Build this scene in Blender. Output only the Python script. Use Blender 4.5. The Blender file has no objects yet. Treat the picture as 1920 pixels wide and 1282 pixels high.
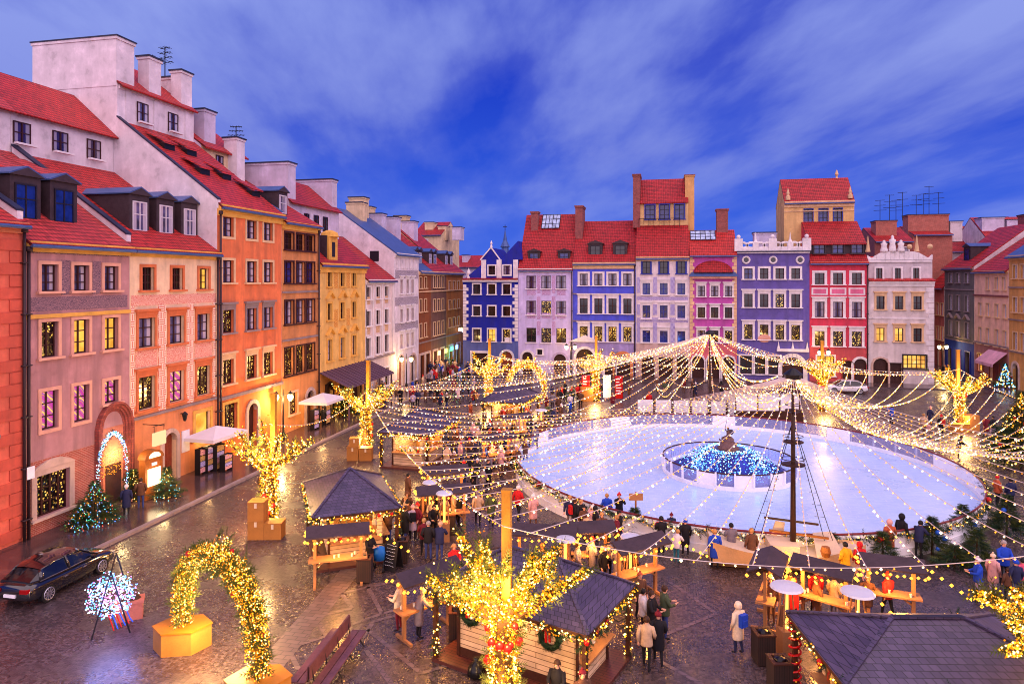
import bpy, bmesh, math, random
from mathutils import Vector, Matrix, noise as mnoise
C = bpy.context.scene
COL = C.collection
PI = math.pi
R = math.radians
random.seed(7)

# ------------------------------------------------------------------ camera geometry
CZ = 12.8
YAW = R(12.35)
FW = Vector((-math.sin(YAW), math.cos(YAW), 0))
RT = Vector((math.cos(YAW), math.sin(YAW), 0))
FPX, CX, HY = 1280.0, 960.0, 525.0

def ray(px, py):
    return FW + RT * ((px - CX) / FPX) + Vector((0, 0, (HY - py) / FPX))
def G(px, py, z=0.0):                     # point seen at a photo position, at height z
    d = ray(px, py)
    t = (z - CZ) / d.z
    return Vector((d.x * t, d.y * t, z))
def PX(px, py, x):                        # the same on the vertical plane x = const
    d = ray(px, py); t = x / d.x
    return Vector((x, d.y * t, CZ + d.z * t))
def PY(px, py, y):
    d = ray(px, py); t = y / d.y
    return Vector((d.x * t, y, CZ + d.z * t))
def PD(px, py, dep):                      # the same at a given distance along the view
    d = ray(px, py)
    return Vector((d.x * dep, d.y * dep, CZ + d.z * dep))
def depth(p):
    return p.x * FW.x + p.y * FW.y

cam_d = bpy.data.cameras.new('camera')
cam = bpy.data.objects.new('camera', cam_d)
COL.objects.link(cam)
cam.location = (0, 0, CZ)
cam.rotation_euler = (PI / 2, 0, YAW)
cam_d.lens = 24.0; cam_d.sensor_width = 36.0
cam_d.shift_y = -116.0 / 1920.0
cam_d.clip_end = 3000; cam_d.clip_start = 0.5
C.camera = cam
C.view_settings.view_transform = 'Standard'
C.view_settings.look = 'None'
C.view_settings.gamma = 1.0
C.view_settings.exposure = 0.5
C.cycles.filter_width = 1.0
C.cycles.max_bounces = 5; C.cycles.diffuse_bounces = 2; C.cycles.glossy_bounces = 2
C.cycles.transmission_bounces = 3; C.cycles.transparent_max_bounces = 6
C.cycles.sample_clamp_indirect = 1.5
C.cycles.sample_clamp_direct = 0.0
C.cycles.caustics_reflective = False; C.cycles.caustics_refractive = False

# ------------------------------------------------------------------ materials
MATS = {}
def lin(c):
    return tuple(((v / 255) / 12.92 if v / 255 <= 0.04045 else ((v / 255 + 0.055) / 1.055) ** 2.4) for v in c)
def newmat(key):
    m = bpy.data.materials.new(key); m.use_nodes = True
    nt = m.node_tree
    return m, nt, nt.nodes['Principled BSDF']
def N(nt, t, **kw):
    n = nt.nodes.new(t)
    for k, v in kw.items():
        if k.startswith('i_'): n.inputs[k[2:].replace('_', ' ')].default_value = v
        else: setattr(n, k, v)
    return n
def L(nt, a, b): nt.links.new(a, b)
def coords(nt, scale=(1, 1, 1), kind='Object'):
    tc = N(nt, 'ShaderNodeTexCoord'); mp = N(nt, 'ShaderNodeMapping')
    mp.inputs['Scale'].default_value = scale
    L(nt, tc.outputs[kind], mp.inputs['Vector'])
    return mp.outputs['Vector']
def mixc(nt, fac, a, b, mode='MIX'):
    n = N(nt, 'ShaderNodeMix', data_type='RGBA', blend_type=mode)
    for s, v in ((0, fac), (6, a), (7, b)):
        if isinstance(v, (int, float)): n.inputs[s].default_value = v
        elif isinstance(v, tuple): n.inputs[s].default_value = v if len(v) == 4 else v + (1,)
        else: L(nt, v, n.inputs[s])
    return n.outputs[2]
def mth(nt, op, a, b=None, c=None, clamp=False):
    n = N(nt, 'ShaderNodeMath', operation=op, use_clamp=clamp)
    for i, v in enumerate((a, b, c)):
        if v is None: continue
        if isinstance(v, (int, float)): n.inputs[i].default_value = v
        else: L(nt, v, n.inputs[i])
    return n.outputs[0]
def ramp(nt, fac, stops, interp='LINEAR'):
    n = N(nt, 'ShaderNodeValToRGB'); cr = n.color_ramp; cr.interpolation = interp
    while len(cr.elements) < len(stops): cr.elements.new(0.5)
    for e, (p, c) in zip(cr.elements, stops):
        e.position = p; e.color = c if len(c) == 4 else tuple(c) + (1,)
    L(nt, fac, n.inputs[0])
    return n.outputs['Color']
def noise(nt, vec, scale, detail=4, rough=0.55):
    n = N(nt, 'ShaderNodeTexNoise'); n.inputs['Scale'].default_value = scale
    n.inputs['Detail'].default_value = detail; n.inputs['Roughness'].default_value = rough
    L(nt, vec, n.inputs['Vector'])
    return n.outputs['Fac']
def bump(nt, b, h, strength=0.3, dist=0.02):
    n = N(nt, 'ShaderNodeBump'); n.inputs['Strength'].default_value = strength
    n.inputs['Distance'].default_value = dist
    L(nt, h, n.inputs['Height']); L(nt, n.outputs['Normal'], b.inputs['Normal'])
def sc(c, k): return tuple(min(1, v * k) for v in c[:3])

def pm(key, rgb, rough=0.7, var=0.18, scale=1.2, bmp=0.15, metal=0.0, spec=0.3, fine=18):
    """a plain surface with blotches and grain; rgb is 0-255"""
    if key in MATS: return MATS[key]
    m, nt, b = newmat(key)
    c = lin(rgb); v = coords(nt)
    f = noise(nt, v, scale, 6, 0.62); g = noise(nt, v, fine, 3)
    f2 = mth(nt, 'ADD', mth(nt, 'MULTIPLY', f, 0.7), mth(nt, 'MULTIPLY', g, 0.3))
    col = ramp(nt, f2, [(0.3, sc(c, 1 - var * 1.6)), (0.52, c), (0.72, sc(c, 1 + var))])
    L(nt, col, b.inputs['Base Color'])
    b.inputs['Roughness'].default_value = rough; b.inputs['Metallic'].default_value = metal
    b.inputs['Specular IOR Level'].default_value = spec
    if bmp: bump(nt, b, g, bmp, 0.01)
    MATS[key] = m
    return m
def plaster(key, rgb, stain=0.3):
    """facade render: blotches, rain streaks running down, fine grain"""
    if key in MATS: return MATS[key]
    m, nt, b = newmat(key)
    c = lin(rgb)
    v = coords(nt); vs = coords(nt, (0.8, 0.8, 0.09))
    f = noise(nt, v, 0.9, 8, 0.65); s = noise(nt, vs, 1.6, 5, 0.6); g = noise(nt, v, 25, 3)
    col = ramp(nt, f, [(0.28, sc(c, 0.62)), (0.42, sc(c, 0.9)), (0.55, c), (0.7, sc(c, 1.22))])
    st = ramp(nt, s, [(0.38, (1, 1, 1)), (0.56, (0, 0, 0))])
    dark = tuple(x * 0.55 + 0.02 for x in c)
    sf = mth(nt, 'MULTIPLY', st, min(0.7, stain * 1.5))
    col = mixc(nt, sf, col, dark)
    L(nt, col, b.inputs['Base Color'])
    b.inputs['Roughness'].default_value = 0.85; b.inputs['Specular IOR Level'].default_value = 0.2
    bump(nt, b, g, 0.25, 0.015)
    MATS[key] = m
    return m
def tile_mat(key, rgb, row=0.34, colw=0.24, dark=0.12):
    """pantiles: courses along the eave (object x), stepping with height (object z)"""
    if key in MATS: return MATS[key]
    m, nt, b = newmat(key)
    c = lin(rgb)
    tc = N(nt, 'ShaderNodeTexCoord'); sx = N(nt, 'ShaderNodeSeparateXYZ')
    L(nt, tc.outputs['Object'], sx.inputs[0])
    rr = mth(nt, 'FRACT', mth(nt, 'DIVIDE', sx.outputs['Z'], row * 0.62))
    xx = mth(nt, 'FRACT', mth(nt, 'DIVIDE', sx.outputs['X'], colw))
    xw = mth(nt, 'SINE', mth(nt, 'MULTIPLY', xx, PI))
    cell = N(nt, 'ShaderNodeCombineXYZ')
    L(nt, mth(nt, 'FLOOR', mth(nt, 'DIVIDE', sx.outputs['X'], colw)), cell.inputs[0])
    L(nt, mth(nt, 'FLOOR', mth(nt, 'DIVIDE', sx.outputs['Z'], row * 0.62)), cell.inputs[1])
    wn = N(nt, 'ShaderNodeTexWhiteNoise'); L(nt, cell.outputs[0], wn.inputs['Vector'])
    big = noise(nt, coords(nt), 0.7, 5)
    vv = mth(nt, 'ADD', mth(nt, 'MULTIPLY', wn.outputs['Value'], 0.55), mth(nt, 'MULTIPLY', big, 0.6))
    col = ramp(nt, vv, [(0.2, sc(c, 0.55)), (0.45, sc(c, 0.85)), (0.7, c), (0.95, sc(c, 1.2))])
    edge = ramp(nt, rr, [(0.0, (dark, dark, dark)), (0.42, (1, 1, 1)), (1, (0.82, 0.82, 0.82))])
    gap = ramp(nt, xw, [(0.0, (dark, dark, dark)), (0.35, (1, 1, 1))])
    col = mixc(nt, 1.0, col, edge, 'MULTIPLY'); col = mixc(nt, 0.8, col, gap, 'MULTIPLY')
    L(nt, col, b.inputs['Base Color'])
    h = mth(nt, 'ADD', mth(nt, 'MULTIPLY', xw, 0.6), mth(nt, 'SUBTRACT', 1.0, rr))
    bump(nt, b, h, 0.7, 0.05)
    b.inputs['Roughness'].default_value = 0.55; b.inputs['Specular IOR Level'].default_value = 0.3
    MATS[key] = m
    return m
def brick_mat(key, c1, c2, mortar, sx=1.0, bw=0.26, rh=0.09, axis='XZ', rough=0.85, msize=0.012):
    if key in MATS: return MATS[key]
    m, nt, b = newmat(key)
    tc = N(nt, 'ShaderNodeTexCoord'); s = N(nt, 'ShaderNodeSeparateXYZ'); cb = N(nt, 'ShaderNodeCombineXYZ')
    L(nt, tc.outputs['Object'], s.inputs[0])
    a0 = s.outputs['X']
    if axis == 'XZ': a0 = mth(nt, 'ADD', s.outputs['X'], s.outputs['Y'])
    L(nt, a0, cb.inputs[0]); L(nt, s.outputs['Z' if 'Z' in axis else 'Y'], cb.inputs[1])
    br = N(nt, 'ShaderNodeTexBrick')
    br.inputs['Scale'].default_value = 1.0; br.inputs['Brick Width'].default_value = bw
    br.inputs['Row Height'].default_value = rh; br.inputs['Mortar Size'].default_value = msize
    br.inputs['Color1'].default_value = lin(c1) + (1,); br.inputs['Color2'].default_value = lin(c2) + (1,)
    br.inputs['Mortar'].default_value = lin(mortar) + (1,)
    L(nt, cb.outputs[0], br.inputs['Vector'])
    f = noise(nt, coords(nt), 2.0, 6)
    col = mixc(nt, 0.5, br.outputs['Color'], ramp(nt, f, [(0.3, (0.45, 0.45, 0.45)), (0.65, (1, 1, 1))]), 'MULTIPLY')
    L(nt, col, b.inputs['Base Color'])
    b.inputs['Roughness'].default_value = rough
    bump(nt, b, br.outputs['Fac'], -0.4, 0.02)
    MATS[key] = m
    return m
def ornament(key, ground, figure, scale=3.0, thr=0.5):
    """scratched plaster decoration: curling two-colour scrollwork"""
    if key in MATS: return MATS[key]
    m, nt, b = newmat(key)
    v = coords(nt)
    w = N(nt, 'ShaderNodeTexWave', wave_type='RINGS', rings_direction='SPHERICAL')
    w.inputs['Scale'].default_value = scale; w.inputs['Distortion'].default_value = 9
    w.inputs['Detail'].default_value = 2.5; w.inputs['Detail Scale'].default_value = 1.6
    L(nt, v, w.inputs['Vector'])
    col = ramp(nt, w.outputs['Fac'], [(thr - 0.08, lin(ground)), (thr + 0.08, lin(figure))])
    L(nt, col, b.inputs['Base Color']); b.inputs['Roughness'].default_value = 0.85
    MATS[key] = m
    return m
def meander(key, ground, figure):
    if key in MATS: return MATS[key]
    m, nt, b = newmat(key)
    # key pattern: blocks of upright and level stripes in turn
    tc = N(nt, 'ShaderNodeTexCoord'); s = N(nt, 'ShaderNodeSeparateXYZ'); L(nt, tc.outputs['Object'], s.inputs[0])
    q = 0.4
    cx = mth(nt, 'FLOOR', mth(nt, 'DIVIDE', s.outputs['X'], q)); cz = mth(nt, 'FLOOR', mth(nt, 'DIVIDE', s.outputs['Z'], q))
    odd = mth(nt, 'FLOORED_MODULO', mth(nt, 'ADD', cx, cz), 2.0)
    a = N(nt, 'ShaderNodeMix', data_type='FLOAT'); L(nt, odd, a.inputs[0]); L(nt, s.outputs['X'], a.inputs[2]); L(nt, s.outputs['Z'], a.inputs[3])
    f = mth(nt, 'PINGPONG', a.outputs[0], q / 6)
    col = ramp(nt, mth(nt, 'DIVIDE', f, q / 6), [(0.42, lin(ground)), (0.62, lin(figure))])
    L(nt, col, b.inputs['Base Color']); b.inputs['Roughness'].default_value = 0.85
    MATS[key] = m
    return m
def glow(key, rgb, strength):
    if key in MATS: return MATS[key]
    m, nt, b = newmat(key)
    nt.nodes.remove(b)
    e = N(nt, 'ShaderNodeEmission'); e.inputs['Color'].default_value = tuple(rgb) + (1,)
    e.inputs['Strength'].default_value = strength
    L(nt, e.outputs[0], nt.nodes['Material Output'].inputs['Surface'])
    m.cycles.emission_sampling = 'NONE'
    MATS[key] = m
    return m
def pane_mat(key, kind):
    if key in MATS: return MATS[key]
    m, nt, b = newmat(key)
    b.inputs['Roughness'].default_value = 0.06; b.inputs['Specular IOR Level'].default_value = 0.7
    g = coords(nt, kind='Generated'); v = coords(nt)
    sx = N(nt, 'ShaderNodeSeparateXYZ'); L(nt, g, sx.inputs[0])
    oi = N(nt, 'ShaderNodeObjectInfo')
    off = N(nt, 'ShaderNodeVectorMath', operation='ADD'); L(nt, v, off.inputs[0])
    cc = N(nt, 'ShaderNodeCombineXYZ'); L(nt, mth(nt, 'MULTIPLY', oi.outputs['Random'], 40), cc.inputs[0])
    L(nt, cc.outputs[0], off.inputs[1]); ov = off.outputs[0]
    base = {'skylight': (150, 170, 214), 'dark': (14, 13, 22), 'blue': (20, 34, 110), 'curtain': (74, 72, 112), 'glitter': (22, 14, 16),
            'lit': (120, 70, 20), 'neon_glints': (60, 30, 40), 'purple': (46, 32, 74)}[kind]
    c = lin(base)
    f = noise(nt, ov, 1.6, 3)
    col = ramp(nt, f, [(0.35, sc(c, 0.5)), (0.65, sc(c, 1.6))])
    if kind in ('curtain', 'purple'):
        d = mth(nt, 'ABSOLUTE', mth(nt, 'SUBTRACT', sx.outputs['X'], 0.5))
        fold = noise(nt, coords(nt, (14, 1, 0.5)), 2.0, 2)
        side = ramp(nt, mth(nt, 'ADD', d, mth(nt, 'MULTIPLY', fold, 0.16)), [(0.28, (0, 0, 0)), (0.34, (1, 1, 1))])
        col = mixc(nt, mth(nt, 'MULTIPLY', side, 0.85 if kind == 'curtain' else 0.5), col, lin((196, 186, 205)))
    L(nt, col, b.inputs['Base Color'])
    if kind in ('glitter', 'lit', 'neon_glints'):
        vo = N(nt, 'ShaderNodeTexVoronoi'); vo.inputs['Scale'].default_value = 7.0 if kind != 'neon_glints' else 3.0
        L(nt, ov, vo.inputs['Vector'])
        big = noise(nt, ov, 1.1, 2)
        if kind == 'glitter':  # gold reflections of the tree lights, put in as glowing speckles
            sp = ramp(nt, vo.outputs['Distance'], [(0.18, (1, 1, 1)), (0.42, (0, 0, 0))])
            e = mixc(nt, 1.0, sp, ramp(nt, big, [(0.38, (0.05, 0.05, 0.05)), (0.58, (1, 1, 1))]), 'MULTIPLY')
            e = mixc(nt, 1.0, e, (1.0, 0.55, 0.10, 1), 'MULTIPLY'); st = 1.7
        elif kind == 'lit':
            e = ramp(nt, big, [(0.3, (0.55, 0.23, 0.02)), (0.6, (1.0, 0.55, 0.08)), (0.75, (1, 0.75, 0.3))]); st = 0.85
        else:  # neon reflections on the glass, put in as glowing colour bands
            w = N(nt, 'ShaderNodeTexWave', wave_type='BANDS', bands_direction='DIAGONAL')
            w.inputs['Scale'].default_value = 1.1; w.inputs['Distortion'].default_value = 3.5
            L(nt, ov, w.inputs['Vector'])
            e = ramp(nt, w.outputs['Fac'], [(0.0, (0.55, 0.05, 0.35)), (0.3, (0.8, 0.25, 0.05)), (0.5, (0.15, 0.1, 0.55)),
                                            (0.7, (0.75, 0.1, 0.3)), (0.9, (0.95, 0.6, 0.15))], 'CONSTANT'); st = 0.8
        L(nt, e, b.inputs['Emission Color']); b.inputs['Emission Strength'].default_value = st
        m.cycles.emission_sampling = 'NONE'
    MATS[key] = m
    return m

# ------------------------------------------------------------------ mesh builder
class MB:
    def __init__(s): s.v = []; s.f = []; s.m = []
    def face(s, pts, mi=0):
        i = len(s.v); s.v += [tuple(p) for p in pts]; s.f.append(tuple(range(i, i + len(pts)))); s.m.append(mi)
    def box(s, x0, y0, z0, x1, y1, z1, mi=0, top=None):
        i = len(s.v)
        s.v += [(x0, y0, z0), (x1, y0, z0), (x1, y1, z0), (x0, y1, z0), (x0, y0, z1), (x1, y0, z1), (x1, y1, z1), (x0, y1, z1)]
        for q in ((3, 2, 1, 0), (4, 5, 6, 7), (0, 1, 5, 4), (1, 2, 6, 5), (2, 3, 7, 6), (3, 0, 4, 7)):
            s.f.append(tuple(i + k for k in q)); s.m.append(mi)
        if top is not None: s.m[-5] = top
    def bar(s, a, b, w, h=None, mi=0, up=(0, 0, 1)):
        """a beam of section w x h from a to b"""
        a = Vector(a); b = Vector(b); h = h or w
        d = (b - a).normalized(); u = Vector(up)
        if abs(d.dot(u)) > 0.97: u = Vector((1, 0, 0))
        r = d.cross(u).normalized() * (w / 2); t = r.cross(d).normalized() * (h / 2)
        i = len(s.v)
        for p in (a, b):
            for q in (-r - t, r - t, r + t, -r + t): s.v.append(tuple(p + q))
        for q in ((0, 1, 2, 3), (7, 6, 5, 4), (0, 4, 5, 1), (1, 5, 6, 2), (2, 6, 7, 3), (3, 7, 4, 0)):
            s.f.append(tuple(i + k for k in q)); s.m.append(mi)
    def tube(s, path, rad, n=8, mi=0, caps=True, closed=False):
        P = [Vector(p) for p in path]
        if not isinstance(rad, (list, tuple)): rad = [rad] * len(P)
        rings = []; prev = None
        for k, p in enumerate(P):
            if closed: d = P[(k + 1) % len(P)] - P[k - 1]
            else: d = P[min(k + 1, len(P) - 1)] - P[max(k - 1, 0)]
            d = d.normalized() if d.length > 1e-9 else Vector((0, 0, 1))
            if prev is None:
                u = Vector((0, 0, 1)) if abs(d.z) < 0.9 else Vector((1, 0, 0))
                a = d.cross(u).normalized()
            else:
                a = prev - d * prev.dot(d)
                a = a.normalized() if a.length > 1e-6 else d.orthogonal().normalized()
            prev = a; b = d.cross(a)
            i = len(s.v)
            for j in range(n):
                t = 2 * PI * j / n
                s.v.append(tuple(p + (a * math.cos(t) + b * math.sin(t)) * rad[k]))
            rings.append(i)
        last = len(rings) if closed else len(rings) - 1
        for k in range(last):
            i, j = rings[k], rings[(k + 1) % len(rings)]
            for q in range(n):
                s.f.append((i + q, i + (q + 1) % n, j + (q + 1) % n, j + q)); s.m.append(mi)
        if caps and not closed:
            s.f.append(tuple(rings[0] + q for q in range(n - 1, -1, -1))); s.m.append(mi)
            s.f.append(tuple(rings[-1] + q for q in range(n))); s.m.append(mi)
    def lathe(s, prof, n=16, c=(0, 0, 0), mi=0, sx=1.0, sy=1.0):
        rings = []
        for r, z in prof:
            rings.append(len(s.v))
            for j in range(n):
                t = 2 * PI * j / n
                s.v.append((c[0] + r * sx * math.cos(t), c[1] + r * sy * math.sin(t), c[2] + z))
        for a, b in zip(rings, rings[1:]):
            for q in range(n):
                s.f.append((a + q, a + (q + 1) % n, b + (q + 1) % n, b + q)); s.m.append(mi)
        s.f.append(tuple(rings[0] + q for q in range(n - 1, -1, -1))); s.m.append(mi)
        s.f.append(tuple(rings[-1] + q for q in range(n))); s.m.append(mi)
    def prism(s, pts, off, mi=0, side=None):
        """polygon pts (3D) extruded by vector off"""
        off = Vector(off); A = [Vector(p) for p in pts]; B = [p + off for p in A]
        s.face(A[::-1], mi); s.face(B, mi)
        k = len(A)
        for i in range(k): s.face((A[i], A[(i + 1) % k], B[(i + 1) % k], B[i]), mi if side is None else side)
    def ball(s, c, r, mi=0):             # octahedron
        x, y, z = c; i = len(s.v)
        s.v += [(x + r, y, z), (x - r, y, z), (x, y + r, z), (x, y - r, z), (x, y, z + r), (x, y, z - r)]
        for q in ((0, 2, 4), (2, 1, 4), (1, 3, 4), (3, 0, 4), (2, 0, 5), (1, 2, 5), (3, 1, 5), (0, 3, 5)):
            s.f.append(tuple(i + k for k in q)); s.m.append(mi)
    def sphere(s, c, r, mi=0, n=10, k=6, sz=1.0):
        prof = [(max(1e-4, r * math.sin(PI * j / k)), -r * sz * math.cos(PI * j / k)) for j in range(k + 1)]
        s.lathe(prof, n, c, mi)
    def build(s, name, mats, parent=None, loc=(0, 0, 0), rot=(0, 0, 0), smooth=False):
        me = bpy.data.meshes.new(name)
        me.from_pydata(s.v, [], s.f)
        if not isinstance(mats, (list, tuple)): mats = [mats]
        for m in mats: me.materials.append(m)
        if len(mats) > 1: me.polygons.foreach_set('material_index', s.m)
        if smooth: me.polygons.foreach_set('use_smooth', [True] * len(s.f))
        me.update()
        return link(name, me, parent, loc, rot)
def link(name, data, parent=None, loc=(0, 0, 0), rot=(0, 0, 0)):
    o = bpy.data.objects.new(name, data); COL.objects.link(o)
    o.location = loc; o.rotation_euler = rot
    if parent is not None: o.parent = parent
    return o
def thing(name, label, cat, loc=(0, 0, 0), rz=0.0, group=None):
    o = link(name, None, None, loc, (0, 0, rz)); o.empty_display_size = 0.3
    return tag(o, label, cat, group)
def tag(o, label, cat, group=None, kind=None):
    if label: o['label'] = label
    if cat: o['category'] = cat
    if group: o['group'] = group
    if kind: o['kind'] = kind
    return o
def dup(o, parent=None):
    c = o.copy(); COL.objects.link(c)
    if parent is not None: c.parent = parent
    for ch in o.children: dup(ch, c)
    return c
def lamp(name, loc, watts, col, rad=0.3):
    d = bpy.data.lights.new(name, 'POINT'); d.energy = watts; d.color = col; d.shadow_soft_size = rad
    return link(name, d, None, loc)
WARM = (1.0, 0.56, 0.20)

# ------------------------------------------------------------------ sky and sun
w = bpy.data.worlds.new('World'); C.world = w; w.use_nodes = True
nt = w.node_tree; bg = nt.nodes['Background']
tc = N(nt, 'ShaderNodeTexCoord'); D = tc.outputs['Generated']
nrm = N(nt, 'ShaderNodeVectorMath', operation='NORMALIZE'); L(nt, D, nrm.inputs[0]); D = nrm.outputs[0]
sep = N(nt, 'ShaderNodeSeparateXYZ'); L(nt, D, sep.inputs[0])
zz = mth(nt, 'ADD', mth(nt, 'MAXIMUM', sep.outputs['Z'], 0.0), 0.16)
pl = N(nt, 'ShaderNodeCombineXYZ')
L(nt, mth(nt, 'DIVIDE', sep.outputs['X'], zz), pl.inputs[0]); L(nt, mth(nt, 'DIVIDE', sep.outputs['Y'], zz), pl.inputs[1])
def lobe(px, py, k, amp):
    d = ray(px, py).normalized()
    dp = N(nt, 'ShaderNodeVectorMath', operation='DOT_PRODUCT'); L(nt, DW, dp.inputs[0]); dp.inputs[1].default_value = d
    return mth(nt, 'MULTIPLY', mth(nt, 'POWER', mth(nt, 'MAXIMUM', dp.outputs['Value'], 0.0), k), amp)
# wind-drawn cloud: noise on the cloud layer, stretched along the wind
mp = N(nt, 'ShaderNodeMapping'); mp.vector_type = 'TEXTURE'
mp.inputs['Rotation'].default_value = (0, 0, R(112)); mp.inputs['Scale'].default_value = (1.5, 0.62, 1)
L(nt, pl.outputs[0], mp.inputs['Vector'])
n1 = noise(nt, mp.outputs[0], 1.1, 7, 0.54)
mp2 = N(nt, 'ShaderNodeMapping'); mp2.vector_type = 'TEXTURE'
mp2.inputs['Rotation'].default_value = (0, 0, R(96)); mp2.inputs['Scale'].default_value = (1.5, 0.25, 1)
mp2.inputs['Location'].default_value = (3.1, 1.7, 0)
L(nt, pl.outputs[0], mp2.inputs['Vector'])
n2 = noise(nt, mp2.outputs[0], 1.0, 7, 0.55)
# a little warp so that the large cloud masses have ragged edges
wv = N(nt, 'ShaderNodeTexNoise'); wv.inputs['Scale'].default_value = 1.0; wv.inputs['Detail'].default_value = 1
L(nt, mp.outputs[0], wv.inputs['Vector'])
wo = N(nt, 'ShaderNodeVectorMath', operation='MULTIPLY_ADD')
L(nt, wv.outputs['Color'], wo.inputs[0]); wo.inputs[1].default_value = (0.14, 0.14, 0.1); L(nt, D, wo.inputs[2])
wo2 = N(nt, 'ShaderNodeVectorMath', operation='SUBTRACT'); L(nt, wo.outputs[0], wo2.inputs[0]); wo2.inputs[1].default_value = (0.07, 0.07, 0.05)
wn_ = N(nt, 'ShaderNodeVectorMath', operation='NORMALIZE'); L(nt, wo2.outputs[0], wn_.inputs[0]); DW = wn_.outputs[0]
acc = mth(nt, 'ADD', mth(nt, 'MULTIPLY', n1, 2.5), mth(nt, 'MULTIPLY', n2, 0.42))
for a in ((100, 40, 8, 0.95), (650, 60, 30, 0.16), (1110, 235, 110, 0.62), (1780, 100, 9, 0.42), (1420, 60, 30, 0.20),
          (860, 140, 140, 0.25), (930, 50, 40, -0.50), (960, 190, 140, -0.40), (680, 300, 25, -0.26), (1330, 200, 45, -0.26), (400, 240, 40, -0.14), (1650, 330, 25, -0.2)):
    acc = mth(nt, 'ADD', acc, lobe(*a))
acc = mth(nt, 'MULTIPLY', mth(nt, 'SUBTRACT', acc, 1.22), 1.0, clamp=True)
cloud = ramp(nt, acc, [(0.0, (0, 0, 0)), (0.33, (0.2, 0.2, 0.2)), (0.66, (0.65, 0.65, 0.65)), (1.0, (1, 1, 1))])
clear = ramp(nt, sep.outputs['Z'], [(0.0, (0.050, 0.115, 0.56)), (0.14, (0.022, 0.070, 0.50)), (0.3, (0.007, 0.030, 0.40)), (0.6, (0.005, 0.024, 0.36))])
cl_hi = ramp(nt, sep.outputs['Z'], [(0.0, (0.09, 0.16, 0.60)), (0.18, (0.16, 0.20, 0.54)), (0.5, (0.23, 0.29, 0.64))])
sky = mixc(nt, cloud, clear, cl_hi)
L(nt, sky, bg.inputs['Color']); bg.inputs['Strength'].default_value = 1.0
sd = bpy.data.lights.new('sun', 'SUN'); sd.energy = 3.6; sd.angle = R(140); sd.color = (1.0, 0.70, 0.56)
sun = link('sun', sd); sdir = Vector((-0.38, 0.62, -0.66)).normalized()
sun.rotation_euler = sdir.to_track_quat('-Z', 'Y').to_euler()
# ================================================================== houses
TILE = tile_mat('tile_red', (200, 50, 48))
TILE2 = tile_mat('tile_crimson', (182, 38, 44), 0.36, 0.24)
TILE3 = tile_mat('tile_pink', (202, 66, 66))
TIN = pm('tin_blue', (74, 96, 150), 0.4, 0.2, 1.5, 0.05, 0.3)
LEAD = pm('lead_flashing', (44, 46, 72), 0.5, 0.2)
DKWOOD = pm('dormer_boards', (62, 48, 56), 0.6, 0.25, 3)
WHITEP = plaster('plaster_white', (212, 200, 206), 0.25)
CREAMP = plaster('plaster_cream', (224, 196, 160), 0.25)
GABLEP = plaster('gable_white', (228, 216, 226), 0.14)
LAVP = plaster('plaster_lavender_white', (204, 192, 218), 0.2)
TRIMW = plaster('trim_white', (230, 222, 228), 0.1)
TRIMC = plaster('trim_cream', (224, 186, 146), 0.15)
TRIMP = plaster('trim_pink', (226, 168, 148), 0.15)
STONE = plaster('portal_stone', (206, 176, 164), 0.3)
STONED = plaster('stone_grey', (146, 128, 130), 0.3)
YCORN = plaster('cornice_yellow', (228, 172, 84), 0.15)
SASHB = pm('sash_brown', (58, 22, 24), 0.5, 0.2)
SASHW = pm('sash_white', (206, 200, 214), 0.5, 0.1)
SASHD = pm('sash_dark', (30, 24, 40), 0.5, 0.1)
BRICK = brick_mat('brick_red', (186, 88, 70), (158, 66, 54), (196, 150, 136))
BRICKD = brick_mat('brick_dark', (160, 72, 66), (128, 54, 52), (150, 110, 110))
DOORW = pm('door_wood', (60, 30, 26), 0.5, 0.3, 4)
DOORR = pm('door_rust', (140, 62, 40), 0.5, 0.25, 4)
PIPE = pm('drain_pipe', (58, 40, 46), 0.45, 0.2)
IRON = pm('black_iron', (22, 20, 26), 0.45, 0.1)
PANES = {k: pane_mat('pane_' + k, k) for k in ('skylight', 'dark', 'blue', 'curtain', 'glitter', 'lit', 'neon_glints', 'purple')}
_wcache = {}

def frame(side, plane, px0, px1):
    if side == 'L':
        y0 = PX(px0, 600, plane).y; y1 = PX(px1, 600, plane).y
        return (plane, y0, 0), PI / 2, y1 - y0, lambda px, py: (PX(px, py, plane).y - y0, PX(px, py, plane).z)
    if side == 'N':
        x0 = PY(px0, 600, plane).x; x1 = PY(px1, 600, plane).x
        return (x0, plane, 0), 0.0, x1 - x0, lambda px, py: (PY(px, py, plane).x - x0, PY(px, py, plane).z)
    y0 = PX(px0, 600, plane).y; y1 = PX(px1, 600, plane).y
    return (plane, y0, 0), -PI / 2, y0 - y1, lambda px, py: (y0 - PX(px, py, plane).y, PX(px, py, plane).z)

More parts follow.
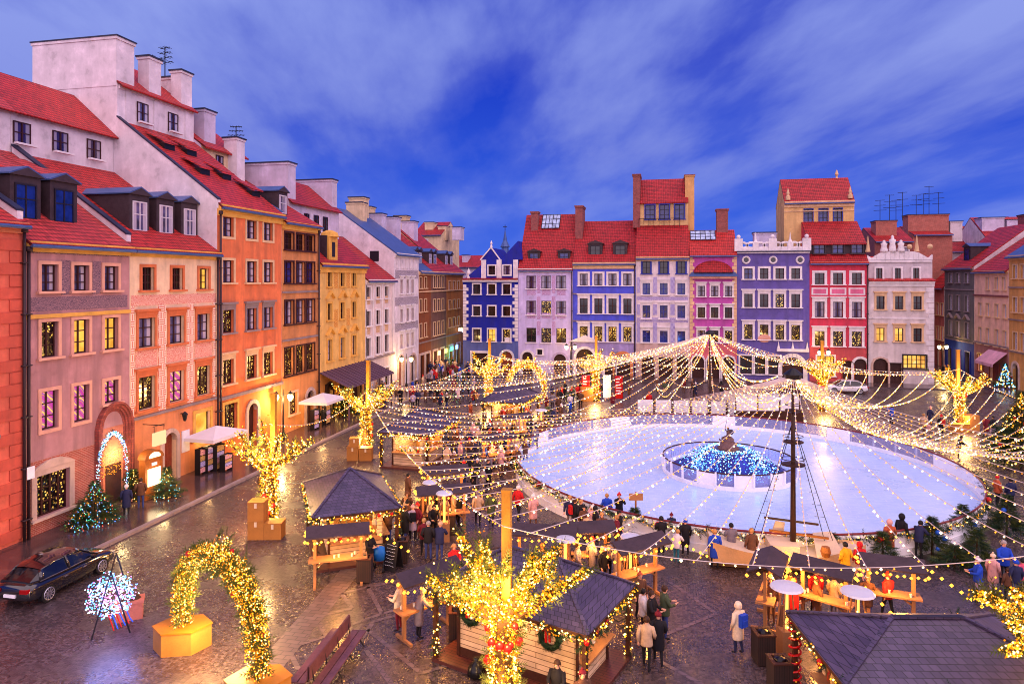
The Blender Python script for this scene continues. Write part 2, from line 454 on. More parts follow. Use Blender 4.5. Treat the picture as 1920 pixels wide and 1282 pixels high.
def win_meshes(w, h, sw, hood, nx, nz, sill, trim, sash):
    w = round(w, 2); h = round(h, 2)
    k = (w, h, sw, hood, nx, nz, sill, trim.name, sash.name)
    if k in _wcache: return _wcache[k]
    a = MB(); p = 0.06
    if sw:
        a.box(-sw, -p, 0, 0, 0.02, h); a.box(w, -p, 0, w + sw, 0.02, h); a.box(-sw, -p, h, w + sw, 0.02, h + sw)
        if not sill: a.box(-sw, -p, -sw, w + sw, 0.02, 0)
    if sill: a.box(-sw - 0.1, -0.2, -0.12, w + sw + 0.1, 0.06, -0.002)
    if hood == 'ledge':
        a.box(-sw - 0.12, -0.22, h + sw + 0.22, w + sw + 0.12, 0.0, h + sw + 0.36)
        a.box(-sw, -0.1, h + sw + 0.002, w + sw, 0.0, h + sw + 0.218)
    if hood == 'pediment':
        z0 = h + sw + 0.28; q = 0.26
        a.prism([(-sw - 0.3, -0.3, z0), (w / 2, -0.3, z0 + 0.75), (w + sw + 0.3, -0.3, z0), (w + sw + 0.05, -0.3, z0), (w / 2, -0.3, z0 + 0.55), (-sw - 0.05, -0.3, z0)], (0, 0.3, 0))
    b = MB(); f = 0.07; y0, y1 = 0.20, 0.26
    b.box(0.002, y0, 0.002, f, y1, h - 0.002); b.box(w - f, y0, 0.002, w - 0.002, y1, h - 0.002)
    b.box(f, y0, 0.002, w - f, y1, f); b.box(f, y0, h - f, w - f, y1, h - 0.002)
    for i in range(1, nx):
        x = w * i / nx; b.box(x - 0.045, y0 - 0.01, f, x + 0.045, y1, h - f)
    for i in range(1, nz):
        z = h * i / nz
        for j in range(nx):
            b.box(max(f, w * j / nx + 0.045), y0 + 0.01, z - 0.03, min(w - f, w * (j + 1) / nx - 0.045), y1 - 0.01, z + 0.03)
    c = MB(); c.face([(0.01, 0.25, 0.01), (w - 0.01, 0.25, 0.01), (w - 0.01, 0.25, h - 0.01), (0.01, 0.25, h - 0.01)])
    ms = []
    for mb, nm, mt in ((a, 'window', trim), (b, 'sash', sash), (c, 'pane', None)):
        me = bpy.data.meshes.new(nm); me.from_pydata(mb.v, [], mb.f); me.update()
        if mt: me.materials.append(mt)
        ms.append(me)
    _wcache[k] = ms
    return ms

class House:
    def __init__(s, side, plane, px0, px1, label, fac, prof, sidem=None, ground=None, zs=None, roof=None, clm=None, cat='house', name='town_house', base=0.0):
        loc, rz, s.w, s.f = frame(side, plane, px0, px1)
        s.e = thing(name, label, cat, loc, rz)
        s.w -= 0.015; s.fac = fac; s.prof = prof; s.sidem = sidem or fac; s.ground = ground; s.zs = zs
        s.roof = roof; s.clm = clm or s.sidem; s.holes = []; s.base = base
        s.rng = random.Random(label)
    def part(s, mb, name, mats, smooth=False, parent=None):
        return mb.build(name, mats, parent or s.e, smooth=smooth)
    def window(s, u, z, w, h, pane, sw=0.18, hood=None, nx=2, nz=3, sill=True, trim=TRIMP, sash=SASHB, v=0.0, parent=None, hole=True):
        w = round(w, 2); h = round(h, 2)
        ms = win_meshes(w, h, sw, hood, nx, nz, sill, trim, sash)
        if hole: s.holes.append((u, u + w, z, z + h))
        o = link('window', ms[0], parent or s.e, (u, v, z))
        if len(ms[0].vertices) == 0:
            pass
        pr = o
        link('sash', ms[1], pr)
        p = ms[2]
        km = 'pane_' + pane + '_%.2f_%.2f' % (w, h)
        me = bpy.data.meshes.get(km)
        if me is None:
            me = p.copy(); me.name = km; me.materials.clear(); me.materials.append(PANES[pane])
        link('pane', me, pr)
        return o
    def row(s, ref, pyt, pyb, cols, panes, **kw):
        z1 = s.f(ref, pyt)[1]; z0 = s.f(ref, pyb)[1]
        us = [(s.f(a, 600)[0], s.f(b, 600)[0]) for a, b in cols]
        W = sum(b - a for a, b in us) / len(us)
        if isinstance(panes, str): panes = [panes] * len(us)
        for (a, b), pn in zip(us, panes):
            c = (a + b) / 2
            s.window(c - W / 2, z0, W, z1 - z0, pn, **kw)
        return z0, z1
    def ledge(s, z, proud=0.14, h=0.16, mat=None, u0=None, u1=None, name='ledge'):
        m = MB(); m.box(0.02 if u0 is None else u0, -proud, z, s.w - 0.02 if u1 is None else u1, 0.0, z + h)
        return s.part(m, name, mat or TRIMC)
    def band(s, u0, u1, z0, z1, mat, proud=0.02, name='frieze'):
        m = MB(); m.box(u0, -proud, z0, u1, 0.001, z1)
        return s.part(m, name, mat)
    def cornice(s, mat, z=None, h=0.55):
        z = s.prof[0][1] if z is None else z
        m = MB(); m.box(0.02, -0.16, z - h, s.w - 0.02, 0.0, z - h * 0.6); m.box(0.02, -0.30, z - h * 0.6, s.w - 0.02, 0.0, z - h * 0.3)
        m.box(0.02, -0.42, z - h * 0.3, s.w - 0.02, 0.0, z - 0.03)
        return s.part(m, 'cornice', mat)
    def door(s, uc, w, h, leaf=DOORW, ring=STONE, t=0.3, arch=True, z=0.05, lit=None):
        u0, u1 = uc - w / 2, uc + w / 2
        s.holes.append((u0, u1, z, z + h))
        m = MB(); m.box(u0 + 0.01, 0.3, z, u1 - 0.01, 0.36, z + h)
        for i in (0, 1):
            a = u0 + 0.1 + i * (w / 2 - 0.05)
            m.box(a, 0.27, z + 0.2, a + w / 2 - 0.15, 0.30, z + h * 0.42); m.box(a, 0.27, z + h * 0.48, a + w / 2 - 0.15, 0.30, z + h * 0.74)
        d = s.part(m, 'door', leaf)
        m = MB(); r = w / 2; zc = z + h - r
        if arch:
            n = 10; arc = [(uc - r * math.cos(PI * i / n), zc + r * math.sin(PI * i / n)) for i in range(n + 1)]
            m.prism([(x, -0.03, y) for x, y in arc[:6]] + [(u0, -0.03, z + h)], (0, 0.28, 0))
            m.prism([(x, -0.03, y) for x, y in arc[5:]] + [(u1, -0.03, z + h)], (0, 0.28, 0))
            R2 = r + t
            for i in range(n):
                a0, a1 = PI * i / n, PI * (i + 1) / n - 0.02
                m.prism([(uc - r * math.cos(a0), -0.12, zc + r * math.sin(a0)), (uc - R2 * math.cos(a0), -0.12, zc + R2 * math.sin(a0)),
                         (uc - R2 * math.cos(a1), -0.12, zc + R2 * math.sin(a1)), (uc - r * math.cos(a1), -0.12, zc + r * math.sin(a1))], (0, 0.085, 0))
            m.box(u0 - t, -0.12, 0.02, u0, 0.0, zc - 0.01); m.box(u1, -0.12, 0.02, u1 + t, 0.0, zc - 0.01)
        else:
            m.box(u0 - t, -0.1, 0.02, u0, 0, z + h); m.box(u1, -0.1, 0.02, u1 + t, 0, z + h); m.box(u0 - t, -0.1, z + h, u1 + t, 0, z + h + t)
        s.part(m, 'portal', ring, parent=d)
        return d
    def dormer(s, u, v, z, w, h, pane='curtain', depth_=3.0, wood=None, cap=TIN, sash=SASHW, rise=0.45):
        m = MB(); m.box(u, v, z, u + w, v + depth_, z + h)
        wh = h * 0.72; ww = w * 0.62; uu = u + (w - ww) / 2
        d = s.part(m, 'dormer', wood or DKWOOD)
        m = MB(); o = 0.16
        A, B, Cc = (u - o, v - o, z + h), (u + w + o, v - o, z + h), (u + w / 2, v - o, z + h + rise)
        m.prism([A, B, Cc], (0, 0.12, 0), 1)
        for a, b in ((A, Cc), (Cc, B)):
            m.prism([a, b, (b[0], b[1], b[2] + 0.08), (a[0], a[1], a[2] + 0.08)], (0, depth_ + o, 0), 0)
        s.part(m, 'dormer_roof', [cap, wood or DKWOOD], parent=d)
        m = MB(); y = v - 0.03; z0 = z + 0.18
        m.box(uu - 0.08, y - 0.03, z0 - 0.08, uu, y + 0.04, z0 + wh + 0.08); m.box(uu + ww, y - 0.03, z0 - 0.08, uu + ww + 0.08, y + 0.04, z0 + wh + 0.08)
        m.box(uu, y - 0.03, z0 - 0.08, uu + ww, y + 0.04, z0); m.box(uu, y - 0.03, z0 + wh, uu + ww, y + 0.04, z0 + wh + 0.08)
        m.box(uu + ww / 2 - 0.04, y - 0.02, z0, uu + ww / 2 + 0.04, y + 0.01, z0 + wh)
        m.box(uu, y - 0.015, z0 + wh * 0.55, uu + ww / 2 - 0.041, y + 0.01, z0 + wh * 0.55 + 0.06); m.box(uu + ww / 2 + 0.041, y - 0.015, z0 + wh * 0.55, uu + ww, y + 0.01, z0 + wh * 0.55 + 0.06)
        m.box(uu, y + 0.011, z0, uu + ww, y + 0.025, z0 + wh, 1)
        s.part(m, 'dormer_window', [sash, PANES[pane]], parent=d)
    def chimney(s, u0, u1, v0, v1, zb, zt, mat, cap=LEAD):
        m = MB(); m.box(u0, v0, zb, u1, v1, zt - 0.3); m.box(u0 - 0.08, v0 - 0.08, zt - 0.3, u1 + 0.08, v1 + 0.08, zt - 0.12)
        m.box(u0 - 0.14, v0 - 0.14, zt - 0.12, u1 + 0.14, v1 + 0.14, zt, 1)
        return s.part(m, 'chimney', [mat, cap])
    def skylight(s, u0, u1, v0, z0, v1, z1, n=5, mat='skylight'):
        m = MB(); nv = Vector((0, -(z1 - z0), v1 - v0)).normalized() * 0.22
        def P(a, b, o=0.0): return Vector((u0 + (u1 - u0) * a, v0 + (v1 - v0) * b, z0 + (z1 - z0) * b)) + nv * (1 + o)
        m.prism([P(0, 0), P(1, 0), P(1, 1), P(0, 1)], nv * 0.3, 1)
        for i in range(n + 1): m.bar(P(i / n, 0, 0.4), P(i / n, 1, 0.4), 0.07, 0.05)
        for j in range(4): m.bar(P(0, j / 3, 0.45), P(1, j / 3, 0.45), 0.07, 0.05)
        s.part(m, 'skylight', [SASHD, PANES[mat]])
    def pipe(s, u, z1, z0=0.1, r=0.075, off=0.18):
        m = MB(); m.tube([(u, -off, z0), (u, -off, z1)], r, 7)
        m.lathe([(0.16, z1), (0.16, z1 + 0.25)], 8, (u, -off, 0))
        for k in range(int((z1 - z0) / 2.5)): m.box(u - 0.11, -off - 0.11, z0 + 1 + k * 2.5, u + 0.11, 0.0, z0 + 1.06 + k * 2.5)
        s.part(m, 'drainpipe', PIPE, True)
    def sloped_parapet(s, u, P, mat=GABLEP, th=0.32, up=0.55, cap=LEAD):
        m = MB()
        for (a, b), (c, d) in zip(P, P[1:]):
            m.prism([(u, a, b - 0.4), (u, c, d - 0.4), (u, c, d + up), (u, a, b + up)], (th, 0, 0), 0)
            m.prism([(u - 0.06, a, b + up + 0.004), (u - 0.06, c, d + up + 0.004), (u - 0.06, c, d + up + 0.12), (u - 0.06, a, b + up + 0.12)], (th + 0.12, 0, 0), 1)
        s.part(m, 'parapet', [mat, cap])
    def finish(s, roof_over=0.5, gutter=True, side_over=0.0):
        P = s.prof; w = s.w; e = P[0][1]; m = MB(); H = s.holes; b = s.base
        zs = sorted(set([b, e] + [z for h in H for z in h[2:] if b < z < e] + ([s.zs] if s.zs else [])))
        us = sorted(set([0.0, w] + [u for h in H for u in h[:2]]))
        for a, c in zip(us, us[1:]):
            if c - a < 1e-4: continue
            for z0, z1 in zip(zs, zs[1:]):
                if z1 - z0 < 1e-4: continue
                cu, cz = (a + c) / 2, (z0 + z1) / 2
                if any(h[0] < cu < h[1] and h[2] < cz < h[3] for h in H): continue
                m.face([(a, 0, z0), (c, 0, z0), (c, 0, z1), (a, 0, z1)], 2 if s.zs and cz < s.zs else 0)
        for u0, u1, z0, z1 in H:
            q = 0.4
            m.face([(u0, 0, z0), (u0, q, z0), (u0, q, z1), (u0, 0, z1)], 0); m.face([(u1, q, z0), (u1, 0, z0), (u1, 0, z1), (u1, q, z1)], 0)
            m.face([(u0, 0, z1), (u0, q, z1), (u1, q, z1), (u1, 0, z1)], 0); m.face([(u0, q, z0), (u0, 0, z0), (u1, 0, z0), (u1, q, z0)], 0)
            m.face([(u0, q, z0), (u1, q, z0), (u1, q, z1), (u0, q, z1)], 0)
        prof = [(0, b)] + list(P)
        if P[-1][1] > b: prof.append((P[-1][0], b))
        m.face([(0, v, z) for v, z in prof][::-1], 1); m.face([(w, v, z) for v, z in prof], 1)
        v, z = P[-1]; m.face([(w, v, b), (0, v, b), (0, v, z), (w, v, z)], 1)
        cl = MB()
        r = MB()
        for k, ((v0, z0), (v1, z1)) in enumerate(zip(P, P[1:])):
            if abs(v1 - v0) < 1e-3:
                m.face([(0, v0, z0), (w, v0, z0), (w, v0, z1), (0, v0, z1)] if z1 > z0 else [(w, v0, z1), (0, v0, z1), (0, v0, z0), (w, v0, z0)], 3)
            else:
                d = Vector((0, v1 - v0, z1 - z0)).normalized(); n = Vector((0, -d.z, d.y))
                a = Vector((0, v0, z0)); c = Vector((0, v1, z1))
                if z1 > z0: a = a - d * roof_over
                elif z1 < z0: c = c + d * roof_over
                a = a + n * 0.01; c = c + n * 0.01
                sv = Vector((-side_over, 0, 0)); ww = Vector((w + side_over, 0, 0))
                r.prism([a + sv, a + ww, c + ww, c + sv], n * 0.13, 0, 0)
        s.part(m, 'wall', [s.fac, s.sidem, s.ground or s.fac, s.clm])
        if s.roof and r.f: s.part(r, 'roof', s.roof)
        if gutter:
            d = Vector((P[1][0] - P[0][0], P[1][1] - P[0][1])).normalized()
            gy, gz = -d.x * roof_over - 0.05, e - d.y * roof_over
            m = MB(); m.tube([(0.02, gy, gz), (w - 0.02, gy, gz)], 0.1, 6); s.part(m, 'gutter', TIN)
            s.e['gy'] = gy
        return s.e

LX = -30.4
CZN = lambda n: ['curtain'] * n
# ---- coral corner house, mostly outside the frame
Lo = House('L', LX, -330, 44.3, 'coral rendered house with ashlar corner blocks at the near end of the row', plaster('p_coral', (226, 112, 90)),
           [(0, 15.6), (8.5, 20.6), (8.5, 23.2), (12, 26.2), (16, 23)], GABLEP, roof=TILE)
w0 = Lo.w
for zz0, zz1 in ((12.0, 14.0), (8.4, 10.6), (4.6, 6.9)):
    for k in (1, 2, 3): Lo.window(w0 - 1.95 - 2.2 * k, zz0, 1.05, zz1 - zz0, 'curtain', trim=TRIMP)
qm = MB(); zq = 0.3; q = 0
while zq < 14.6:
    wq = 0.75 if q % 2 else 1.25
    qm.box(w0 - wq, -0.07, zq, w0 - 0.02, 0.0, zq + 0.52); zq += 0.58; q += 1
Lo.part(qm, 'quoins', plaster('quoin_coral', (210, 94, 76)))
gm = MB()
for k in range(8): gm.box(w0 - 3.6, -0.035, 0.5 + k * 0.62, w0 - 1.3, 0.0, 1.06 + k * 0.62)
Lo.part(gm, 'rusticated_blocks', plaster('quoin_coral2', (220, 102, 82)))
Lo.ledge(5.4, 0.16, 0.16, STONED, u1=w0 - 1.3); Lo.cornice(plaster('cor_corn', (222, 132, 96)))
for k in range(3): Lo.dormer(w0 - 2.6 - 3.0 * k, 1.4, 16.6, 1.3, 2.0, 'purple', sash=SASHD)
Lo.sloped_parapet(w0 - 0.33, [(0, 15.6), (8.5, 20.6)])
Lo.pipe(w0 - 0.10, 15.1); Lo.finish()
for k in range(2): pass

# ---- mauve house
H1 = House('L', LX, 44.3, 243, 'mauve rendered house with brick ground floor and gothic doorway', plaster('p_mauve', (186, 136, 140), 0.45),
           [(0, 14.75), (8.5, 20.5), (8.5, 23.3), (12, 26.3), (16, 23.3)], GABLEP, ground=BRICK, zs=3.8, roof=TILE3, clm=GABLEP)
c1 = [(76, 109), (138, 166), (195, 221)]
SG = ornament('sgraffito_mauve', (160, 122, 132), (84, 62, 84), 5.5)
zr, zt = H1.row(93, 496, 546, c1, 'curtain', trim=TRIMP)
us = [H1.f((a + b) / 2, 600)[0] for a, b in c1]
for i in (0, 1): mid = (us[i] + us[i + 1]) / 2; H1.band(mid - 0.28, mid + 0.28, zr - 0.2, zt + 0.25, SG)
H1.band(us[0] - 1.2, us[2] + 1.2, zr - 1.0, zr - 0.3, SG); H1.ledge(zr - 1.35, 0.12, 0.2, YCORN)
H1.band(0.3, H1.w - 0.1, zt + 0.55, zt + 1.0, ornament('sgraffito_dark', (160, 130, 140), (48, 40, 56), 6))
H1.row(152, 599, 662, c1, ['glitter', 'lit', 'lit'], trim=TRIMP, nz=3)
H1.row(150, 722, 790, c1[:2], 'neon_glints', trim=TRIMP, sill=False); H1.row(206, 713, 755, c1[2:], 'neon_glints', trim=TRIMP)
# arched restaurant window
ua, ub = H1.f(68, 900)[0], H1.f(130, 900)[0]
H1.window(ua, 0.9, ub - ua, 2.1, 'glitter', sw=0.28, nx=4, nz=3, trim=STONE)
am = MB(); nn = 10; ucw = (ua + ub) / 2; hw = (ub - ua) / 2
for i in range(nn):
    f0, f1 = -1 + 2 * i / nn, -1 + 2 * (i + 1) / nn
    am.prism([(ucw + (hw + .28) * f0, -0.1, 3.29), (ucw + (hw + .28) * f1, -0.1, 3.29), (ucw + (hw + .28) * f1, -0.1, 3.3 + 0.42 * (1 - f1 * f1)), (ucw + (hw + .28) * f0, -0.1, 3.3 + 0.42 * (1 - f0 * f0))], (0, 0.11, 0))
H1.part(am, 'window_arch', STONE)
# gothic portal: nested pointed orders
up = H1.f(212, 850)[0]
pm_ = MB()
def gothic(m, uc, hw, z0, zc, ht, t, y0, y1, mi=0):
    n = 9; inn = []; out = []
    for i in range(2 * n + 1):
        f = -1 + i / n
        zv = max(0.0, 1 - abs(f) ** 2.3) ** 0.62; inn.append((uc + hw * f, zc + ht * zv)); out.append((uc + (hw + t) * f, zc + (ht + t) * zv))
    for i in range(2 * n):
        m.prism([(inn[i][0], y0, inn[i][1]), (inn[i + 1][0], y0, inn[i + 1][1]), (out[i + 1][0], y0, out[i + 1][1]), (out[i][0], y0, out[i][1])], (0, y1 - y0, 0), mi)
    m.box(uc - hw - t, y0, z0, uc - hw, y1, zc, mi); m.box(uc + hw, y0, z0, uc + hw + t, y1, zc, mi)
for i in range(4): gothic(pm_, up, 0.72 + 0.15 * i, 0.05, 4.5, 0.85 + 0.14 * i, 0.13, -0.02 - 0.09 * i if i else -0.02, 0.0)
pt = H1.part(pm_, 'gothic_portal', brick_mat('brick_portal', (176, 84, 70), (140, 60, 54), (120, 70, 66), bw=0.2, rh=0.14))
dm = MB(); dm.box(up - 0.72, -0.01, 0.05, up + 0.72, 0.0, 4.5, 0); dm.box(up - 0.55, -0.05, 0.05, up + 0.55, -0.011, 2.4, 1)
H1.part(dm, 'door', [plaster('tympan', (196, 116, 92)), DOORW])
H1.cornice(YCORN); H1.pipe(0.12, 14.2)
for u, v in ((H1.w * 0.10, 1.6), (H1.w * 0.44, 1.6)): H1.dormer(u, v, 14.75 + v * 0.68, 1.75, 2.3, 'blue', sash=SASHD, depth_=3.6)
for u in (H1.w * 0.52, H1.w * 0.80):
    dm = MB(); dm.box(u, 4.9, 17.9, u + 1.5, 6.9, 18.75, 0); dm.box(u + 0.25, 4.86, 18.05, u + 1.25, 4.9, 18.6, 1); dm.prism([(u - 0.3, 4.5, 18.76), (u + 1.8, 4.5, 18.76), (u + 1.8, 7.4, 20.0), (u - 0.3, 7.4, 20.0)], (0, 0, 0.12), 2)
    H1.part(dm, 'roof_hatch', [DKWOOD, PANES['blue'], TILE3])
H1.finish()
def cl_windows(h, us_, v, z, w=1.2, hh=1.35, pane='purple'):
    for u in us_: h.window(u, z, w, hh, pane, sw=0.0, sill=True, trim=TRIMW, sash=SASHB, v=v - 0.29, hole=False, nx=2, nz=2)
def on_cl(h, px, v):         # facade coordinate of a photo column on the set-back storey
    x = LX - v
    return PX(px, 300, x).y - h.e.location.y
cl_windows(H1, [on_cl(H1, p, 8.5) - 0.6 for p in (40, 112)], 8.5, 21.25)

# ---- cream sgraffito house
H2 = House('L', LX, 243, 407, 'cream house with red and white scratched plaster panels', plaster('p_cream', (240, 206, 172), 0.25),
           [(0, 14.75), (8.5, 20.5), (8.5, 23.3), (12, 26.3), (16, 23.3)], GABLEP, ground=plaster('p_cream_ground', (232, 146, 98), 0.3), zs=5.35, roof=TILE, clm=GABLEP)
TR = plaster('trim_terracotta', (214, 118, 76), 0.2)
SR = ornament('sgraffito_red', (238, 206, 186), (206, 72, 66), 6.0); MEA = meander('meander_red', (244, 222, 206), (212, 116, 90))
za, zb = H2.row(277, 501, 544, [(266, 288), (322, 342), (373, 391)], ['dark', 'dark', 'lit'], trim=TR, sash=SASHB)
c2 = [(259, 290), (317, 345), (369, 393)]
zc_, zd_ = H2.row(275, 596, 651, c2, 'curtain', trim=TR, hood='ledge'); ze_, zf_ = H2.row(273, 706, 767, c2, ['glitter', 'neon_glints', 'glitter'], trim=TR, hood='ledge')
us = [H2.f((a + b) / 2, 600)[0] for a, b in c2]
H2.band(0.1, H2.w - 0.1, zd_ + 0.75, za - 0.3, SR); zlow = ze_ - 0.3
edges = [0.1] + [x for u in us for x in (u - 0.98, u + 0.98)] + [H2.w - 0.1]
for i in range(0, 8, 2):
    if edges[i + 1] - edges[i] > 0.12: H2.band(edges[i], edges[i + 1], zlow, zd_ + 0.74, MEA, name='meander_panel')
for u in us: H2.band(u - 0.9, u + 0.9, zf_ + 0.62, zc_ - 0.16, SR)
H2.ledge(zlow - 0.2, 0.15, 0.16, STONED); H2.band(0.1, H2.w - 0.1, zb + 0.75, zb + 1.0, SR); H2.cornice(YCORN)
H2.door(H2.f(318, 850)[0], 1.15, 3.1, DOORR, STONE, 0.28)
ua, ub = H2.f(366, 800)[0], H2.f(394, 800)[0]; H2.window(ua, 2.1, ub - ua, 1.75, 'lit', sw=0.25, trim=YCORN, nx=1, nz=1)
bm_ = MB(); bm_.box(H2.f(340, 840)[0], -0.06, 1.6, H2.f(354, 840)[0], 0.0, 3.0); H2.part(bm_, 'notice_board', TRIMW)
H2.pipe(H2.w - 0.12, 14.2)
for p in (257, 306, 351):
    u = PX(p, 410, LX - 1.7).y - H2.e.location.y
    H2.dormer(u - 0.85, 1.5, 15.75, 1.65, 2.35, 'curtain', depth_=4.2 if p == 257 else 3.4)
H2.sloped_parapet(0.0, [(0.2, 14.9), (8.4, 20.45)])
cl_windows(H2, [on_cl(H2, 175, 8.5) - 0.6], 8.5, 21.25)
lm = MB(); u = H2.f(339, 815)[0]; lm.box(u - .05, -0.35, 4.15, u + .05, 0.0, 4.2); lm.lathe([(0.08, 3.7), (0.17, 4.1), (0.2, 4.12), (0.05, 4.3)], 6, (u, -0.3, 0)); H2.part(lm, 'wall_lantern', IRON)
H2.finish()

# ---- tall orange house
H3 = House('L', LX, 407, 528, 'tall orange house with a white side wall and cream window frames', plaster('p_orange', (230, 124, 80), 0.4),
           [(0, 18.15), (8.2, 24.3), (8.2, 27.1), (12, 30.0), (15.2, 27.6)], GABLEP, ground=plaster('p_orange_ground', (230, 124, 66), 0.35), zs=5.6, roof=TILE, clm=GABLEP)
c3 = [(417, 438), (462, 481), (494, 511)]
H3.row(470, 413, 448, c3, 'curtain', trim=TRIMC, sill=False); H3.row(427, 488, 530, c3, 'curtain', trim=TRIMC)
H3.row(427, 581, 624, c3, ['glitter', 'curtain', 'curtain'], trim=STONED, hood='ledge'); H3.row(427, 674, 720, c3, 'glitter', trim=TRIMC, hood='ledge')
zl = H3.f(408, 747)[1]; H3.ledge(zl - 0.2, 0.2, 0.22, STONED); H3.cornice(YCORN, h=0.8)
H3.window(H3.f(420, 790)[0], 1.9, 1.5, 2.0, 'glitter', sw=0.22, trim=YCORN, nx=3, nz=4); H3.door(H3.f(473, 790)[0], 1.2, 3.4, DOORW, STONE, 0.3)
H3.pipe(0.15, 17.4)
gb = MB(); gb.box(-0.04, 8.25, 26.9, 1.7, 15.6, 30.3); gb.box(-0.1, 8.16, 30.3, 1.78, 15.7, 30.5); gb.box(-0.14, 8.1, 30.5, 1.84, 15.76, 30.6, 1)
H3.part(gb, 'chimney', [GABLEP, LEAD])
H3.sloped_parapet(-0.01, [(-0.1, 18.2), (8.2, 24.4)], up=0.22, th=0.25)
for p, wd, vv in ((293, 1.3, 8.0), (352, 1.3, 8.0)):
    u = on_cl(H3, p, 8.2); H3.chimney(u - wd / 2, u + wd / 2, vv + 0.3, vv + 1.3, 26.9, 30.2, GABLEP)
u = H3.w - 0.6; H3.chimney(u - 0.45, u + 0.45, 8.8, 13.5, 27, 29.8, GABLEP)
cl_windows(H3, [on_cl(H3, p, 8.2) - 0.6 for p in (267, 324)], 8.2, 24.75, 1.15, 1.5, 'curtain')
pm2 = MB()
for p in (240, 292, 350): u = on_cl(H3, p, 8.2); pm2.box(u - 0.25, 8.12, 24.4, u + 0.25, 8.2, 26.9)
pm2.box(0.1, 8.05, 26.75, H3.w - 0.1, 8.2, 27.0); H3.part(pm2, 'pilasters', GABLEP)
for fu, v in ((0.30, 3.2), (0.62, 3.2), (0.2, 5.6), (0.5, 5.6), (0.8, 1.6)):
    u = H3.w * fu; z = 18.15 + v * 0.75; sm = MB()
    sm.box(u, v, z + 0.1, u + 1.1, v + 0.9, z + 0.62, 0); sm.prism([(u - 0.15, v - 0.2, z + 0.63), (u + 1.25, v - 0.2, z + 0.63), (u + 1.25, v + 1.6, z + 1.5), (u - 0.15, v + 1.6, z + 1.5)], (0, 0, 0.1), 1)
    H3.part(sm, 'roof_vent', [IRON, TILE])
H3.finish()

# ---- narrow ochre-orange house
H4 = House('L', LX, 528, 597, 'narrow ochre orange house with three close columns of dark framed windows', plaster('p_ochre', (214, 142, 90), 0.4),
           [(0, 17.7), (7.5, 22.0), (7.5, 24.2), (10.5, 26.4), (14, 24)], LAVP, ground=plaster('p_ochre_g', (226, 150, 88), 0.3), zs=5.2, roof=TILE, clm=CREAMP)
c4 = [(534, 550), (555.5, 571), (575, 589)]
H4.row(541, 436, 468, c4, 'dark', trim=SASHB, sw=0.12); H4.row(541, 490.6, 531, c4, ['blue', 'curtain', 'blue'], trim=SASHB, sw=0.12)
H4.row(541, 564, 608, c4, 'curtain', trim=SASHB, sw=0.12); H4.row(541, 652, 704, c4, 'glitter', trim=SASHB, sw=0.12)
for py in (549, 636): H4.ledge(H4.f(560, py)[1], 0.15, 0.16, STONED)
H4.cornice(YCORN, h=0.7); H4.door(H4.w * 0.75, 1.3, 3.0, DOORW, STONE)
H4.window(H4.w * 0.2, 1.5, 1.2, 1.8, 'glitter', trim=TRIMC)
H4.pipe(H4.w - 0.2, 17.0); H4.dormer(H4.w * 0.12, 0.8, 18.3, 1.5, 1.9, 'curtain')
H4.sloped_parapet(0.0, [(0.1, 17.8), (7.5, 22.1)], cap=TIN)
u = on_cl(H4, 400, 8.0); H4.chimney(max(0.1, u - 1.2), max(1.6, u + 0.3), 8.0, 12.5, 23, 27.6, LAVP)
u = on_cl(H4, 444, 7.0); H4.chimney(u - 0.6, u + 0.6, 6.6, 7.9, 20.5, 25.6, GABLEP)
cl_windows(H4, [1.9], 7.5, 22.4, 1.0, 1.3); H4.finish()

# ---- yellow house
H5 = House('L', LX, 597, 685, 'yellow house with gabled window hoods and a dark awning', plaster('p_yellow', (234, 186, 108), 0.3),
           [(0, 14.4), (3.0, 17.0), (3.0, 20.1), (6, 22.6), (12, 19.5)], LAVP, ground=plaster('p_yellow_g', (222, 150, 80), 0.3), zs=4.2, roof=TILE2, clm=LAVP)
c5 = [(614, 622), (638, 645), (660, 667)]
H5.row(618, 505, 537, c5, 'dark', trim=YCORN); H5.row(618, 569, 600, c5, 'dark', trim=YCORN, hood='pediment'); H5.row(618, 637, 676, c5, 'curtain', trim=YCORN, hood='pediment')
STK = ornament('stucco_yellow', (228, 166, 76), (196, 128, 58), 2.2)
us = [H5.f((a + b) / 2, 600)[0] for a, b in c5]
for i in (0, 1):
    for z0, z1 in ((12.0, 13.9), (8.3, 10.0)): mid = (us[i] + us[i + 1]) / 2; H5.band(mid - 0.35, mid + 0.35, z0, z1, STK)
H5.cornice(YCORN, h=0.9)
aw = MB(); a0, a1 = 0.2, H5.w + 0.5
for i in range(14):
    u0 = a0 + (a1 - a0) * i / 14; u1 = a0 + (a1 - a0) * (i + 1) / 14
    aw.prism([(u0, -3.0, 3.0), (u1 - 0.05, -3.0, 3.0), (u1 - 0.05, -0.02, 4.3), (u0, -0.02, 4.3)], (0, 0, 0.07))
    aw.prism([(u1 - 0.05, -3.0, 3.0), (u1, -3.0, 3.0), (u1, -0.02, 4.3), (u1 - 0.05, -0.02, 4.3)], (0, 0, 0.14))
for f in (0.02, 0.35, 0.68, 0.98): u = a0 + (a1 - a0) * f; aw.bar((u, -2.8, 0), (u, -2.8, 3.05), 0.14)
H5.part(aw, 'awning', pm('awning_plum', (92, 66, 84), 0.5, 0.2))
for f in (0.2, 0.5, 0.8): H5.door(H5.w * f, 1.5, 3.1, DOORW, DOORW, 0.15, arch=True)
u = H5.f(627, 470)[0]; pv = MB(); pv.box(u - 1.0, 0.3, 14.7, u + 1.0, 3.0, 17.0, 1); pv.box(u - 0.85, 0.1, 14.7, u + 0.85, 0.3, 16.9)
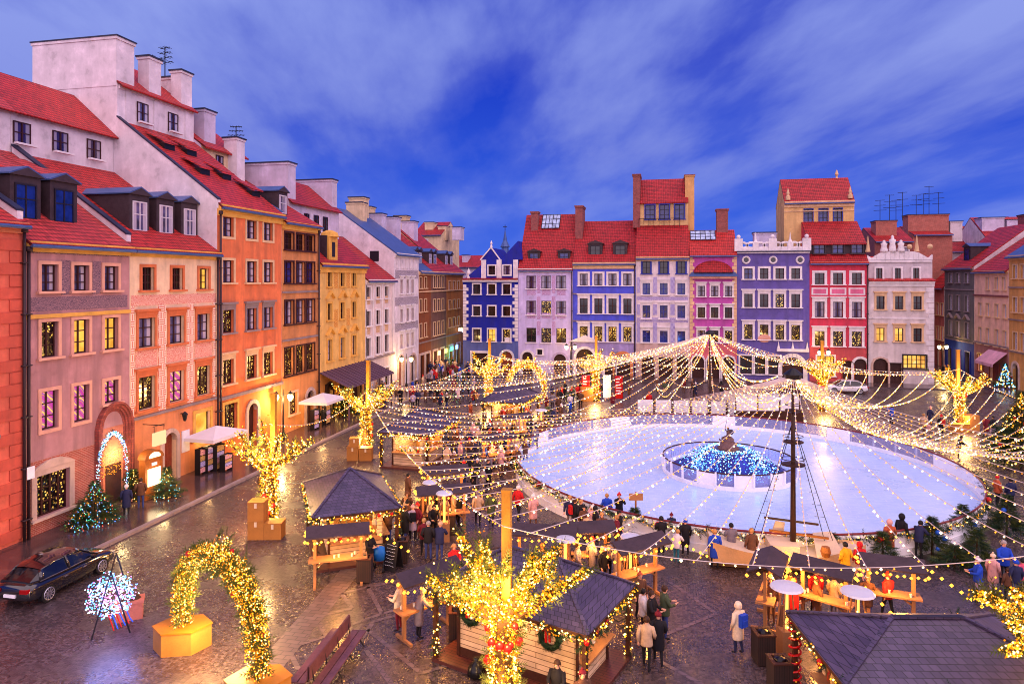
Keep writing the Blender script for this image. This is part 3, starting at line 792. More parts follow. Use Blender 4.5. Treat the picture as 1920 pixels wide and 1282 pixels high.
pv.lathe([(0.9, 0), (0.75, 0.4), (0.3, 0.62), (0.02, 0.66)], 12, (u, 0.5, 16.9)); pv.box(u - 0.3, 0.07, 15.0, u + 0.3, 0.1, 16.4, 2)
H5.part(pv, 'dormer', [YCORN, DKWOOD, SASHD])
H5.chimney(-0.03, 1.3, 3.02, 7.6, 18, 23.7, LAVP); H5.chimney(H5.w - 1.2, H5.w - 0.05, 3.2, 7.6, 18, 23.4, LAVP)
cl_windows(H5, [on_cl(H5, p, 3.0) - 0.45 for p in (574, 592, 609)], 3.0, 17.6, 0.95, 1.6, 'dark')
H5.sloped_parapet(0.0, [(0.1, 14.4), (3.0, 17.0)], up=0.3); H5.finish()

# ---- low white house and the taller white house beyond it
H6 = House('L', LX, 685, 739, 'low white house with shallow pilasters beside the yellow house', plaster('p_white6', (224, 204, 206), 0.25), [(0, 12.9), (6.5, 17.8), (13, 12.9)], GABLEP, roof=TILE2)
c6 = [(687, 694.5), (705, 712), (721, 728)]
H6.row(690, 538, 561, c6, 'dark', trim=TRIMW); H6.row(690, 583.5, 611, c6, 'dark', trim=TRIMW); z6 = H6.row(690, 634, 668, c6, 'dark', trim=TRIMW)
H6.ledge(z6[0] - 0.5, 0.15, 0.2, STONED); H6.cornice(TRIMW)
us = [H6.f((a + b) / 2, 600)[0] for a, b in c6]
for zz0 in (10.2, 7.05):
    for u in us: H6.band(u - 0.45, u + 0.45, zz0, zz0 + 0.8, ornament('relief_ochre', (226, 196, 160), (176, 120, 90), 4))
pl_ = MB()
for u in (0.2, (us[0] + us[1]) / 2, (us[1] + us[2]) / 2, H6.w - 0.4): pl_.box(u - 0.12, -0.06, 4.2, u + 0.12, 0, 12.3)
H6.part(pl_, 'pilasters', TRIMW)
H6.door(us[1], 1.2, 2.9, DOORW, STONE); H6.window(us[0] - 0.6, 1.2, 1.2, 1.9, 'dark', trim=TRIMW); H6.window(us[2] - 0.5, 0.9, 1.2, 2.0, 'glitter', trim=TRIMW); H6.finish()

H7 = House('L', LX, 739, 785, 'white house with grey sgraffito bands and a bare side gable', plaster('p_white7', (226, 214, 226), 0.25), [(0, 16.0), (7.5, 21.3), (15, 16.0)], GABLEP, roof=TIN)
c7 = [(750, 755.5), (761.6, 766.5), (771, 775.5)]
for a, b, pn in ((524.5, 550, 'dark'), (579, 603, 'dark'), (625.6, 652, 'dark')): H7.row(758, a, b, c7, pn, trim=TRIMW, sash=DOORR, sw=0.14, hood='ledge')
GB = ornament('sgraffito_grey', (200, 186, 200), (96, 84, 104), 3.5)
for py in (516, 566, 613): z = H7.f(760, py)[1]; H7.band(0.3, H7.w - 0.3, z - 0.4, z + 0.6, GB)
z = H7.f(760, 493)[1]
for k in range(5): H7.band(0.6 + k * (H7.w - 1) / 5, 0.6 + (k + 0.7) * (H7.w - 1) / 5, z - 0.7, z + 0.8, GABLEP, 0.08, 'attic_panel')
H7.cornice(TRIMW); gm = MB(); p_ = PY(712, 487, 0) if False else None
H7.door(H7.w * 0.25, 1.6, 3.6, DOORR, STONE); H7.door(H7.w * 0.75, 1.6, 3.4, DOORW, STONE)
gm = MB(); gm.box(-0.04, 1.9, 15.0, 0.0, 3.0, 16.2); H7.part(gm, 'gable_window', SASHD)
H7.chimney(3.0, 4.6, 5.5, 7.5, 19, 22.4, CREAMP); H7.chimney(5.8, 7.4, 6.5, 8.5, 19, 23.4, CREAMP); H7.finish()

for i, (a, b, py, lab, col, cols, rws, pn, tile) in enumerate((
    (785, 808.5, 512, 'brown house with white sashes at the left street corner', (140, 76, 44), [(787, 790), (795, 800)], [(520, 540), (561, 583.5), (606, 631)], 'curtain', TIN),
    (808.5, 837, 509, 'grey brown house up the left side street', (120, 84, 76), [(812.5, 816), (820, 824), (828, 832)], [(517.5, 538.6), (561, 582), (603, 627)], 'curtain', TILE2),
    (837, 868, 511, 'ochre house farthest up the left side street', (190, 118, 58), [(841, 845), (849, 853), (857, 861)], [(527, 543), (562, 578), (595, 611)], 'curtain', TILE2))):
    hz = House('L', LX, a, b, lab, plaster('p_street%d' % i, col, 0.4), [(0, 14.0), (7.5, 19.6 + i * 0.3), (14, 14.0)], CREAMP, roof=tile)
    for t, bb in rws: hz.row((a + b) / 2, t, bb, cols, pn, trim=TRIMC, sash=SASHW, sw=0.12)
    hz.ledge(11.2, mat=TRIMC); hz.ledge(4.6, mat=STONED); hz.cornice(TRIMC)
    for f in (0.25, 0.7): hz.door(hz.w * f, 1.6, 3.0, DOORW, STONE, arch=False)
    for k in range(1 + (i != 1)):
        u = hz.w * (0.15 + 0.3 * k); hz.chimney(u, u + 1.6, 5.4 + (k % 2) * 2.2, 7.4 + (k % 2) * 2.2, 17.5, 21.6 + (k % 2) * 1.1, CREAMP if k % 2 else LAVP)
    hz.dormer(hz.w * 0.35, 1.2, 14.8, 1.4, 1.9, 'blue'); hz.dormer(hz.w * 0.65, 1.2, 14.8, 1.4, 1.9, 'blue'); hz.finish()

# ================================================================== north row; blue uplight is put into the blue and violet wall colours
NY = 92.0
def quoins(h, mat, z0, z1, w=(0.5, 0.8)):
    m = MB(); m2 = MB(); z = z0; q = 0
    while z < z1 - 0.3:
        ww = w[q % 2]
        m.box(0.02, -0.05, z, ww, 0, z + 0.42); m2.box(h.w - ww, -0.05, z, h.w - 0.02, 0, z + 0.42); z += 0.46; q += 1
    h.part(m, 'quoins', mat); h.part(m2, 'quoins', mat)
def ztop(h, px, py): return h.f(px, py)[1]

B1 = House('N', NY, 868, 972, 'deep blue corner house with white window frames and quoins', plaster('p_blue', (34, 42, 160), 0.35), [(0, 12.9), (0.3, 12.95), (12, 12.95)], None, ground=plaster('p_blue_g', (92, 104, 170), 0.35), zs=4.3, roof=TILE2)
cb = [(887.5, 900.5), (915.5, 928.6), (943, 957)]
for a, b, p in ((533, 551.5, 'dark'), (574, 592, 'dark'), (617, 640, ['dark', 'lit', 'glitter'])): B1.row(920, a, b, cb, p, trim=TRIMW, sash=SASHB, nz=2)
quoins(B1, TRIMW, 4.4, 12.3); B1.ledge(12.55, 0.35, 0.3, TRIMW, name='cornice')
u0 = B1.f(903, 500)[0]; z1 = ztop(B1, 935, 487); at = MB(); at.box(u0, 0.3, 12.96, B1.w - 0.05, 8, z1)
um = B1.f(937, 500)[0]
at.prism([(u0 - 0.1, 0.3, z1), (um, 0.3, z1), ((u0 + um) / 2, 0.3, z1 + 1.7)], (0, 8, 0)); at.prism([(um, 0.3, z1), (B1.w + 0.5, 0.3, z1), (B1.w - 0.1, 0.3, z1 + 2.6)], (0, 8, 0))
at.prism([(0.1, 0.3, 12.96), (u0 - 0.01, 0.3, 12.96), (u0 - 0.01, 0.3, z1 - 0.6)], (0, 5, 0))
A1 = B1.part(at, 'attic', B1.fac)
tm = MB()
for px in (906, 935, 966): u = B1.f(px, 500)[0]; tm.box(u - 0.35, 0.22, 12.97, u + 0.35, 0.29, z1)
tm.bar((u0 - 0.25, 0.25, z1), ((u0 + um) / 2, 0.25, z1 + 1.75), 0.16, 0.16); tm.bar(((u0 + um) / 2, 0.25, z1 + 1.75), (um, 0.25, z1), 0.16, 0.16)
tm.lathe([(0.2, 0), (0.1, 0.3), (0.18, 0.5), (0.02, 0.9)], 8, ((u0 + um) / 2, 0.4, z1 + 1.8)); tm.lathe([(0.35, 0), (0.2, 0.5), (0.3, 0.8), (0.02, 1.5)], 8, (0.7, 0.5, 13.0))
B1.part(tm, 'attic_trim', TRIMW)
for a, b, p in ((916, 928.5, 'dark'), (944, 957, 'purple')):
    ua, ub = B1.f(a, 600)[0], B1.f(b, 600)[0]; B1.window(ua, ztop(B1, 935, 515), ub - ua, 1.25, p, v=0.01, hole=False, trim=TRIMW, nz=2, sill=False)
B1.door(B1.f(950, 680)[0], 1.6, 2.9, DOORR, TRIMW); u = B1.f(900, 680)[0]; B1.door(u, 2.2, 2.6, DOORW, TRIMW, arch=False)
sg = MB(); u = B1.f(951, 650)[0]; sg.box(u - 0.35, -0.05, 4.3, u + 0.35, 0, 4.9); B1.part(sg, 'plaque', TRIMW); B1.finish(gutter=False)

B2 = House('N', NY, 972, 1074, 'lilac white house with purple painted ornaments and two dormers', plaster('p_lilac', (206, 192, 240), 0.25), [(0, 14.4), (6, 22.2), (12, 14.4)], None, roof=TILE2)
cc2 = [(987, 1005), (1015, 1033), (1042.5, 1062)]
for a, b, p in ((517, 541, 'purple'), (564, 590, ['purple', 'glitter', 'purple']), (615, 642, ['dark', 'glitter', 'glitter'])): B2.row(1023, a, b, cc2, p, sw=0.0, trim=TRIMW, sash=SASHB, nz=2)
OP = ornament('painted_purple', (204, 184, 224), (150, 74, 140), 3.4, 0.62)
us = [B2.f((a + b) / 2, 600)[0] for a, b in cc2]
for i in (0, 1):
    mid = (us[i] + us[i + 1]) / 2
    for z0, z1 in ((5.3, 7.2), (7.4, 10.6), (11.0, 13.4)): B2.band(mid - 0.25, mid + 0.25, z0, z1, OP)
for u in us:
    for z0 in (7.55, 10.75): B2.band(u - 0.6, u + 0.6, z0, z0 + 0.75, OP)
B2.cornice(TRIMW); B2.door(B2.f(1050, 680)[0], 1.7, 2.7, DOORW, plaster('tl', (190, 170, 214))); B2.door(B2.f(989, 680)[0], 1.5, 2.9, DOORW, TRIMW)
B2.window(B2.f(1012, 665)[0] - 0.35, 2.6, 0.7, 0.7, 'dark', trim=TRIMW, nz=1)
for p in (999, 1056): u = B2.f(p, 480)[0]; B2.dormer(u - 0.85, 0.9, 15.1, 1.7, 1.6, 'blue', sash=SASHD, cap=DKWOOD, rise=0.35)
u = B2.f(988, 420)[0]; B2.chimney(u - 0.2, u + 0.8, 4.0, 5.4, 17, 22.6, BRICKD, BRICKD); u = B2.f(1087, 420)[0] + 0.4; B2.chimney(u - 1.4, u - 0.4, 3.2, 6.5, 17, 23.2, BRICKD, BRICKD)
B2.skylight(B2.f(1000, 420)[0] + 0.4, B2.f(1032, 420)[0] + 0.6, 4.3, 20.0, 5.9, 22.05); B2.pipe(B2.w - 0.1, 14.0); B2.finish()

B3 = House('N', NY, 1074, 1192, 'blue violet house with four window columns and double white frames', plaster('p_violet', (84, 92, 220), 0.3), [(0, 15.2), (6, 21.1), (12, 15.2)], None, ground=plaster('p_violet_g', (166, 150, 206), 0.3), zs=4.6, roof=TILE2)
cc3 = [(1087, 1102), (1114, 1130), (1141, 1156), (1169, 1184)]
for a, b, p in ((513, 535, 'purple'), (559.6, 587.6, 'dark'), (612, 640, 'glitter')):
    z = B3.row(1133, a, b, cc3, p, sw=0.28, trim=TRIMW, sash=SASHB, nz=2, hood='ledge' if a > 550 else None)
B3.ledge(ztop(B3, 1133, 552), mat=STONED); B3.ledge(ztop(B3, 1133, 603), mat=STONED); B3.cornice(TRIMC, h=0.9)
B3.door(B3.f(1097, 680)[0], 2.4, 3.5, DOORW, TRIMW, 0.35); B3.door(B3.f(1168, 680)[0], 1.9, 2.9, DOORW, plaster('p_orange_trim', (224, 140, 90)), 0.4); B3.door(B3.f(1143, 680)[0], 1.3, 2.2, DOORW, TRIMW)
for p in (1115, 1162): u = B3.f(p, 480)[0]; B3.dormer(u - 0.95, 0.9, 15.9, 1.9, 1.8, 'dark', sash=SASHD, cap=DKWOOD, rise=0.4)
pd = MB(); u = B3.f(1097, 655)[0]; pd.prism([(u - 2.2, -0.35, 4.5), (u + 2.2, -0.35, 4.5), (u, -0.35, 5.4)], (0, 0.33, 0)); B3.part(pd, 'door_pediment', TRIMW)
B3.pipe(B3.w - 0.12, 14.6); B3.finish()

B4 = House('N', NY, 1192, 1293, 'cream house with ornate sgraffito floors and a tall roof tower', plaster('p_cream_n', (222, 208, 214), 0.25), [(0, 15.9), (4, 20.2), (4, 23.6), (7.4, 27.0), (11, 23.0)], None, ground=plaster('p_cream_ng', (206, 176, 170), 0.3), zs=4.4, roof=TILE2, clm=plaster('p_tower', (226, 186, 132)))
cc4 = [(1205, 1219), (1237, 1252), (1270, 1285)]
BT = pm('trim_blue', (40, 50, 150), 0.5, 0.15)
B4.row(1245, 490, 513, cc4, 'dark', sw=0.2, trim=BT, sash=SASHD, nz=2)
for a, b, p in ((530.6, 552, 'blue'), (572.7, 597.6, 'blue'), (620, 642, 'blue')): B4.row(1245, a, b, cc4, p, sw=0.18, trim=TRIMW, sash=BT, nz=2, hood='ledge')
SGN = meander('sgraffito_n', (206, 200, 232), (110, 90, 170)); us = [B4.f((a + b) / 2, 600)[0] for a, b in cc4]
edges = [0.15] + [x for u in us for x in (u - 0.85, u + 0.85)] + [B4.w - 0.15]
for i in range(0, 8, 2):
    for z0, z1 in ((4.6, 7.2), (8.2, 9.6), (11.1, 13.2)): B4.band(edges[i], edges[i + 1], z0, z1, SGN)
for z0 in (7.25, 10.0): B4.band(0.15, B4.w - 0.15, z0 + (0.0 if z0 < 8 else 0.15), z0 + 0.6, ornament('frieze_n', (206, 196, 228), (110, 84, 160), 4.5))
B4.cornice(TRIMC, h=0.6); B4.door(B4.f(1215, 690)[0], 1.7, 2.9, DOORW, STONE); B4.door(B4.f(1250, 690)[0], 2.0, 2.6, DOORW, STONE, arch=False); B4.door(B4.f(1278, 690)[0], 1.7, 2.9, DOORW, STONE)
for f in (0.17, 0.45, 0.74): B4.window(B4.w * f, 21.1, 1.25, 2.0, 'blue', sw=0.14, trim=BT, sash=SASHD, v=3.7, hole=False, nz=3)
rl = MB(); rl.tube([(0.3, 3.4, 21.2), (B4.w - 1.2, 3.4, 21.2)], 0.04, 5)
for k in range(9): rl.tube([(0.3 + k * (B4.w - 1.5) / 8, 3.4, 20.0), (0.3 + k * (B4.w - 1.5) / 8, 3.4, 21.2)], 0.035, 5)
B4.part(rl, 'roof_railing', IRON)
B4.chimney(-0.5, 0.45, 3.6, 7.6, 20, 27.4, BRICKD, BRICKD); B4.chimney(B4.w - 0.4, B4.w + 0.8, 4.3, 7.6, 16, 27.2, plaster('p_tower2', (220, 170, 110)), BRICKD)
B4.finish()

B5 = House('N', NY, 1293, 1382, 'pink house with a tiled arched gable and brown drainpipe', plaster('p_pink', (188, 84, 170), 0.3), [(0, 16.2), (3.5, 19.4), (8, 15.5)], None, ground=plaster('p_pink_g', (214, 108, 120), 0.3), zs=4.5, roof=TILE)
cc5 = [(1308, 1322), (1333, 1347), (1359, 1373)]
for a, b, p in ((536, 555.5, 'purple'), (576, 596, 'dark'), (619.5, 641, ['purple', 'dark', 'glitter'])): B5.row(1337, a, b, cc5, p, sw=0.16, trim=TRIMW, sash=SASHB, nz=2, hood='ledge')
quoins(B5, TRIMC, 4.5, 15.9, (0.4, 0.6))
ar = MB(); uc = B5.w / 2; rr = B5.w * 0.41; zc = ztop(B5, 1337, 511); n = 12
for i in range(n):
    a0, a1 = PI * i / n, PI * (i + 1) / n
    P0 = (uc - rr * math.cos(a0), zc + 1.5 * math.sin(a0)); P1 = (uc - rr * math.cos(a1), zc + 1.5 * math.sin(a1))
    ar.prism([(P0[0], -0.5, zc), (P1[0], -0.5, zc), (P1[0], -0.02, P1[1] + 0.02), (P0[0], -0.02, P0[1] + 0.02)], (0, 0, 0.03))
B5.part(ar, 'arched_tile_gable', TILE2); co = MB(); co.prism([(-0.1, -0.7, zc - 0.5), (B5.w + 0.1, -0.7, zc - 0.5), (B5.w - 0.3, 0, zc), (0.3, 0, zc)], (0, 0, 0.12)); co.box(0.2, -0.5, zc - 0.8, B5.w - 0.2, -0.02, zc - 0.52, 1)
B5.part(co, 'tin_canopy', [TIN, TRIMP])
for f in (0.18, 0.5, 0.82): B5.door(B5.w * f, 1.5, 2.9, DOORW, TRIMW, 0.22)
B5.chimney(B5.w * 0.62, B5.w * 0.86, 3.0, 4.6, 17, 22.3, BRICKD, BRICKD); B5.skylight(0.2, 3.4, 1.9, 17.95, 3.3, 19.2); B5.finish()

B6 = House('N', NY, 1382, 1518, 'grey violet house with a white scrolled parapet and round attic windows', plaster('p_greyviolet', (104, 92, 168), 0.35), [(0, 16.4), (0.4, 16.45), (9, 16.45)], None, roof=LEAD)
cc6 = [(1395.5, 1411), (1424.5, 1441), (1454, 1470), (1483.5, 1500)]
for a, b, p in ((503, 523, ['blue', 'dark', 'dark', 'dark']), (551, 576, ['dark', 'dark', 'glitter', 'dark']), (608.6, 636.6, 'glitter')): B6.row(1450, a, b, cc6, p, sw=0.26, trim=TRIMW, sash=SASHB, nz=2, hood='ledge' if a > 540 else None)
B6.ledge(16.2, 0.4, 0.3, TRIMW, name='cornice')
oc = MB()
for p in (1399, 1449.5, 1500): u = B6.f(p, 487)[0]; oc.tube([(u + 0.42 * math.cos(t), -0.04, ztop(B6, p, 487.5) + 0.42 * math.sin(t)) for t in [2 * PI * k / 14 for k in range(14)]], 0.12, 6, 0, closed=True); oc.box(u - 0.3, -0.015, ztop(B6, p, 487.5) - 0.3, u + 0.3, 0, ztop(B6, p, 487.5) + 0.3, 1)
B6.part(oc, 'round_window', [TRIMW, PANES['dark']])
pp = MB(); pp.box(0.1, 0.0, 16.51, B6.w - 0.1, 0.35, 16.95)
for p in (1385, 1449, 1513): u = B6.f(p, 460)[0]; pp.box(u - 0.5, -0.06, 16.52, u + 0.5, 0.42, 18.1); pp.sphere((u, 0.18, 18.35), 0.26); 
for p in (1417, 1482): u = B6.f(p, 460)[0]; pp.box(u - 0.35, -0.04, 16.52, u + 0.35, 0.4, 17.6); pp.lathe([(0.3, 0), (0.12, 0.4), (0.02, 1.3)], 8, (u, 0.18, 17.6))
for k in range(8):
    u = B6.f(1393 + k * 16, 460)[0]
    pp.tube([(u + 0.55 * math.cos(t), 0.17, 17.25 + 0.35 * math.sin(t)) for t in [2 * PI * j / 10 for j in range(10)]], 0.16, 5, 0, closed=True)
B6.part(pp, 'parapet', TRIMW)
cr = MB(); u = B6.f(1433, 650)[0]; cr.lathe([(0.02, -0.16), (0.75, -0.1), (0.8, 0), (0.02, 0.01)], 12, (0, 0, 0)); cr.v = [(u + x, -0.06 + z * 0.5, 5.35 + y * 0.65) for x, y, z in cr.v]; B6.part(cr, 'cartouche', TRIMP)
d = B6.door(B6.f(1486, 690)[0], 2.5, 3.0, DOORW, TRIMW, 0.5)
pq = MB(); u = B6.f(1486, 690)[0]; pq.box(u - 1.9, -0.3, 3.75, u + 1.9, 0, 4.1); [pq.lathe([(0.2, 0), (0.1, 0.4), (0.02, 0.9)], 8, (u + k, -0.15, 4.1)) for k in (-1.7, 0, 1.7)]; B6.part(pq, 'portal_cornice', TRIMW, parent=d)
for p in (1400, 1425, 1450): B6.window(B6.f(p, 690)[0] - 0.8, 0.8, 1.6, 2.3, 'dark', sw=0.2, trim=TRIMW)
B6.chimney(2.6, 5.4, 4, 5.6, 16.4, 19.2, LAVP); B6.finish(gutter=False)

B7 = House('N', NY, 1518, 1628, 'rose red house with white frames under a band of attic windows', plaster('p_rose', (214, 66, 92), 0.35), [(0, 15.1), (1.0, 16.0), (1.0, 17.5), (5, 20.4), (10, 16)], None, ground=plaster('p_rose_g', (196, 84, 90), 0.3), zs=4.3, roof=TILE2, clm=DKWOOD)
cc7 = [(1527.5, 1546), (1562, 1580.6), (1597, 1616)]
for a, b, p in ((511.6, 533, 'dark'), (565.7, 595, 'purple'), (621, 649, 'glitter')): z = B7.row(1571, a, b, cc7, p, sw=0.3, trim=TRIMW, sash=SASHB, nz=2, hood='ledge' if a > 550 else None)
us = [B7.f((a + b) / 2, 600)[0] for a, b in cc7]; zt = ztop(B7, 1571, 553)
for u in us: B7.band(u - 0.95, u + 0.95, zt, zt + 0.9, TRIMW, 0.05, 'panel'); B7.band(u - 0.75, u + 0.75, zt + 0.15, zt + 0.75, plaster('p_rose2', (220, 110, 150)), 0.06, 'panel')
for f in (0.1, 0.42, 0.75): B7.window(B7.w * f, 16.15, 1.3, 1.2, 'blue', sw=0.1, trim=DKWOOD, sash=SASHD, v=0.71, hole=False, nz=2)
B7.cornice(plaster('rose_corn', (220, 120, 100)), h=0.4); B7.door(B7.f(1613, 690)[0], 1.5, 3.0, DOORW, TRIMW); B7.door(B7.f(1590, 690)[0], 1.3, 2.7, DOORW, DOORR, 0.1); B7.window(B7.f(1548, 690)[0] - 1, 0.8, 2.0, 2.5, 'lit', trim=TRIMW); B7.pipe(B7.w - 0.1, 14.6); B7.finish()
# tower behind the rose house
T7 = House('N', NY + 5.2, 1470, 1602, 'sand coloured tower house with pinnacles rising behind the grey violet and rose houses', plaster('p_sand', (222, 180, 122), 0.3), [(0, 23.3), (3.2, 26.6), (6.4, 23.3)], None, roof=TILE2, name='tower_house')
for a, b in ((1508, 1524), (1536, 1552), (1563, 1579)): ua, ub = T7.f(a, 410)[0], T7.f(b, 410)[0]; T7.window(ua, ztop(T7, 1540, 417), ub - ua, 1.8, 'blue', sw=0.1, trim=BT, sash=SASHD)
T7.cornice(TRIMC, h=0.8); pn = MB()
for u in (0.5, T7.w - 0.5): pn.lathe([(0.3, 0), (0.3, 0.5), (0.16, 0.6), (0.2, 0.9), (0.02, 1.6)], 8, (u, 0.0, 23.5))
pn.lathe([(0.2, 0), (0.1, 0.3), (0.25, 0.6), (0.05, 1.2)], 8, (T7.w - 1.4, 3.2, 26.6)); T7.part(pn, 'pinnacles', TRIMC)
T7.ledge(21.9, 0.1, 0.12, TRIMC); T7.finish()

B8 = House('N', NY, 1628, 1752, 'white house with statues on its curved attic and rusticated corners', plaster('p_white8', (216, 204, 206), 0.3), [(0, 12.75), (0.6, 12.9), (0.6, 15.6), (9, 15.4)], None, roof=TILE, clm=plaster('p_white8b', (214, 204, 212), 0.2))
cc8 = [(1643, 1658.6), (1678, 1693.6), (1712.6, 1728)]
B8.row(1686, 555, 580, cc8, 'dark', sw=0.22, trim=TRIMC, sash=SASHB, nz=2, hood='ledge'); B8.row(1686, 615, 640, cc8, ['lit', 'lit', 'dark'], sw=0.22, trim=TRIMC, sash=SASHB, nz=2, hood='ledge')
for a, b in cc8: ua, ub = B8.f(a + 1, 600)[0], B8.f(b, 600)[0]; B8.window(ua, ztop(B8, 1686, 523), ub - ua - 0.15, 1.35, 'dark', v=0.31, hole=False, sw=0.2, trim=TRIMW, sash=SASHB, nz=2)
B8.cornice(TRIMW, z=12.75, h=0.7); B8.ledge(ztop(B8, 1686, 598), 0.08, 0.2, TRIMW)
at = MB(); n = 14
for i in range(n):
    f0, f1 = i / n, (i + 1) / n
    g = lambda f: 15.4 + (0.9 if 0.28 < f < 0.72 else 0.9 * (0.5 - 0.5 * math.cos(PI * min(f, 1 - f) / 0.28))) + (0.5 if f < 0.04 or f > 0.96 else 0)
    at.prism([(B8.w * f0 + 0.02, 0.5, 15.3), (B8.w * f1, 0.5, 15.3), (B8.w * f1, 0.5, g(f1)), (B8.w * f0 + 0.02, 0.5, g(f0))], (0, 0.4, 0))
at.box(0.1, 0.35, 15.0, B8.w - 0.1, 0.495, 15.25)
B8.part(at, 'attic_parapet', TRIMW)
stt = MB()
for f, hgt in ((0.27, 1.5), (0.40, 2.1), (0.53, 1.5)):
    u = B8.w * f; stt.lathe([(0.42, 0), (0.45, 0.25), (0.3, 0.5 * hgt), (0.4, 0.72 * hgt), (0.15, 0.8 * hgt), (0.2, 0.9 * hgt), (0.05, hgt)], 9, (u, 0.7, 16.25))
B8.part(stt, 'statues', TRIMW, True)
pn = MB()
for f in (0.02, 0.77): pn.lathe([(0.3, 0), (0.22, 0.5), (0.03, 2.0)], 6, (B8.w * f, 0.7, 16.3))
for f in (0.66, 0.97): pn.sphere((B8.w * f, 0.7, 16.9), 0.32)
B8.part(pn, 'finials', TRIMC); qm = MB()
for k in range(18): qm.box(B8.w - (0.9 if k % 2 else 0.65), -0.06, 0.3 + k * 0.65, B8.w - 0.02, 0, 0.85 + k * 0.65)
B8.part(qm, 'quoins', TRIMW); B8.door(B8.f(1651, 690)[0], 1.7, 3.1, DOORW, STONE, 0.2); B8.door(B8.f(1678, 690)[0], 1.6, 2.5, DOORW, DOORW, 0.1, arch=False)
B8.window(B8.f(1694, 690)[0], 2.0, 2.5, 1.6, 'lit', sw=0.15, nx=5, nz=3, trim=IRON); B8.finish(gutter=False)

# ================================================================== east row and roofs behind
EX = 40.5
E1 = House('E', EX, 1892, 2010, 'ochre house with pale shutters at the right edge', plaster('p_ochre_e', (216, 158, 92), 0.35), [(0, 15.7), (6, 20), (12, 15.7)], WHITEP, roof=TIN)
ce = [(1900, 1907.5), (1914, 1922), (1932, 1941), (1955, 1965)]
for a, b in ((497, 521.5), (557.5, 585), (623, 656)): E1.row(1904, a, b, ce, 'curtain', trim=TRIMC, sash=SASHW, sw=0.12)
for py in (540, 600): E1.ledge(ztop(E1, 1896, py), mat=STONED)
E1.ledge(4.3, mat=STONED); E1.cornice(TRIMC); E1.door(1.6, 1.4, 3.0, DOORW, STONE); E1.door(5.5, 1.4, 3.0, DOORW, STONE); E1.finish()
E2 = House('E', EX, 1827, 1891.5, 'peach house with grey sashes and a pink shop front', plaster('p_peach', (240, 190, 166), 0.25), [(0, 14.0), (6, 18.4), (12, 14)], WHITEP, ground=plaster('p_peach_g', (170, 110, 110), 0.3), zs=4.6, roof=TILE2)
E2.row(1866, 520, 543, [(1849, 1855), (1866, 1872), (1880, 1886)], 'curtain', trim=TRIMC, sash=SASHW, sw=0.1)
for a, b in ((569.6, 593.5), (617, 648)): E2.row(1862, a, b, [(1835, 1841), (1849, 1856), (1866, 1872.5), (1881, 1888)], 'curtain', trim=TRIMC, sash=SASHW, sw=0.1)
E2.ledge(ztop(E2, 1860, 556), 0.2, 0.2, plaster('dk_ledge', (130, 72, 76))); E2.ledge(4.6, 0.2, 0.2, STONED)
sa = MB(); u = E2.w * 0.45; sa.prism([(u, -1.6, 2.6), (E2.w - 0.3, -1.6, 2.6), (E2.w - 0.3, -0.02, 4.0), (u, -0.02, 4.0)], (0, 0, 0.06)); sa.box(u, -1.61, 2.3, E2.w - 0.3, -1.57, 2.6); E2.part(sa, 'awning', plaster('aw_pink', (226, 170, 190), 0.05))
E2.door(E2.w * 0.62, 2.4, 2.4, DOORR, DOORR, 0.1, arch=False); E2.window(1.0, 1.0, 1.6, 2.2, 'lit', trim=DOORR); E2.cornice(TRIMC, h=0.3); E2.finish()
E3 = House('E', EX, 1771, 1826.5, 'dark grey green house with a blue shop front up the right side street', plaster('p_greygreen', (112, 106, 104), 0.4), [(0, 14.6), (7, 20.2), (14, 14.6)], WHITEP, ground=plaster('p_blue_shop', (44, 66, 150), 0.3), zs=4.3, roof=TILE2)
cs = [(1779, 1785.7), (1793.5, 1800), (1810, 1816.5)]
for a, b in ((513, 530), (554, 582), (603, 631)): E3.row(1797, a, b, cs, 'curtain', trim=STONED, sash=SASHW, sw=0.14, hood='pediment' if a == 603 else None)
E3.cornice(STONED); E3.ledge(11.4, mat=STONED); E3.ledge(4.3, mat=STONED)
for f in (0.2, 0.5, 0.8): E3.door(E3.w * f, 1.5, 3.0, DOORW, BT, 0.12, arch=False)
E3.dormer(E3.w * 0.4, 1.0, 15.4, 2.2, 2.0, 'blue', sash=SASHD); E3.chimney(E3.w * 0.1, E3.w * 0.6, 9, 11, 15, 22.0, BRICKD); E3.finish()
E4 = House('E', EX, 1742, 1770.5, 'salmon house farthest up the right side street', plaster('p_salmon', (196, 110, 104), 0.3), [(0, 11.8), (5, 16.5), (12, 11.8)], WHITEP, roof=TILE2)
for a, b in ((568, 590), (612, 636)): E4.row(1760, a, b, [(1755.5, 1760.5), (1764, 1769)], 'curtain', trim=TRIMC, sash=SASHW, sw=0.12)
E4.door(E4.w * 0.8, 1.4, 2.8, DOORW, STONE); E4.dormer(E4.w * 0.7, 0.8, 12.6, 1.6, 1.9, 'blue'); E4.finish()

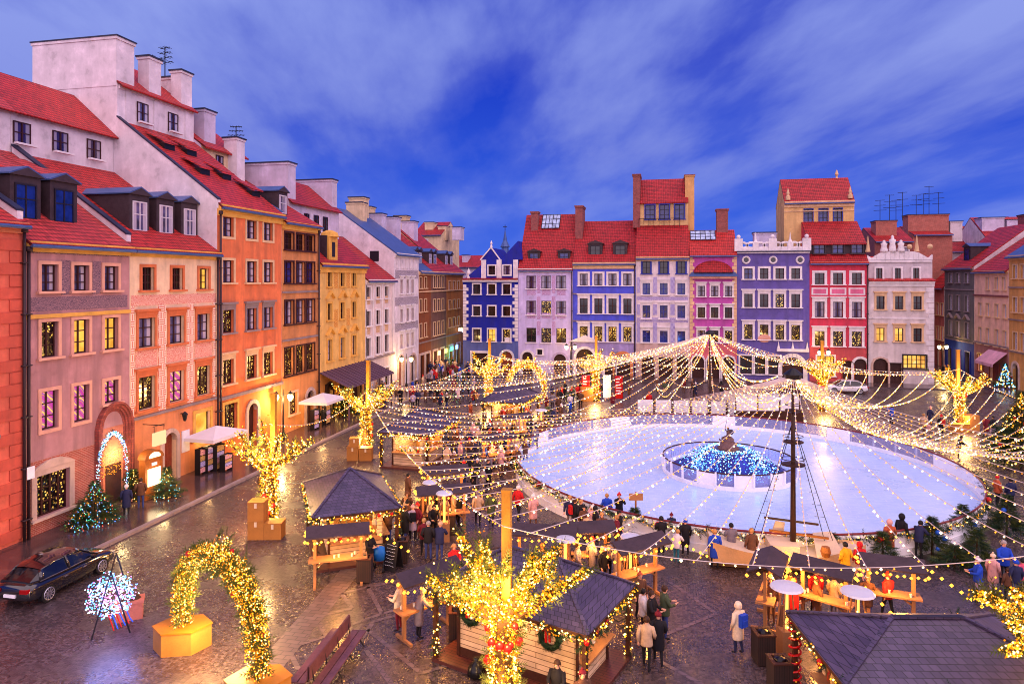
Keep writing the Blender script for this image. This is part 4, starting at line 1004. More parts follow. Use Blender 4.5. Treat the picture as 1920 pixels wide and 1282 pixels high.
def back_house(label, px0, px1, y, eave_py, ridge_py, fac, roof, dep_=10, chim=()):
    h = House('N', y, px0, px1, label, fac, [(0, PY((px0 + px1) / 2, eave_py, y).z), (dep_ / 2, PY((px0 + px1) / 2, ridge_py, y + dep_ / 2).z), (dep_, PY((px0 + px1) / 2, eave_py, y).z)], None, roof=roof)
    for a, b, t, mat in chim:
        za = PY(a, t, y + 3).z; h.chimney(h.f(a, 400)[0], h.f(b, 400)[0], 2.0, 4.5, h.prof[0][1] - 1, za, mat)
    return h
hb = back_house('red brick block with a low tiled roof and aerials behind the statue topped house', 1640, 1712, 112, 452, 428, BRICKD, TILE2, 12, ((1650, 1690, 414, BRICK),))
hb.window(3.4, hb.prof[0][1] - 2.6, 1.2, 1.6, 'curtain', trim=TRIMW, sash=SASHW); hb.finish()
hb = back_house('tall red brick firewall house behind the white house', 1712, 1786, 118, 440, 425, BRICK, TILE2, 12, ((1711, 1789, 403, BRICK), (1792, 1815, 415, WHITEP)))
hb.finish()
hb = back_house('long tiled roof house with white dormer behind the side street', 1770, 1860, 128, 470, 425, WHITEP, TILE2, 14, ((1822, 1850, 428, BRICK), (1850, 1900, 408, WHITEP)))
hb.finish()
hb = back_house('white attic house with round arched openings at the far right', 1850, 1960, 122, 448, 408, WHITEP, TILE2, 12, ((1852, 1895, 408, LAVP), (1900, 1950, 412, LAVP)))
hb.finish()
hb = back_house('cream house with tall chimneys far behind the street corner', 775, 828, 128, 440, 418, CREAMP, TILE2, 12, ((790, 806, 417, CREAMP), (815, 830, 424, CREAMP), (842, 858, 426, LAVP)))
hb.window(hb.w * 0.3, hb.prof[0][1] - 2.6, 1.2, 1.6, 'curtain', trim=TRIMW, sash=SASHW); hb.finish()
hb = back_house('low grey house closing the far end of the left street', 838, 905, 150, 500, 480, LAVP, TILE2, 12, ((862, 872, 478, LAVP),))
hb.finish()
# slim church spire far behind
sp = thing('church_spire', 'slender dark church spire behind the blue corner house', 'spire', PY(947, 600, 190)[:2] + (0,))
hz = PY(947, 432, 190).z; m = MB(); m.lathe([(3.2, 0), (3.2, hz - 10), (3.6, hz - 9.7), (1.2, hz - 6.5), (1.0, hz - 5), (1.4, hz - 4.7), (0.6, hz - 3), (0.1, hz)], 8)
m.build('spire', TIN, sp); m = MB(); m.bar((0, 0, hz - 0.2), (0, 0, hz + 1.6), 0.16); m.bar((-0.6, 0, hz + 1.0), (0.6, 0, hz + 1.0), 0.16); m.build('cross', IRON, sp)

# television aerials on the roofs
def aerial(p, h, label, n=4, group='roof aerials'):
    t = thing('roof_aerial', label, 'aerial', p, random.uniform(-0.6, 0.6), group)
    m = MB(); m.tube([(0, 0, 0), (0, 0, h)], 0.045, 5); m.build('mast', IRON, t)
    m = MB()
    for k in range(n):
        z = h * (0.5 + 0.48 * k / max(1, n - 1)); l = 0.9 - 0.12 * k
        m.tube([(-l, 0, z), (l, 0, z)], 0.03, 4)
        for j in (-0.7, -0.3, 0.3, 0.7): m.tube([(j * l, -0.35, z), (j * l, 0.35, z)], 0.02, 4)
    m.build('crossbars', IRON, t)
yy = H3.e.location.y + H3.w - 0.6
aerial((LX - 10.5, yy, 29.8), 2.6, 'forked aerial on the white chimney of the tall orange house')
aerial((LX - 12.0, yy, 29.8), 2.0, 'shorter aerial beside the forked one above the orange house')
aerial((LX - 7.2, H4.e.location.y + 4.4, 24.3), 2.4, 'aerial above the narrow ochre house')
for i, (px, py, h) in enumerate(((1650, 414, 3.2), (1668, 414, 4.0), (1680, 414, 3.2), (1692, 414, 4.4), (1718, 403, 3.2), (1732, 403, 3.4), (1742, 403, 4.6), (1760, 403, 3.6))):
    p = PY(px, py, (112 if i < 4 else 118) + 3); aerial(p, h, 'thin aerial standing on the red brick chimneys behind the white house', 3)
# ================================================================== ground
def cobble():
    m, nt, b = newmat('wet_cobbles')
    v = coords(nt)
    vo = N(nt, 'ShaderNodeTexVoronoi', feature='F1'); vo.inputs['Scale'].default_value = 10; vo.inputs['Randomness'].default_value = 0.55
    vd = N(nt, 'ShaderNodeTexVoronoi', feature='DISTANCE_TO_EDGE'); vd.inputs['Scale'].default_value = 10; vd.inputs['Randomness'].default_value = 0.55
    L(nt, v, vo.inputs['Vector']); L(nt, v, vd.inputs['Vector'])
    sx = N(nt, 'ShaderNodeSeparateColor'); L(nt, vo.outputs['Color'], sx.inputs[0])
    stone = ramp(nt, sx.outputs[0], [(0.0, lin((60, 50, 52))), (0.5, lin((78, 66, 70))), (1.0, lin((98, 84, 86)))])
    big = noise(nt, v, 0.22, 6); col = mixc(nt, 0.75, stone, ramp(nt, big, [(0.3, (0.7, 0.68, 0.72)), (0.7, (1.08, 1.0, 0.98))]), 'MULTIPLY')
    j = ramp(nt, vd.outputs['Distance'], [(0.01, (0.3, 0.3, 0.32)), (0.07, (1, 1, 1))])
    col = mixc(nt, 1.0, col, j, 'MULTIPLY'); L(nt, col, b.inputs['Base Color'])
    wet = noise(nt, v, 0.35, 5, 0.6)
    L(nt, ramp(nt, wet, [(0.35, (0.12, 0.12, 0.12)), (0.62, (0.34, 0.34, 0.34))]), b.inputs['Roughness'])
    b.inputs['Specular IOR Level'].default_value = 0.6
    h = mth(nt, 'MINIMUM', vd.outputs['Distance'], 0.12)
    hh = mth(nt, 'ADD', h, mth(nt, 'MULTIPLY', sx.outputs[1], 0.05))
    bump(nt, b, hh, 0.5, 0.1)
    return m
COB = cobble()
def slabs(key, c1, c2, bw, rh, rough):
    m = brick_mat(key, c1, c2, (48, 40, 46), bw=bw, rh=rh, axis='XY', msize=0.015)
    b = m.node_tree.nodes['Principled BSDF']; b.inputs['Roughness'].default_value = rough; b.inputs['Specular IOR Level'].default_value = 0.6
    return m
PAVE = slabs('wet_slabs', (92, 70, 70), (74, 58, 62), 0.9, 0.6, 0.18)
STRIPM = slabs('light_setts', (112, 94, 98), (94, 78, 84), 0.5, 0.24, 0.35)
g = MB(); g.face([(-900, -200, 0), (900, -200, 0), (900, 1500, 0), (-900, 1500, 0)])
tag(g.build('ground', COB), None, None, None, 'structure')
g = MB(); g.box(LX + 0.005, 0, -0.2, -26.3, 84, 0.12); tag(g.build('pavement', PAVE), None, None, None, 'structure')
kb = MB()
for k in range(60): kb.box(-26.298, 1.4 * k + 0.01, -0.2, -26.0, 1.4 * k + 1.39, 0.135)
tag(kb.build('kerb', STONED), None, None, None, 'structure')
g = MB(); g.box(-24.5, 88.4, -0.2, 32.4, NY - 0.005, 0.12); tag(g.build('pavement', PAVE), None, None, None, 'structure')
g = MB(); g.box(37.4, 60, -0.2, EX - 0.005, 125, 0.12); tag(g.build('pavement', PAVE), None, None, None, 'structure')
# light bands of setts laid into the cobbles: a diagonal band with branching zigzags
def strip(name, pts, wid, z, close=False, mat=None):
    m = MB(); P = [G(*p) for p in pts]
    for a, b in zip(P, P[1:]):
        d = (b - a).normalized(); n = Vector((-d.y, d.x, 0)) * wid / 2
        m.face([a - n + Vector((0, 0, z)), b - n + Vector((0, 0, z)), b + n + Vector((0, 0, z)), a + n + Vector((0, 0, z))])
        z += 0.0007
    tag(m.build(name, mat or STRIPM), None, None, None, 'structure')
strip('paving_band', [(470, 1290), (640, 1090), (700, 1020), (760, 960)], 0.95, 0.004)
strip('paving_band', [(700, 1000), (600, 905), (545, 850)], 0.5, 0.006, mat=COB) if False else None
for pts in ([(640, 1112), (660, 1140), (592, 1156), (612, 1192), (540, 1215), (560, 1255)], [(640, 1112), (760, 1085)], [(690, 1100), (716, 1150), (660, 1170)], [(716, 1150), (800, 1128)],
            [(680, 1195), (700, 1165), (790, 1140)], [(690, 1180), (790, 1262), (860, 1240)], [(686, 1218), (740, 1290)], [(1255, 1090), (1343, 1150), (1240, 1192)], [(1230, 1235), (1330, 1290)]):
    strip('paving_band', pts, 0.17, 0.008)

# ================================================================== ice rink
RC = Vector((4.3, 47.0, 0)); RR = 13.9; RI = 4.25
ICE = None
def ice():
    m, nt, b = newmat('ice'); v = coords(nt); vs = coords(nt, (1, 6, 1))
    f = noise(nt, v, 0.25, 5); s = noise(nt, vs, 1.4, 5)
    c = mixc(nt, 0.35, ramp(nt, f, [(0.35, lin((156, 192, 250))), (0.65, lin((186, 214, 255)))]), ramp(nt, s, [(0.4, lin((160, 194, 250))), (0.6, lin((200, 222, 255)))]))
    sc1 = noise(nt, coords(nt, (0.6, 22, 1)), 1.0, 6, 0.7); sc2 = noise(nt, coords(nt, (17, 1.3, 1)), 1.0, 6, 0.7)
    for q_ in (sc1, sc2): c = mixc(nt, ramp(nt, q_, [(0.57, (0, 0, 0)), (0.66, (0.5, 0.5, 0.5))]), c, lin((240, 244, 255)))
    L(nt, c, b.inputs['Base Color']); L(nt, ramp(nt, f, [(0.3, (0.22, 0.22, 0.22)), (0.7, (0.4, 0.4, 0.4))]), b.inputs['Roughness'])
    return m
ICE = ice()
BOARDW = pm('board_white', (244, 245, 254), 0.4, 0.06); RAILR = pm('rail_red', (120, 34, 44), 0.4, 0.1)
def glassy(key, col, alpha):
    m, nt, b = newmat(key); b.inputs['Base Color'].default_value = lin(col) + (1,); b.inputs['Alpha'].default_value = alpha; b.inputs['Roughness'].default_value = 0.08
    return m
PERSPEX = glassy('perspex', (170, 176, 226), 0.35)
rk = thing('ice_rink', 'large round ice rink with white boards around the fountain', 'ice rink', RC)
def ring_pts(r, z, n=96): return [(r * math.cos(2 * PI * k / n), r * math.sin(2 * PI * k / n), z) for k in range(n)]
m = MB(); n = 96; A, B = ring_pts(RI, 0.16), ring_pts(RR, 0.16)
for k in range(n): m.face([A[k], B[k], B[(k + 1) % n], A[(k + 1) % n]])
m.build('ice_surface', ICE, rk)
def wall_ring(r, z0, z1, t, k0, k1, n=96, mi=0, m=None):
    m = m or MB()
    for k in range(k0, k1):
        a0, a1 = 2 * PI * k / n, 2 * PI * (k + 1) / n
        P = [((r + d) * math.cos(a), (r + d) * math.sin(a)) for a in (a0, a1) for d in (0, t)]
        m.prism([(P[0][0], P[0][1], z0), (P[1][0], P[1][1], z0), (P[3][0], P[3][1], z0), (P[2][0], P[2][1], z0)], (0, 0, z1 - z0), mi)
    return m
wall_ring(RR, 0.0, 0.42, 0.12, 0, 96).build('kick_board', BOARDW, rk)
# near half solid white, far half see-through panels between posts
def near(a): return math.sin(a) < 0.12
rails = MB(); rails.tube([(x, y, 1.24) for x, y, z in ring_pts(RR + 0.06, 0)], 0.05, 6, 0, closed=True); rails.build('top_rail', RAILR, rk)
for k in range(48):
    a = 2 * PI * (k + 0.5) / 48
    sol = near(a) or k % 5 == 1
    m = wall_ring(RR + 0.03, 0.421, 1.18, 0.05, 2 * k, 2 * k + 2); m.build('board_panel', BOARDW if sol else PERSPEX, rk)
    if not near(a):
        q = MB(); q.box(-0.06, -0.06, 0.42, 0.06, 0.06, 1.26); q.build('post', BOARDW, rk, ((RR + 0.15) * math.cos(2 * PI * k / 48), (RR + 0.15) * math.sin(2 * PI * k / 48), 0), (0, 0, 2 * PI * k / 48))
wall_ring(RI - 0.12, 0.0, 0.4, 0.12, 0, 96).build('inner_kick_board', BOARDW, rk)
for k in range(24):
    m = wall_ring(RI - 0.1, 0.401, 1.1, 0.04, 4 * k, 4 * k + 4)
    m.build('inner_panel', BOARDW if k in (16, 18, 20) else PERSPEX, rk)
    q = MB(); q.box(-0.06, -0.05, 0.4, 0.06, 0.05, 1.2); q.build('inner_post', BOARDW, rk, (RI * math.cos(2 * PI * k / 24), RI * math.sin(2 * PI * k / 24), 0), (0, 0, 2 * PI * k / 24))
q = MB(); q.tube(ring_pts(RI - 0.05, 1.15), 0.045, 6, 0, closed=True); q.build('inner_rail', SASHB, rk)

# ---- statue on its rock, dressed with blue light curtains
BRONZE = pm('bronze', (96, 70, 62), 0.4, 0.3, 4, 0.3, 0.5); ROCK = pm('fountain_rock', (106, 76, 70), 0.8, 0.35, 3, 0.6)
st = thing('mermaid_statue', 'bronze figure with raised arm and round shield on the fountain rock', 'statue', RC + Vector((0, 0, 0.87)), R(200)); st.scale = (0.52,) * 3
m = MB(); m.lathe([(1.35, 1.5), (1.4, 1.75), (1.1, 1.9), (1.0, 2.3), (0.7, 2.6), (0.75, 2.75), (0.45, 3.1)], 11); m.v = [(x * (1 + 0.16 * mnoise.noise(Vector((x, y, z)) * 2)), y * (1 + 0.2 * mnoise.noise(Vector((y, x, z)) * 2)), z + 0.08 * mnoise.noise(Vector((x, z, y)) * 3)) for x, y, z in m.v]
m.build('rock', ROCK, st)
m = MB()
m.tube([(0.9, 0.1, 2.6), (0.75, -0.1, 2.95), (0.4, -0.1, 3.0), (0.12, 0, 3.1), (0, 0, 3.35), (0.0, 0, 3.7), (0.0, 0.0, 3.95)], [0.06, 0.13, 0.2, 0.24, 0.21, 0.24, 0.1], 9)
m.sphere((0.0, -0.03, 4.12), 0.15, 0, 9, 6, 1.2); m.tube([(0.2, 0, 3.85), (0.42, 0.05, 4.0), (0.4, 0.02, 4.4)], [0.08, 0.065, 0.05], 7); m.tube([(-0.2, 0, 3.85), (-0.42, -0.12, 3.65), (-0.5, -0.3, 3.6)], [0.08, 0.065, 0.05], 7)
m.tube([(0.9, 0.1, 2.6), (1.15, 0.2, 2.75), (1.25, 0.0, 2.95)], [0.06, 0.12, 0.03], 6)
m.build('figure', BRONZE, st, smooth=True)
m = MB(); m.lathe([(0.02, 0.06), (0.3, 0.03), (0.36, -0.02), (0.3, -0.04)], 14); m.build('shield', BRONZE, st, (-0.55, -0.42, 3.6), (R(80), 0, R(-20)))
m = MB(); m.bar((0.4, 0.02, 4.35), (0.15, -0.1, 5.1), 0.05, 0.02); m.build('sword', BRONZE, st)
BLUEL = glow('led_blue', (0.10, 0.32, 1.0), 3.2); BLUEW = glow('led_ice', (0.5, 0.75, 1.0), 4.5)
fb = thing('fountain_basin', 'round stone fountain basin under the statue inside the rink', 'fountain', RC)
m = MB(); m.lathe([(3.6, 0.0), (3.7, 0.35), (3.4, 0.4), (3.3, 0.2), (1.6, 0.2), (1.5, 1.6), (0.02, 1.62)], 32); m.build('basin', pm('basin_stone', (60, 56, 120), 0.6, 0.3), fb)
lc = thing('light_curtain', 'blue light curtains fanned out around the statue plinth', 'fairy lights', RC)
m = MB(); wm = MB(); rng = random.Random(3)
for k in range(120):
    a = 2 * PI * k / 120 + rng.uniform(-0.02, 0.02); rr_ = rng.choice([1.6, 2.4, 3.0, 3.4]); zt = 1.75; P = []
    for j in range(9):
        f = j / 8; P.append(((1.2 + (rr_ - 1.2) * f) * math.cos(a), (1.2 + (rr_ - 1.2) * f) * math.sin(a), zt - (zt - 0.28) * (f ** 1.6)))
    wm.tube(P, 0.012, 3, 0, False)
    for p in P:
        q = [c + rng.uniform(-0.05, 0.05) for c in p]; m.ball(q, rng.uniform(0.03, 0.055), 0 if rng.random() < 0.7 else 1)
    for j in range(6):
        f = rng.random(); m.ball(((1.2 + (rr_ - 1.2) * f) * math.cos(a), (1.2 + (rr_ - 1.2) * f) * math.sin(a), rng.uniform(0.3, zt - (zt - 0.28) * f)), 0.035, 0)
o = m.build('bulbs', [BLUEL, BLUEW], lc); o['kind'] = 'stuff'; wm.build('wires', IRON, lc)
for a in range(4): lamp('fountain_glow', RC + Vector((2.4 * math.cos(a * PI / 2 + 0.6), 2.4 * math.sin(a * PI / 2 + 0.6), 1.5)), 90, (0.12, 0.3, 1.0), 0.4)

# ================================================================== light strings
BULB = glow('bulb_warm', (1.0, 0.42, 0.07), 3.0); BULBH = glow('bulb_white', (1.0, 0.66, 0.30), 6.0); BULBA = glow('bulb_amber', (1.0, 0.32, 0.02), 2.2)
WIRE = pm('string_wire', (214, 196, 190), 0.5, 0.1)
def sag(a, b, s, n):
    a, b = Vector(a), Vector(b)
    return [a.lerp(b, k / n) - Vector((0, 0, 4 * s * (k / n) * (1 - k / n))) for k in range(n + 1)]
def light_string(a, b, s, label, group, gap=0.42, r=0.033, seed=0, mat3=None, wire_r=0.013):
    t = thing('light_string', label, 'light string', a, 0, group); a = Vector(a); b = Vector(b)
    Ln = (b - a).length; P = [p - a for p in sag(a, b, s, 20)]
    m = MB(); m.tube(P, wire_r, 4, 0, False); m.build('cable', WIRE, t)
    rg = random.Random(seed); m = MB(); n = int(Ln / gap)
    for k in range(1, n):
        f = k / n + rg.uniform(-0.2, 0.2) / n
        p = (b - a) * f - Vector((0, 0, 4 * s * f * (1 - f) + 0.05)); q = rg.random()
        dd = depth(a + p); rk_ = r * (0.75 + dd / 110)
        m.ball(p, rk_ * rg.uniform(0.75, 1.1) * (1.5 if q > 0.94 else 1), 1 if q > 0.7 else (2 if q < 0.35 else 0))
    o = m.build('bulbs', mat3 or [BULB, BULBH, BULBA], t); o['kind'] = 'stuff'
    return t
M1B = G(1487, 1062); M1H = 8.7; M1T = M1B + Vector((0, 0, M1H - 0.15))
M2B = PD(1331, 525, 58.8); M2B.z = 0; M2H = 8.35; M2T = M2B + Vector((0, 0, M2H - 0.1))
MASTW = pm('mast_wood', (58, 34, 24), 0.45, 0.3, 5); SPARW = pm('spar_wood', (150, 92, 40), 0.5, 0.3, 5); CANVAS = pm('canvas', (214, 190, 164), 0.8, 0.1)

# light tree positions: trunk base and pole
def tree_base(px, forkpy, forkz=3.45):
    D = (CZ - forkz) * FPX / (forkpy - HY); p = PD(px, HY, D); p.z = 0; return p
TREES = {'front_left': G(505, 985), 'left_mid': G(686, 850), 'far_left': tree_base(916, 697), 'far_mid': tree_base(1117, 690), 'far_right': tree_base(1543, 704),
         'right': G(1800, 806), 'front': tree_base(944, 1150), 'edge': tree_base(2010, 1180), 'outer': PD(2240, HY, 34) * Vector((1, 1, 0)) if False else Vector((*PD(2240, HY, 34)[:2], 0))}
def polept(k, z): return TREES[k] + Vector((0, 0, z))
PER = [polept('left_mid', 4.6), polept('front_left', 5.3), polept('front', 5.9), polept('edge', 5.6), polept('outer', 5.0), polept('right', 5.2), polept('far_right', 5.0), polept('far_mid', 5.0), polept('far_left', 5.2), polept('left_mid', 4.8)]
GS = 'light strings draped from the masts'
# boundary ropes between the poles
names = ['left tree pole', 'front left tree pole', 'big front tree pole', 'right edge tree pole', 'pole beyond the frame', 'right tree pole', 'far right tree pole', 'far middle tree pole', 'far left tree pole', 'left tree pole']
ropes = [(0, 2, 1.1), (2, 3, 0.8), (3, 4, 1.0), (4, 5, 1.0), (5, 6, 0.9), (6, 7, 1.2), (7, 8, 0.9), (8, 9, 1.0), (1, 0, 0.9)]
sd_ = 0
for i, j, s in ropes:
    light_string(PER[i], PER[j], s, 'boundary light rope from the %s to the %s' % (names[i], names[j]), GS, 0.35, seed=sd_); sd_ += 1
def rope_pt(i, j, s, f):
    return PER[i].lerp(PER[j], f) - Vector((0, 0, 4 * s * f * (1 - f)))
fan = [(0, 2, 1.1, 16, 1), (2, 3, 0.8, 10, 1), (3, 4, 1.0, 9, 1), (4, 5, 1.0, 15, 1), (5, 6, 0.9, 7, 1), (0, 2, 1.1, 9, 2), (8, 9, 1.0, 12, 2), (7, 8, 0.9, 8, 2), (6, 7, 1.2, 8, 2), (5, 6, 0.9, 7, 2)]
where = {(0, 2): 'left rope', (2, 3): 'front rope', (3, 4): 'rope beyond the right edge', (4, 5): 'right rope', (5, 6): 'far right rope', (8, 9): 'far left rope', (7, 8): 'back left rope', (6, 7): 'back rope'}
for i, j, s, n, mast in fan:
    for k in range(n):
        f = (k + 0.5) / n
        a = M1T if mast == 1 else M2T
        b = rope_pt(i, j, s, f)
        dl = (b - a).length
        light_string(a, b, dl * (0.105 if (i, j) == (4, 5) else 0.055), 'string of warm bulbs swooping from the %s mast to the %s' % ('near' if mast == 1 else 'far', where[(i, j)]), GS, 0.31 if mast == 1 else 0.32, seed=sd_); sd_ += 1
for k in range(5):
    f = k / 4 - 0.5; light_string(M2T + Vector((0, 0, -0.1 * k)), M1T + Vector((f * 1.2, 0, -0.12 * k)), 1.6 + 0.35 * k, 'string of warm bulbs slung between the two masts', GS, 0.3, seed=sd_); sd_ += 1
# little hoops hanging at the far mast
for k in range(8):
    a = 2 * PI * k / 8; e = M2T + Vector((4.6 * math.cos(a), 4.6 * math.sin(a), -4.6)); e2 = M2T + Vector((4.6 * math.cos(a + PI / 4), 4.6 * math.sin(a + PI / 4), -4.6))
    light_string(M2T, e, 0.9, 'short light string hanging in a loop below the far mast top', GS, 0.25, seed=sd_); sd_ += 1
    light_string(e, e2, 0.7, 'short scalloped light string joining the loops round the far mast', GS, 0.22, seed=sd_); sd_ += 1

def mast(label, base, h, near_):
    t = thing('ship_mast', label, 'mast', base)
    m = MB(); m.tube([(0, 0, 0), (0, 0, h * 0.5), (0, 0, h)], [0.13, 0.1, 0.06], 10); m.build('pole', MASTW, t, smooth=True)
    m = MB(); m.lathe([(0.3, h - 0.35), (0.42, h - 0.1), (0.3, h), (0.1, h + 0.15)], 12); m.build('collar', IRON, t)
    if near_:
        for z, r_ in ((h * 0.47, 0.42), (h * 0.60, 0.36), (h * 0.78, 0.28)):
            m = MB(); m.lathe([(0.12, z - 0.1), (r_, z - 0.03), (r_, z + 0.03), (0.12, z + 0.04)], 12, sx=1.25)
            m.tube([(r_ * 1.2 * math.cos(a), r_ * math.sin(a), z + 0.25) for a in [2 * PI * k / 14 for k in range(14)]], 0.018, 5, 0, closed=True); m.build('crow_nest', MASTW, t)
        m = MB(); m.bar((-1.0, 0.1, 0.62), (1.5, 0.1, 0.45), 0.09); m.build('spar', SPARW, t)
        m = MB(); m.bar((-3.2, 0.3, 1.0), (1.0, 0.3, 0.8), 0.12) if False else m.bar((-1.2, 0.2, 1.15), (1.1, 0.2, 1.0), 0.08); m.build('spar', MASTW, t)
        m = MB()
        for x in (-1.7, -1.35, 1.35, 1.7):
            m.tube([(0, 0, h * 0.72), (x, 0.2, 0.3)], 0.014, 4)
            for k in range(9): f = k / 10; m.tube([(x * f * 0.86, 0.2 * f, h * 0.72 - (h * 0.72 - 0.3) * f), (x * f, 0.2 * f, h * 0.72 - (h * 0.72 - 0.3) * f)], 0.012, 3)
        m.build('rigging', IRON, t)
mast('tall dark ship mast with crow nests and spars in front of the rink', M1B + Vector((0, 0, 0.9)), M1H - 0.9, True)
mast('slender dark mast behind the rink under the far light canopy', M2B, M2H, False)
# ================================================================== lit trees, arches, greenery
NEEDLE = pm('needles', (74, 84, 26), 0.6, 0.5, 3, 0.0); NEEDLED = pm('needles_dark', (28, 58, 34), 0.6, 0.5, 3, 0.0)
BARK = pm('bark', (70, 46, 22), 0.8, 0.35, 5, 0.4); POLEY = pm('pole_timber', (178, 124, 38), 0.55, 0.2, 2, 0.1); BOXG = pm('ballast_board', (176, 118, 54), 0.6, 0.15, 1.5, 0.05)
TAPE = pm('tape', (226, 206, 176), 0.5, 0.05); REDB = pm('bauble_red', (188, 24, 20), 0.2, 0.15); STRAP = pm('strap', (96, 60, 28), 0.6, 0.1)
FAIRY = glow('fairy_gold', (1.0, 0.38, 0.02), 2.1); FAIRYW = glow('fairy_white', (1.0, 0.60, 0.15), 5.5); FAIRYD = glow('fairy_amber', (1.0, 0.27, 0.006), 1.1)
FM = [FAIRY, FAIRYW, FAIRYD]
def rv(rg, s): return Vector((rg.uniform(-s, s), rg.uniform(-s, s), rg.uniform(-s, s)))
def sprig(m, p, d, l, rg, mi=0):
    """a flat needle-fringed twig"""
    d = (Vector(d) + rv(rg, 0.35)).normalized(); s = d.cross(rv(rg, 1).normalized() + Vector((0, 0, 0.01))).normalized()
    p = Vector(p)
    for k in range(5):
        q = p + d * (l * k / 5); w_ = l * 0.34 * (1 - 0.13 * k)
        for sg in (-1, 1):
            e = q + s * (sg * w_) + d * (l * 0.30)
            m.face([q, q + d * (l * 0.11), e], mi)
    m.face([p - s * 0.012, p + d * l * 1.1, p + s * 0.012], mi)
def branch_path(a, b, lift, n=6):
    a, b = Vector(a), Vector(b)
    return [a.lerp(b, k / n) + Vector((0, 0, lift * math.sin(PI * k / n))) for k in range(n + 1)]
def wrap_lights(m, path, r0, r1, n, rg, size, cov=1.0, core=0.2):
    P = [Vector(p) for p in path]; L_ = len(P) - 1
    for _ in range(n):
        f = rg.random() * L_; i = min(int(f), L_ - 1); p = P[i].lerp(P[i + 1], f - i); r = r0 + (r1 - r0) * f / L_
        v = rv(rg, 1).normalized(); q = rg.random()
        m.ball(p + v * r * rg.uniform(0.75, 1.15), size * rg.uniform(0.65, 1.25), 1 if q < core else (2 if q > 0.58 else 0))
def baubles(t, rg, pts, r=0.1, mat=None):
    for p in pts:
        m = MB(); m.sphere((0, 0, 0), r * rg.uniform(0.8, 1.15), 0, 8, 6); m.build('bauble', mat or REDB, t, p, smooth=True)
def light_tree(base, label, big=False, branches=None, pole_h=6.8, seed=0, trunk_h=3.35, power=300, dens=1.0, bs=0.042):
    rg = random.Random(seed); t = thing('light_tree', label, 'light tree', base, 0, 'light wrapped trees with tall poles round the square')
    m = MB(); tr = [(0, 0, 0), (0.03, 0, 1.2), (-0.02, 0.03, 2.4), (0, 0, trunk_h)]; m.tube(tr, [0.34, 0.28, 0.25, 0.3], 9); m.build('trunk', BARK, t)
    m = MB(); m.box(-0.2 + 0.28, 0.22 - 0.0, 0, 0.08 + 0.16, 0.54, pole_h) if False else m.box(-0.13, 0.3, 0, 0.13, 0.54, pole_h); m.box(-0.145, 0.285, pole_h - 0.06, 0.145, 0.555, pole_h + 0.02); m.build('pole', POLEY, t)
    fo = MB(); fl = MB(); 
    wrap_lights(fl, tr, 0.48, 0.42, int((800 if not big else 2300) * dens), rg, bs)
    for k in range(int(90 * (2 if big else 1))):
        z = rg.random() * trunk_h; a = rg.random() * 2 * PI; sprig(fo, (0.33 * math.cos(a), 0.33 * math.sin(a), z), (math.cos(a), math.sin(a), 0.4), 0.35, rg)
    if branches is None:
        nb = rg.randint(7, 9); branches = []
        for k in range(nb):
            a = 2 * PI * k / nb + rg.uniform(-0.25, 0.25); r = rg.uniform(1.6, 2.5); branches.append((r * math.cos(a), r * math.sin(a), trunk_h + rg.uniform(0.7, 1.9)))
    for e in branches:
        P = branch_path((0, 0, trunk_h - 0.25), e, rg.uniform(-0.1, 0.12) if big else rg.uniform(-0.35, -0.1)); m = MB(); m.tube(P, [0.16, 0.13, 0.11, 0.09, 0.07, 0.05, 0.02], 6); m.build('branch', BARK, t)
        wrap_lights(fl, P, 0.25 if big else 0.28, 0.13 if big else 0.20, int((140 if not big else 520) * dens), rg, bs)
        ln = 14 if not big else 42
        for k in range(ln):
            f = 0.25 + 0.75 * k / ln; i = min(int(f * 6), 5); p = P[i].lerp(P[i + 1], f * 6 - i); d = (P[i + 1] - P[i]).normalized()
            sprig(fo, p, d + rv(rg, 0.9) + Vector((0, 0, 0.35)), rg.uniform(0.35, 0.6), rg)
            if k % 3 == 0:
                tip = p + (d * 0.3 + rv(rg, 0.28 if big else 0.4) + Vector((0, 0, 0.1))); fl.ball(tip, bs, rg.choice([0, 0, 1, 2]))
        for k in range(2):         # side twigs
            i = rg.randint(2, 4); q = P[i] + rv(rg, 0.5) + Vector((0, 0, 0.55)); wrap_lights(fl, [P[i], (P[i] + q) / 2, q], 0.12, 0.10, 22 if not big else 70, rg, bs)
            for j in range(5 if not big else 14): sprig(fo, P[i].lerp(q, rg.random()), q - P[i], rg.uniform(0.3, 0.55), rg)
    o = fo.build('foliage', NEEDLE, t); o['kind'] = 'stuff'
    o = fl.build('fairy_lights', FM, t); o['kind'] = 'stuff'
    baubles(t, rg, [(0.45 * math.cos(a), 0.45 * math.sin(a), z) for a, z in [(rg.random() * 2 * PI, rg.uniform(0.4, trunk_h)) for _ in range(9 if not big else 16)]], 0.12)
    b = Vector(base); F2 = Vector((0, -0.9, 0))
    lamp('tree_glow', b + F2 + Vector((0, 0, trunk_h + 0.6)), power * 2.4, WARM, 0.6); lamp('trunk_glow', b + F2 + Vector((0, 0, 1.3)), power * 1.2, WARM, 0.5)
    return t
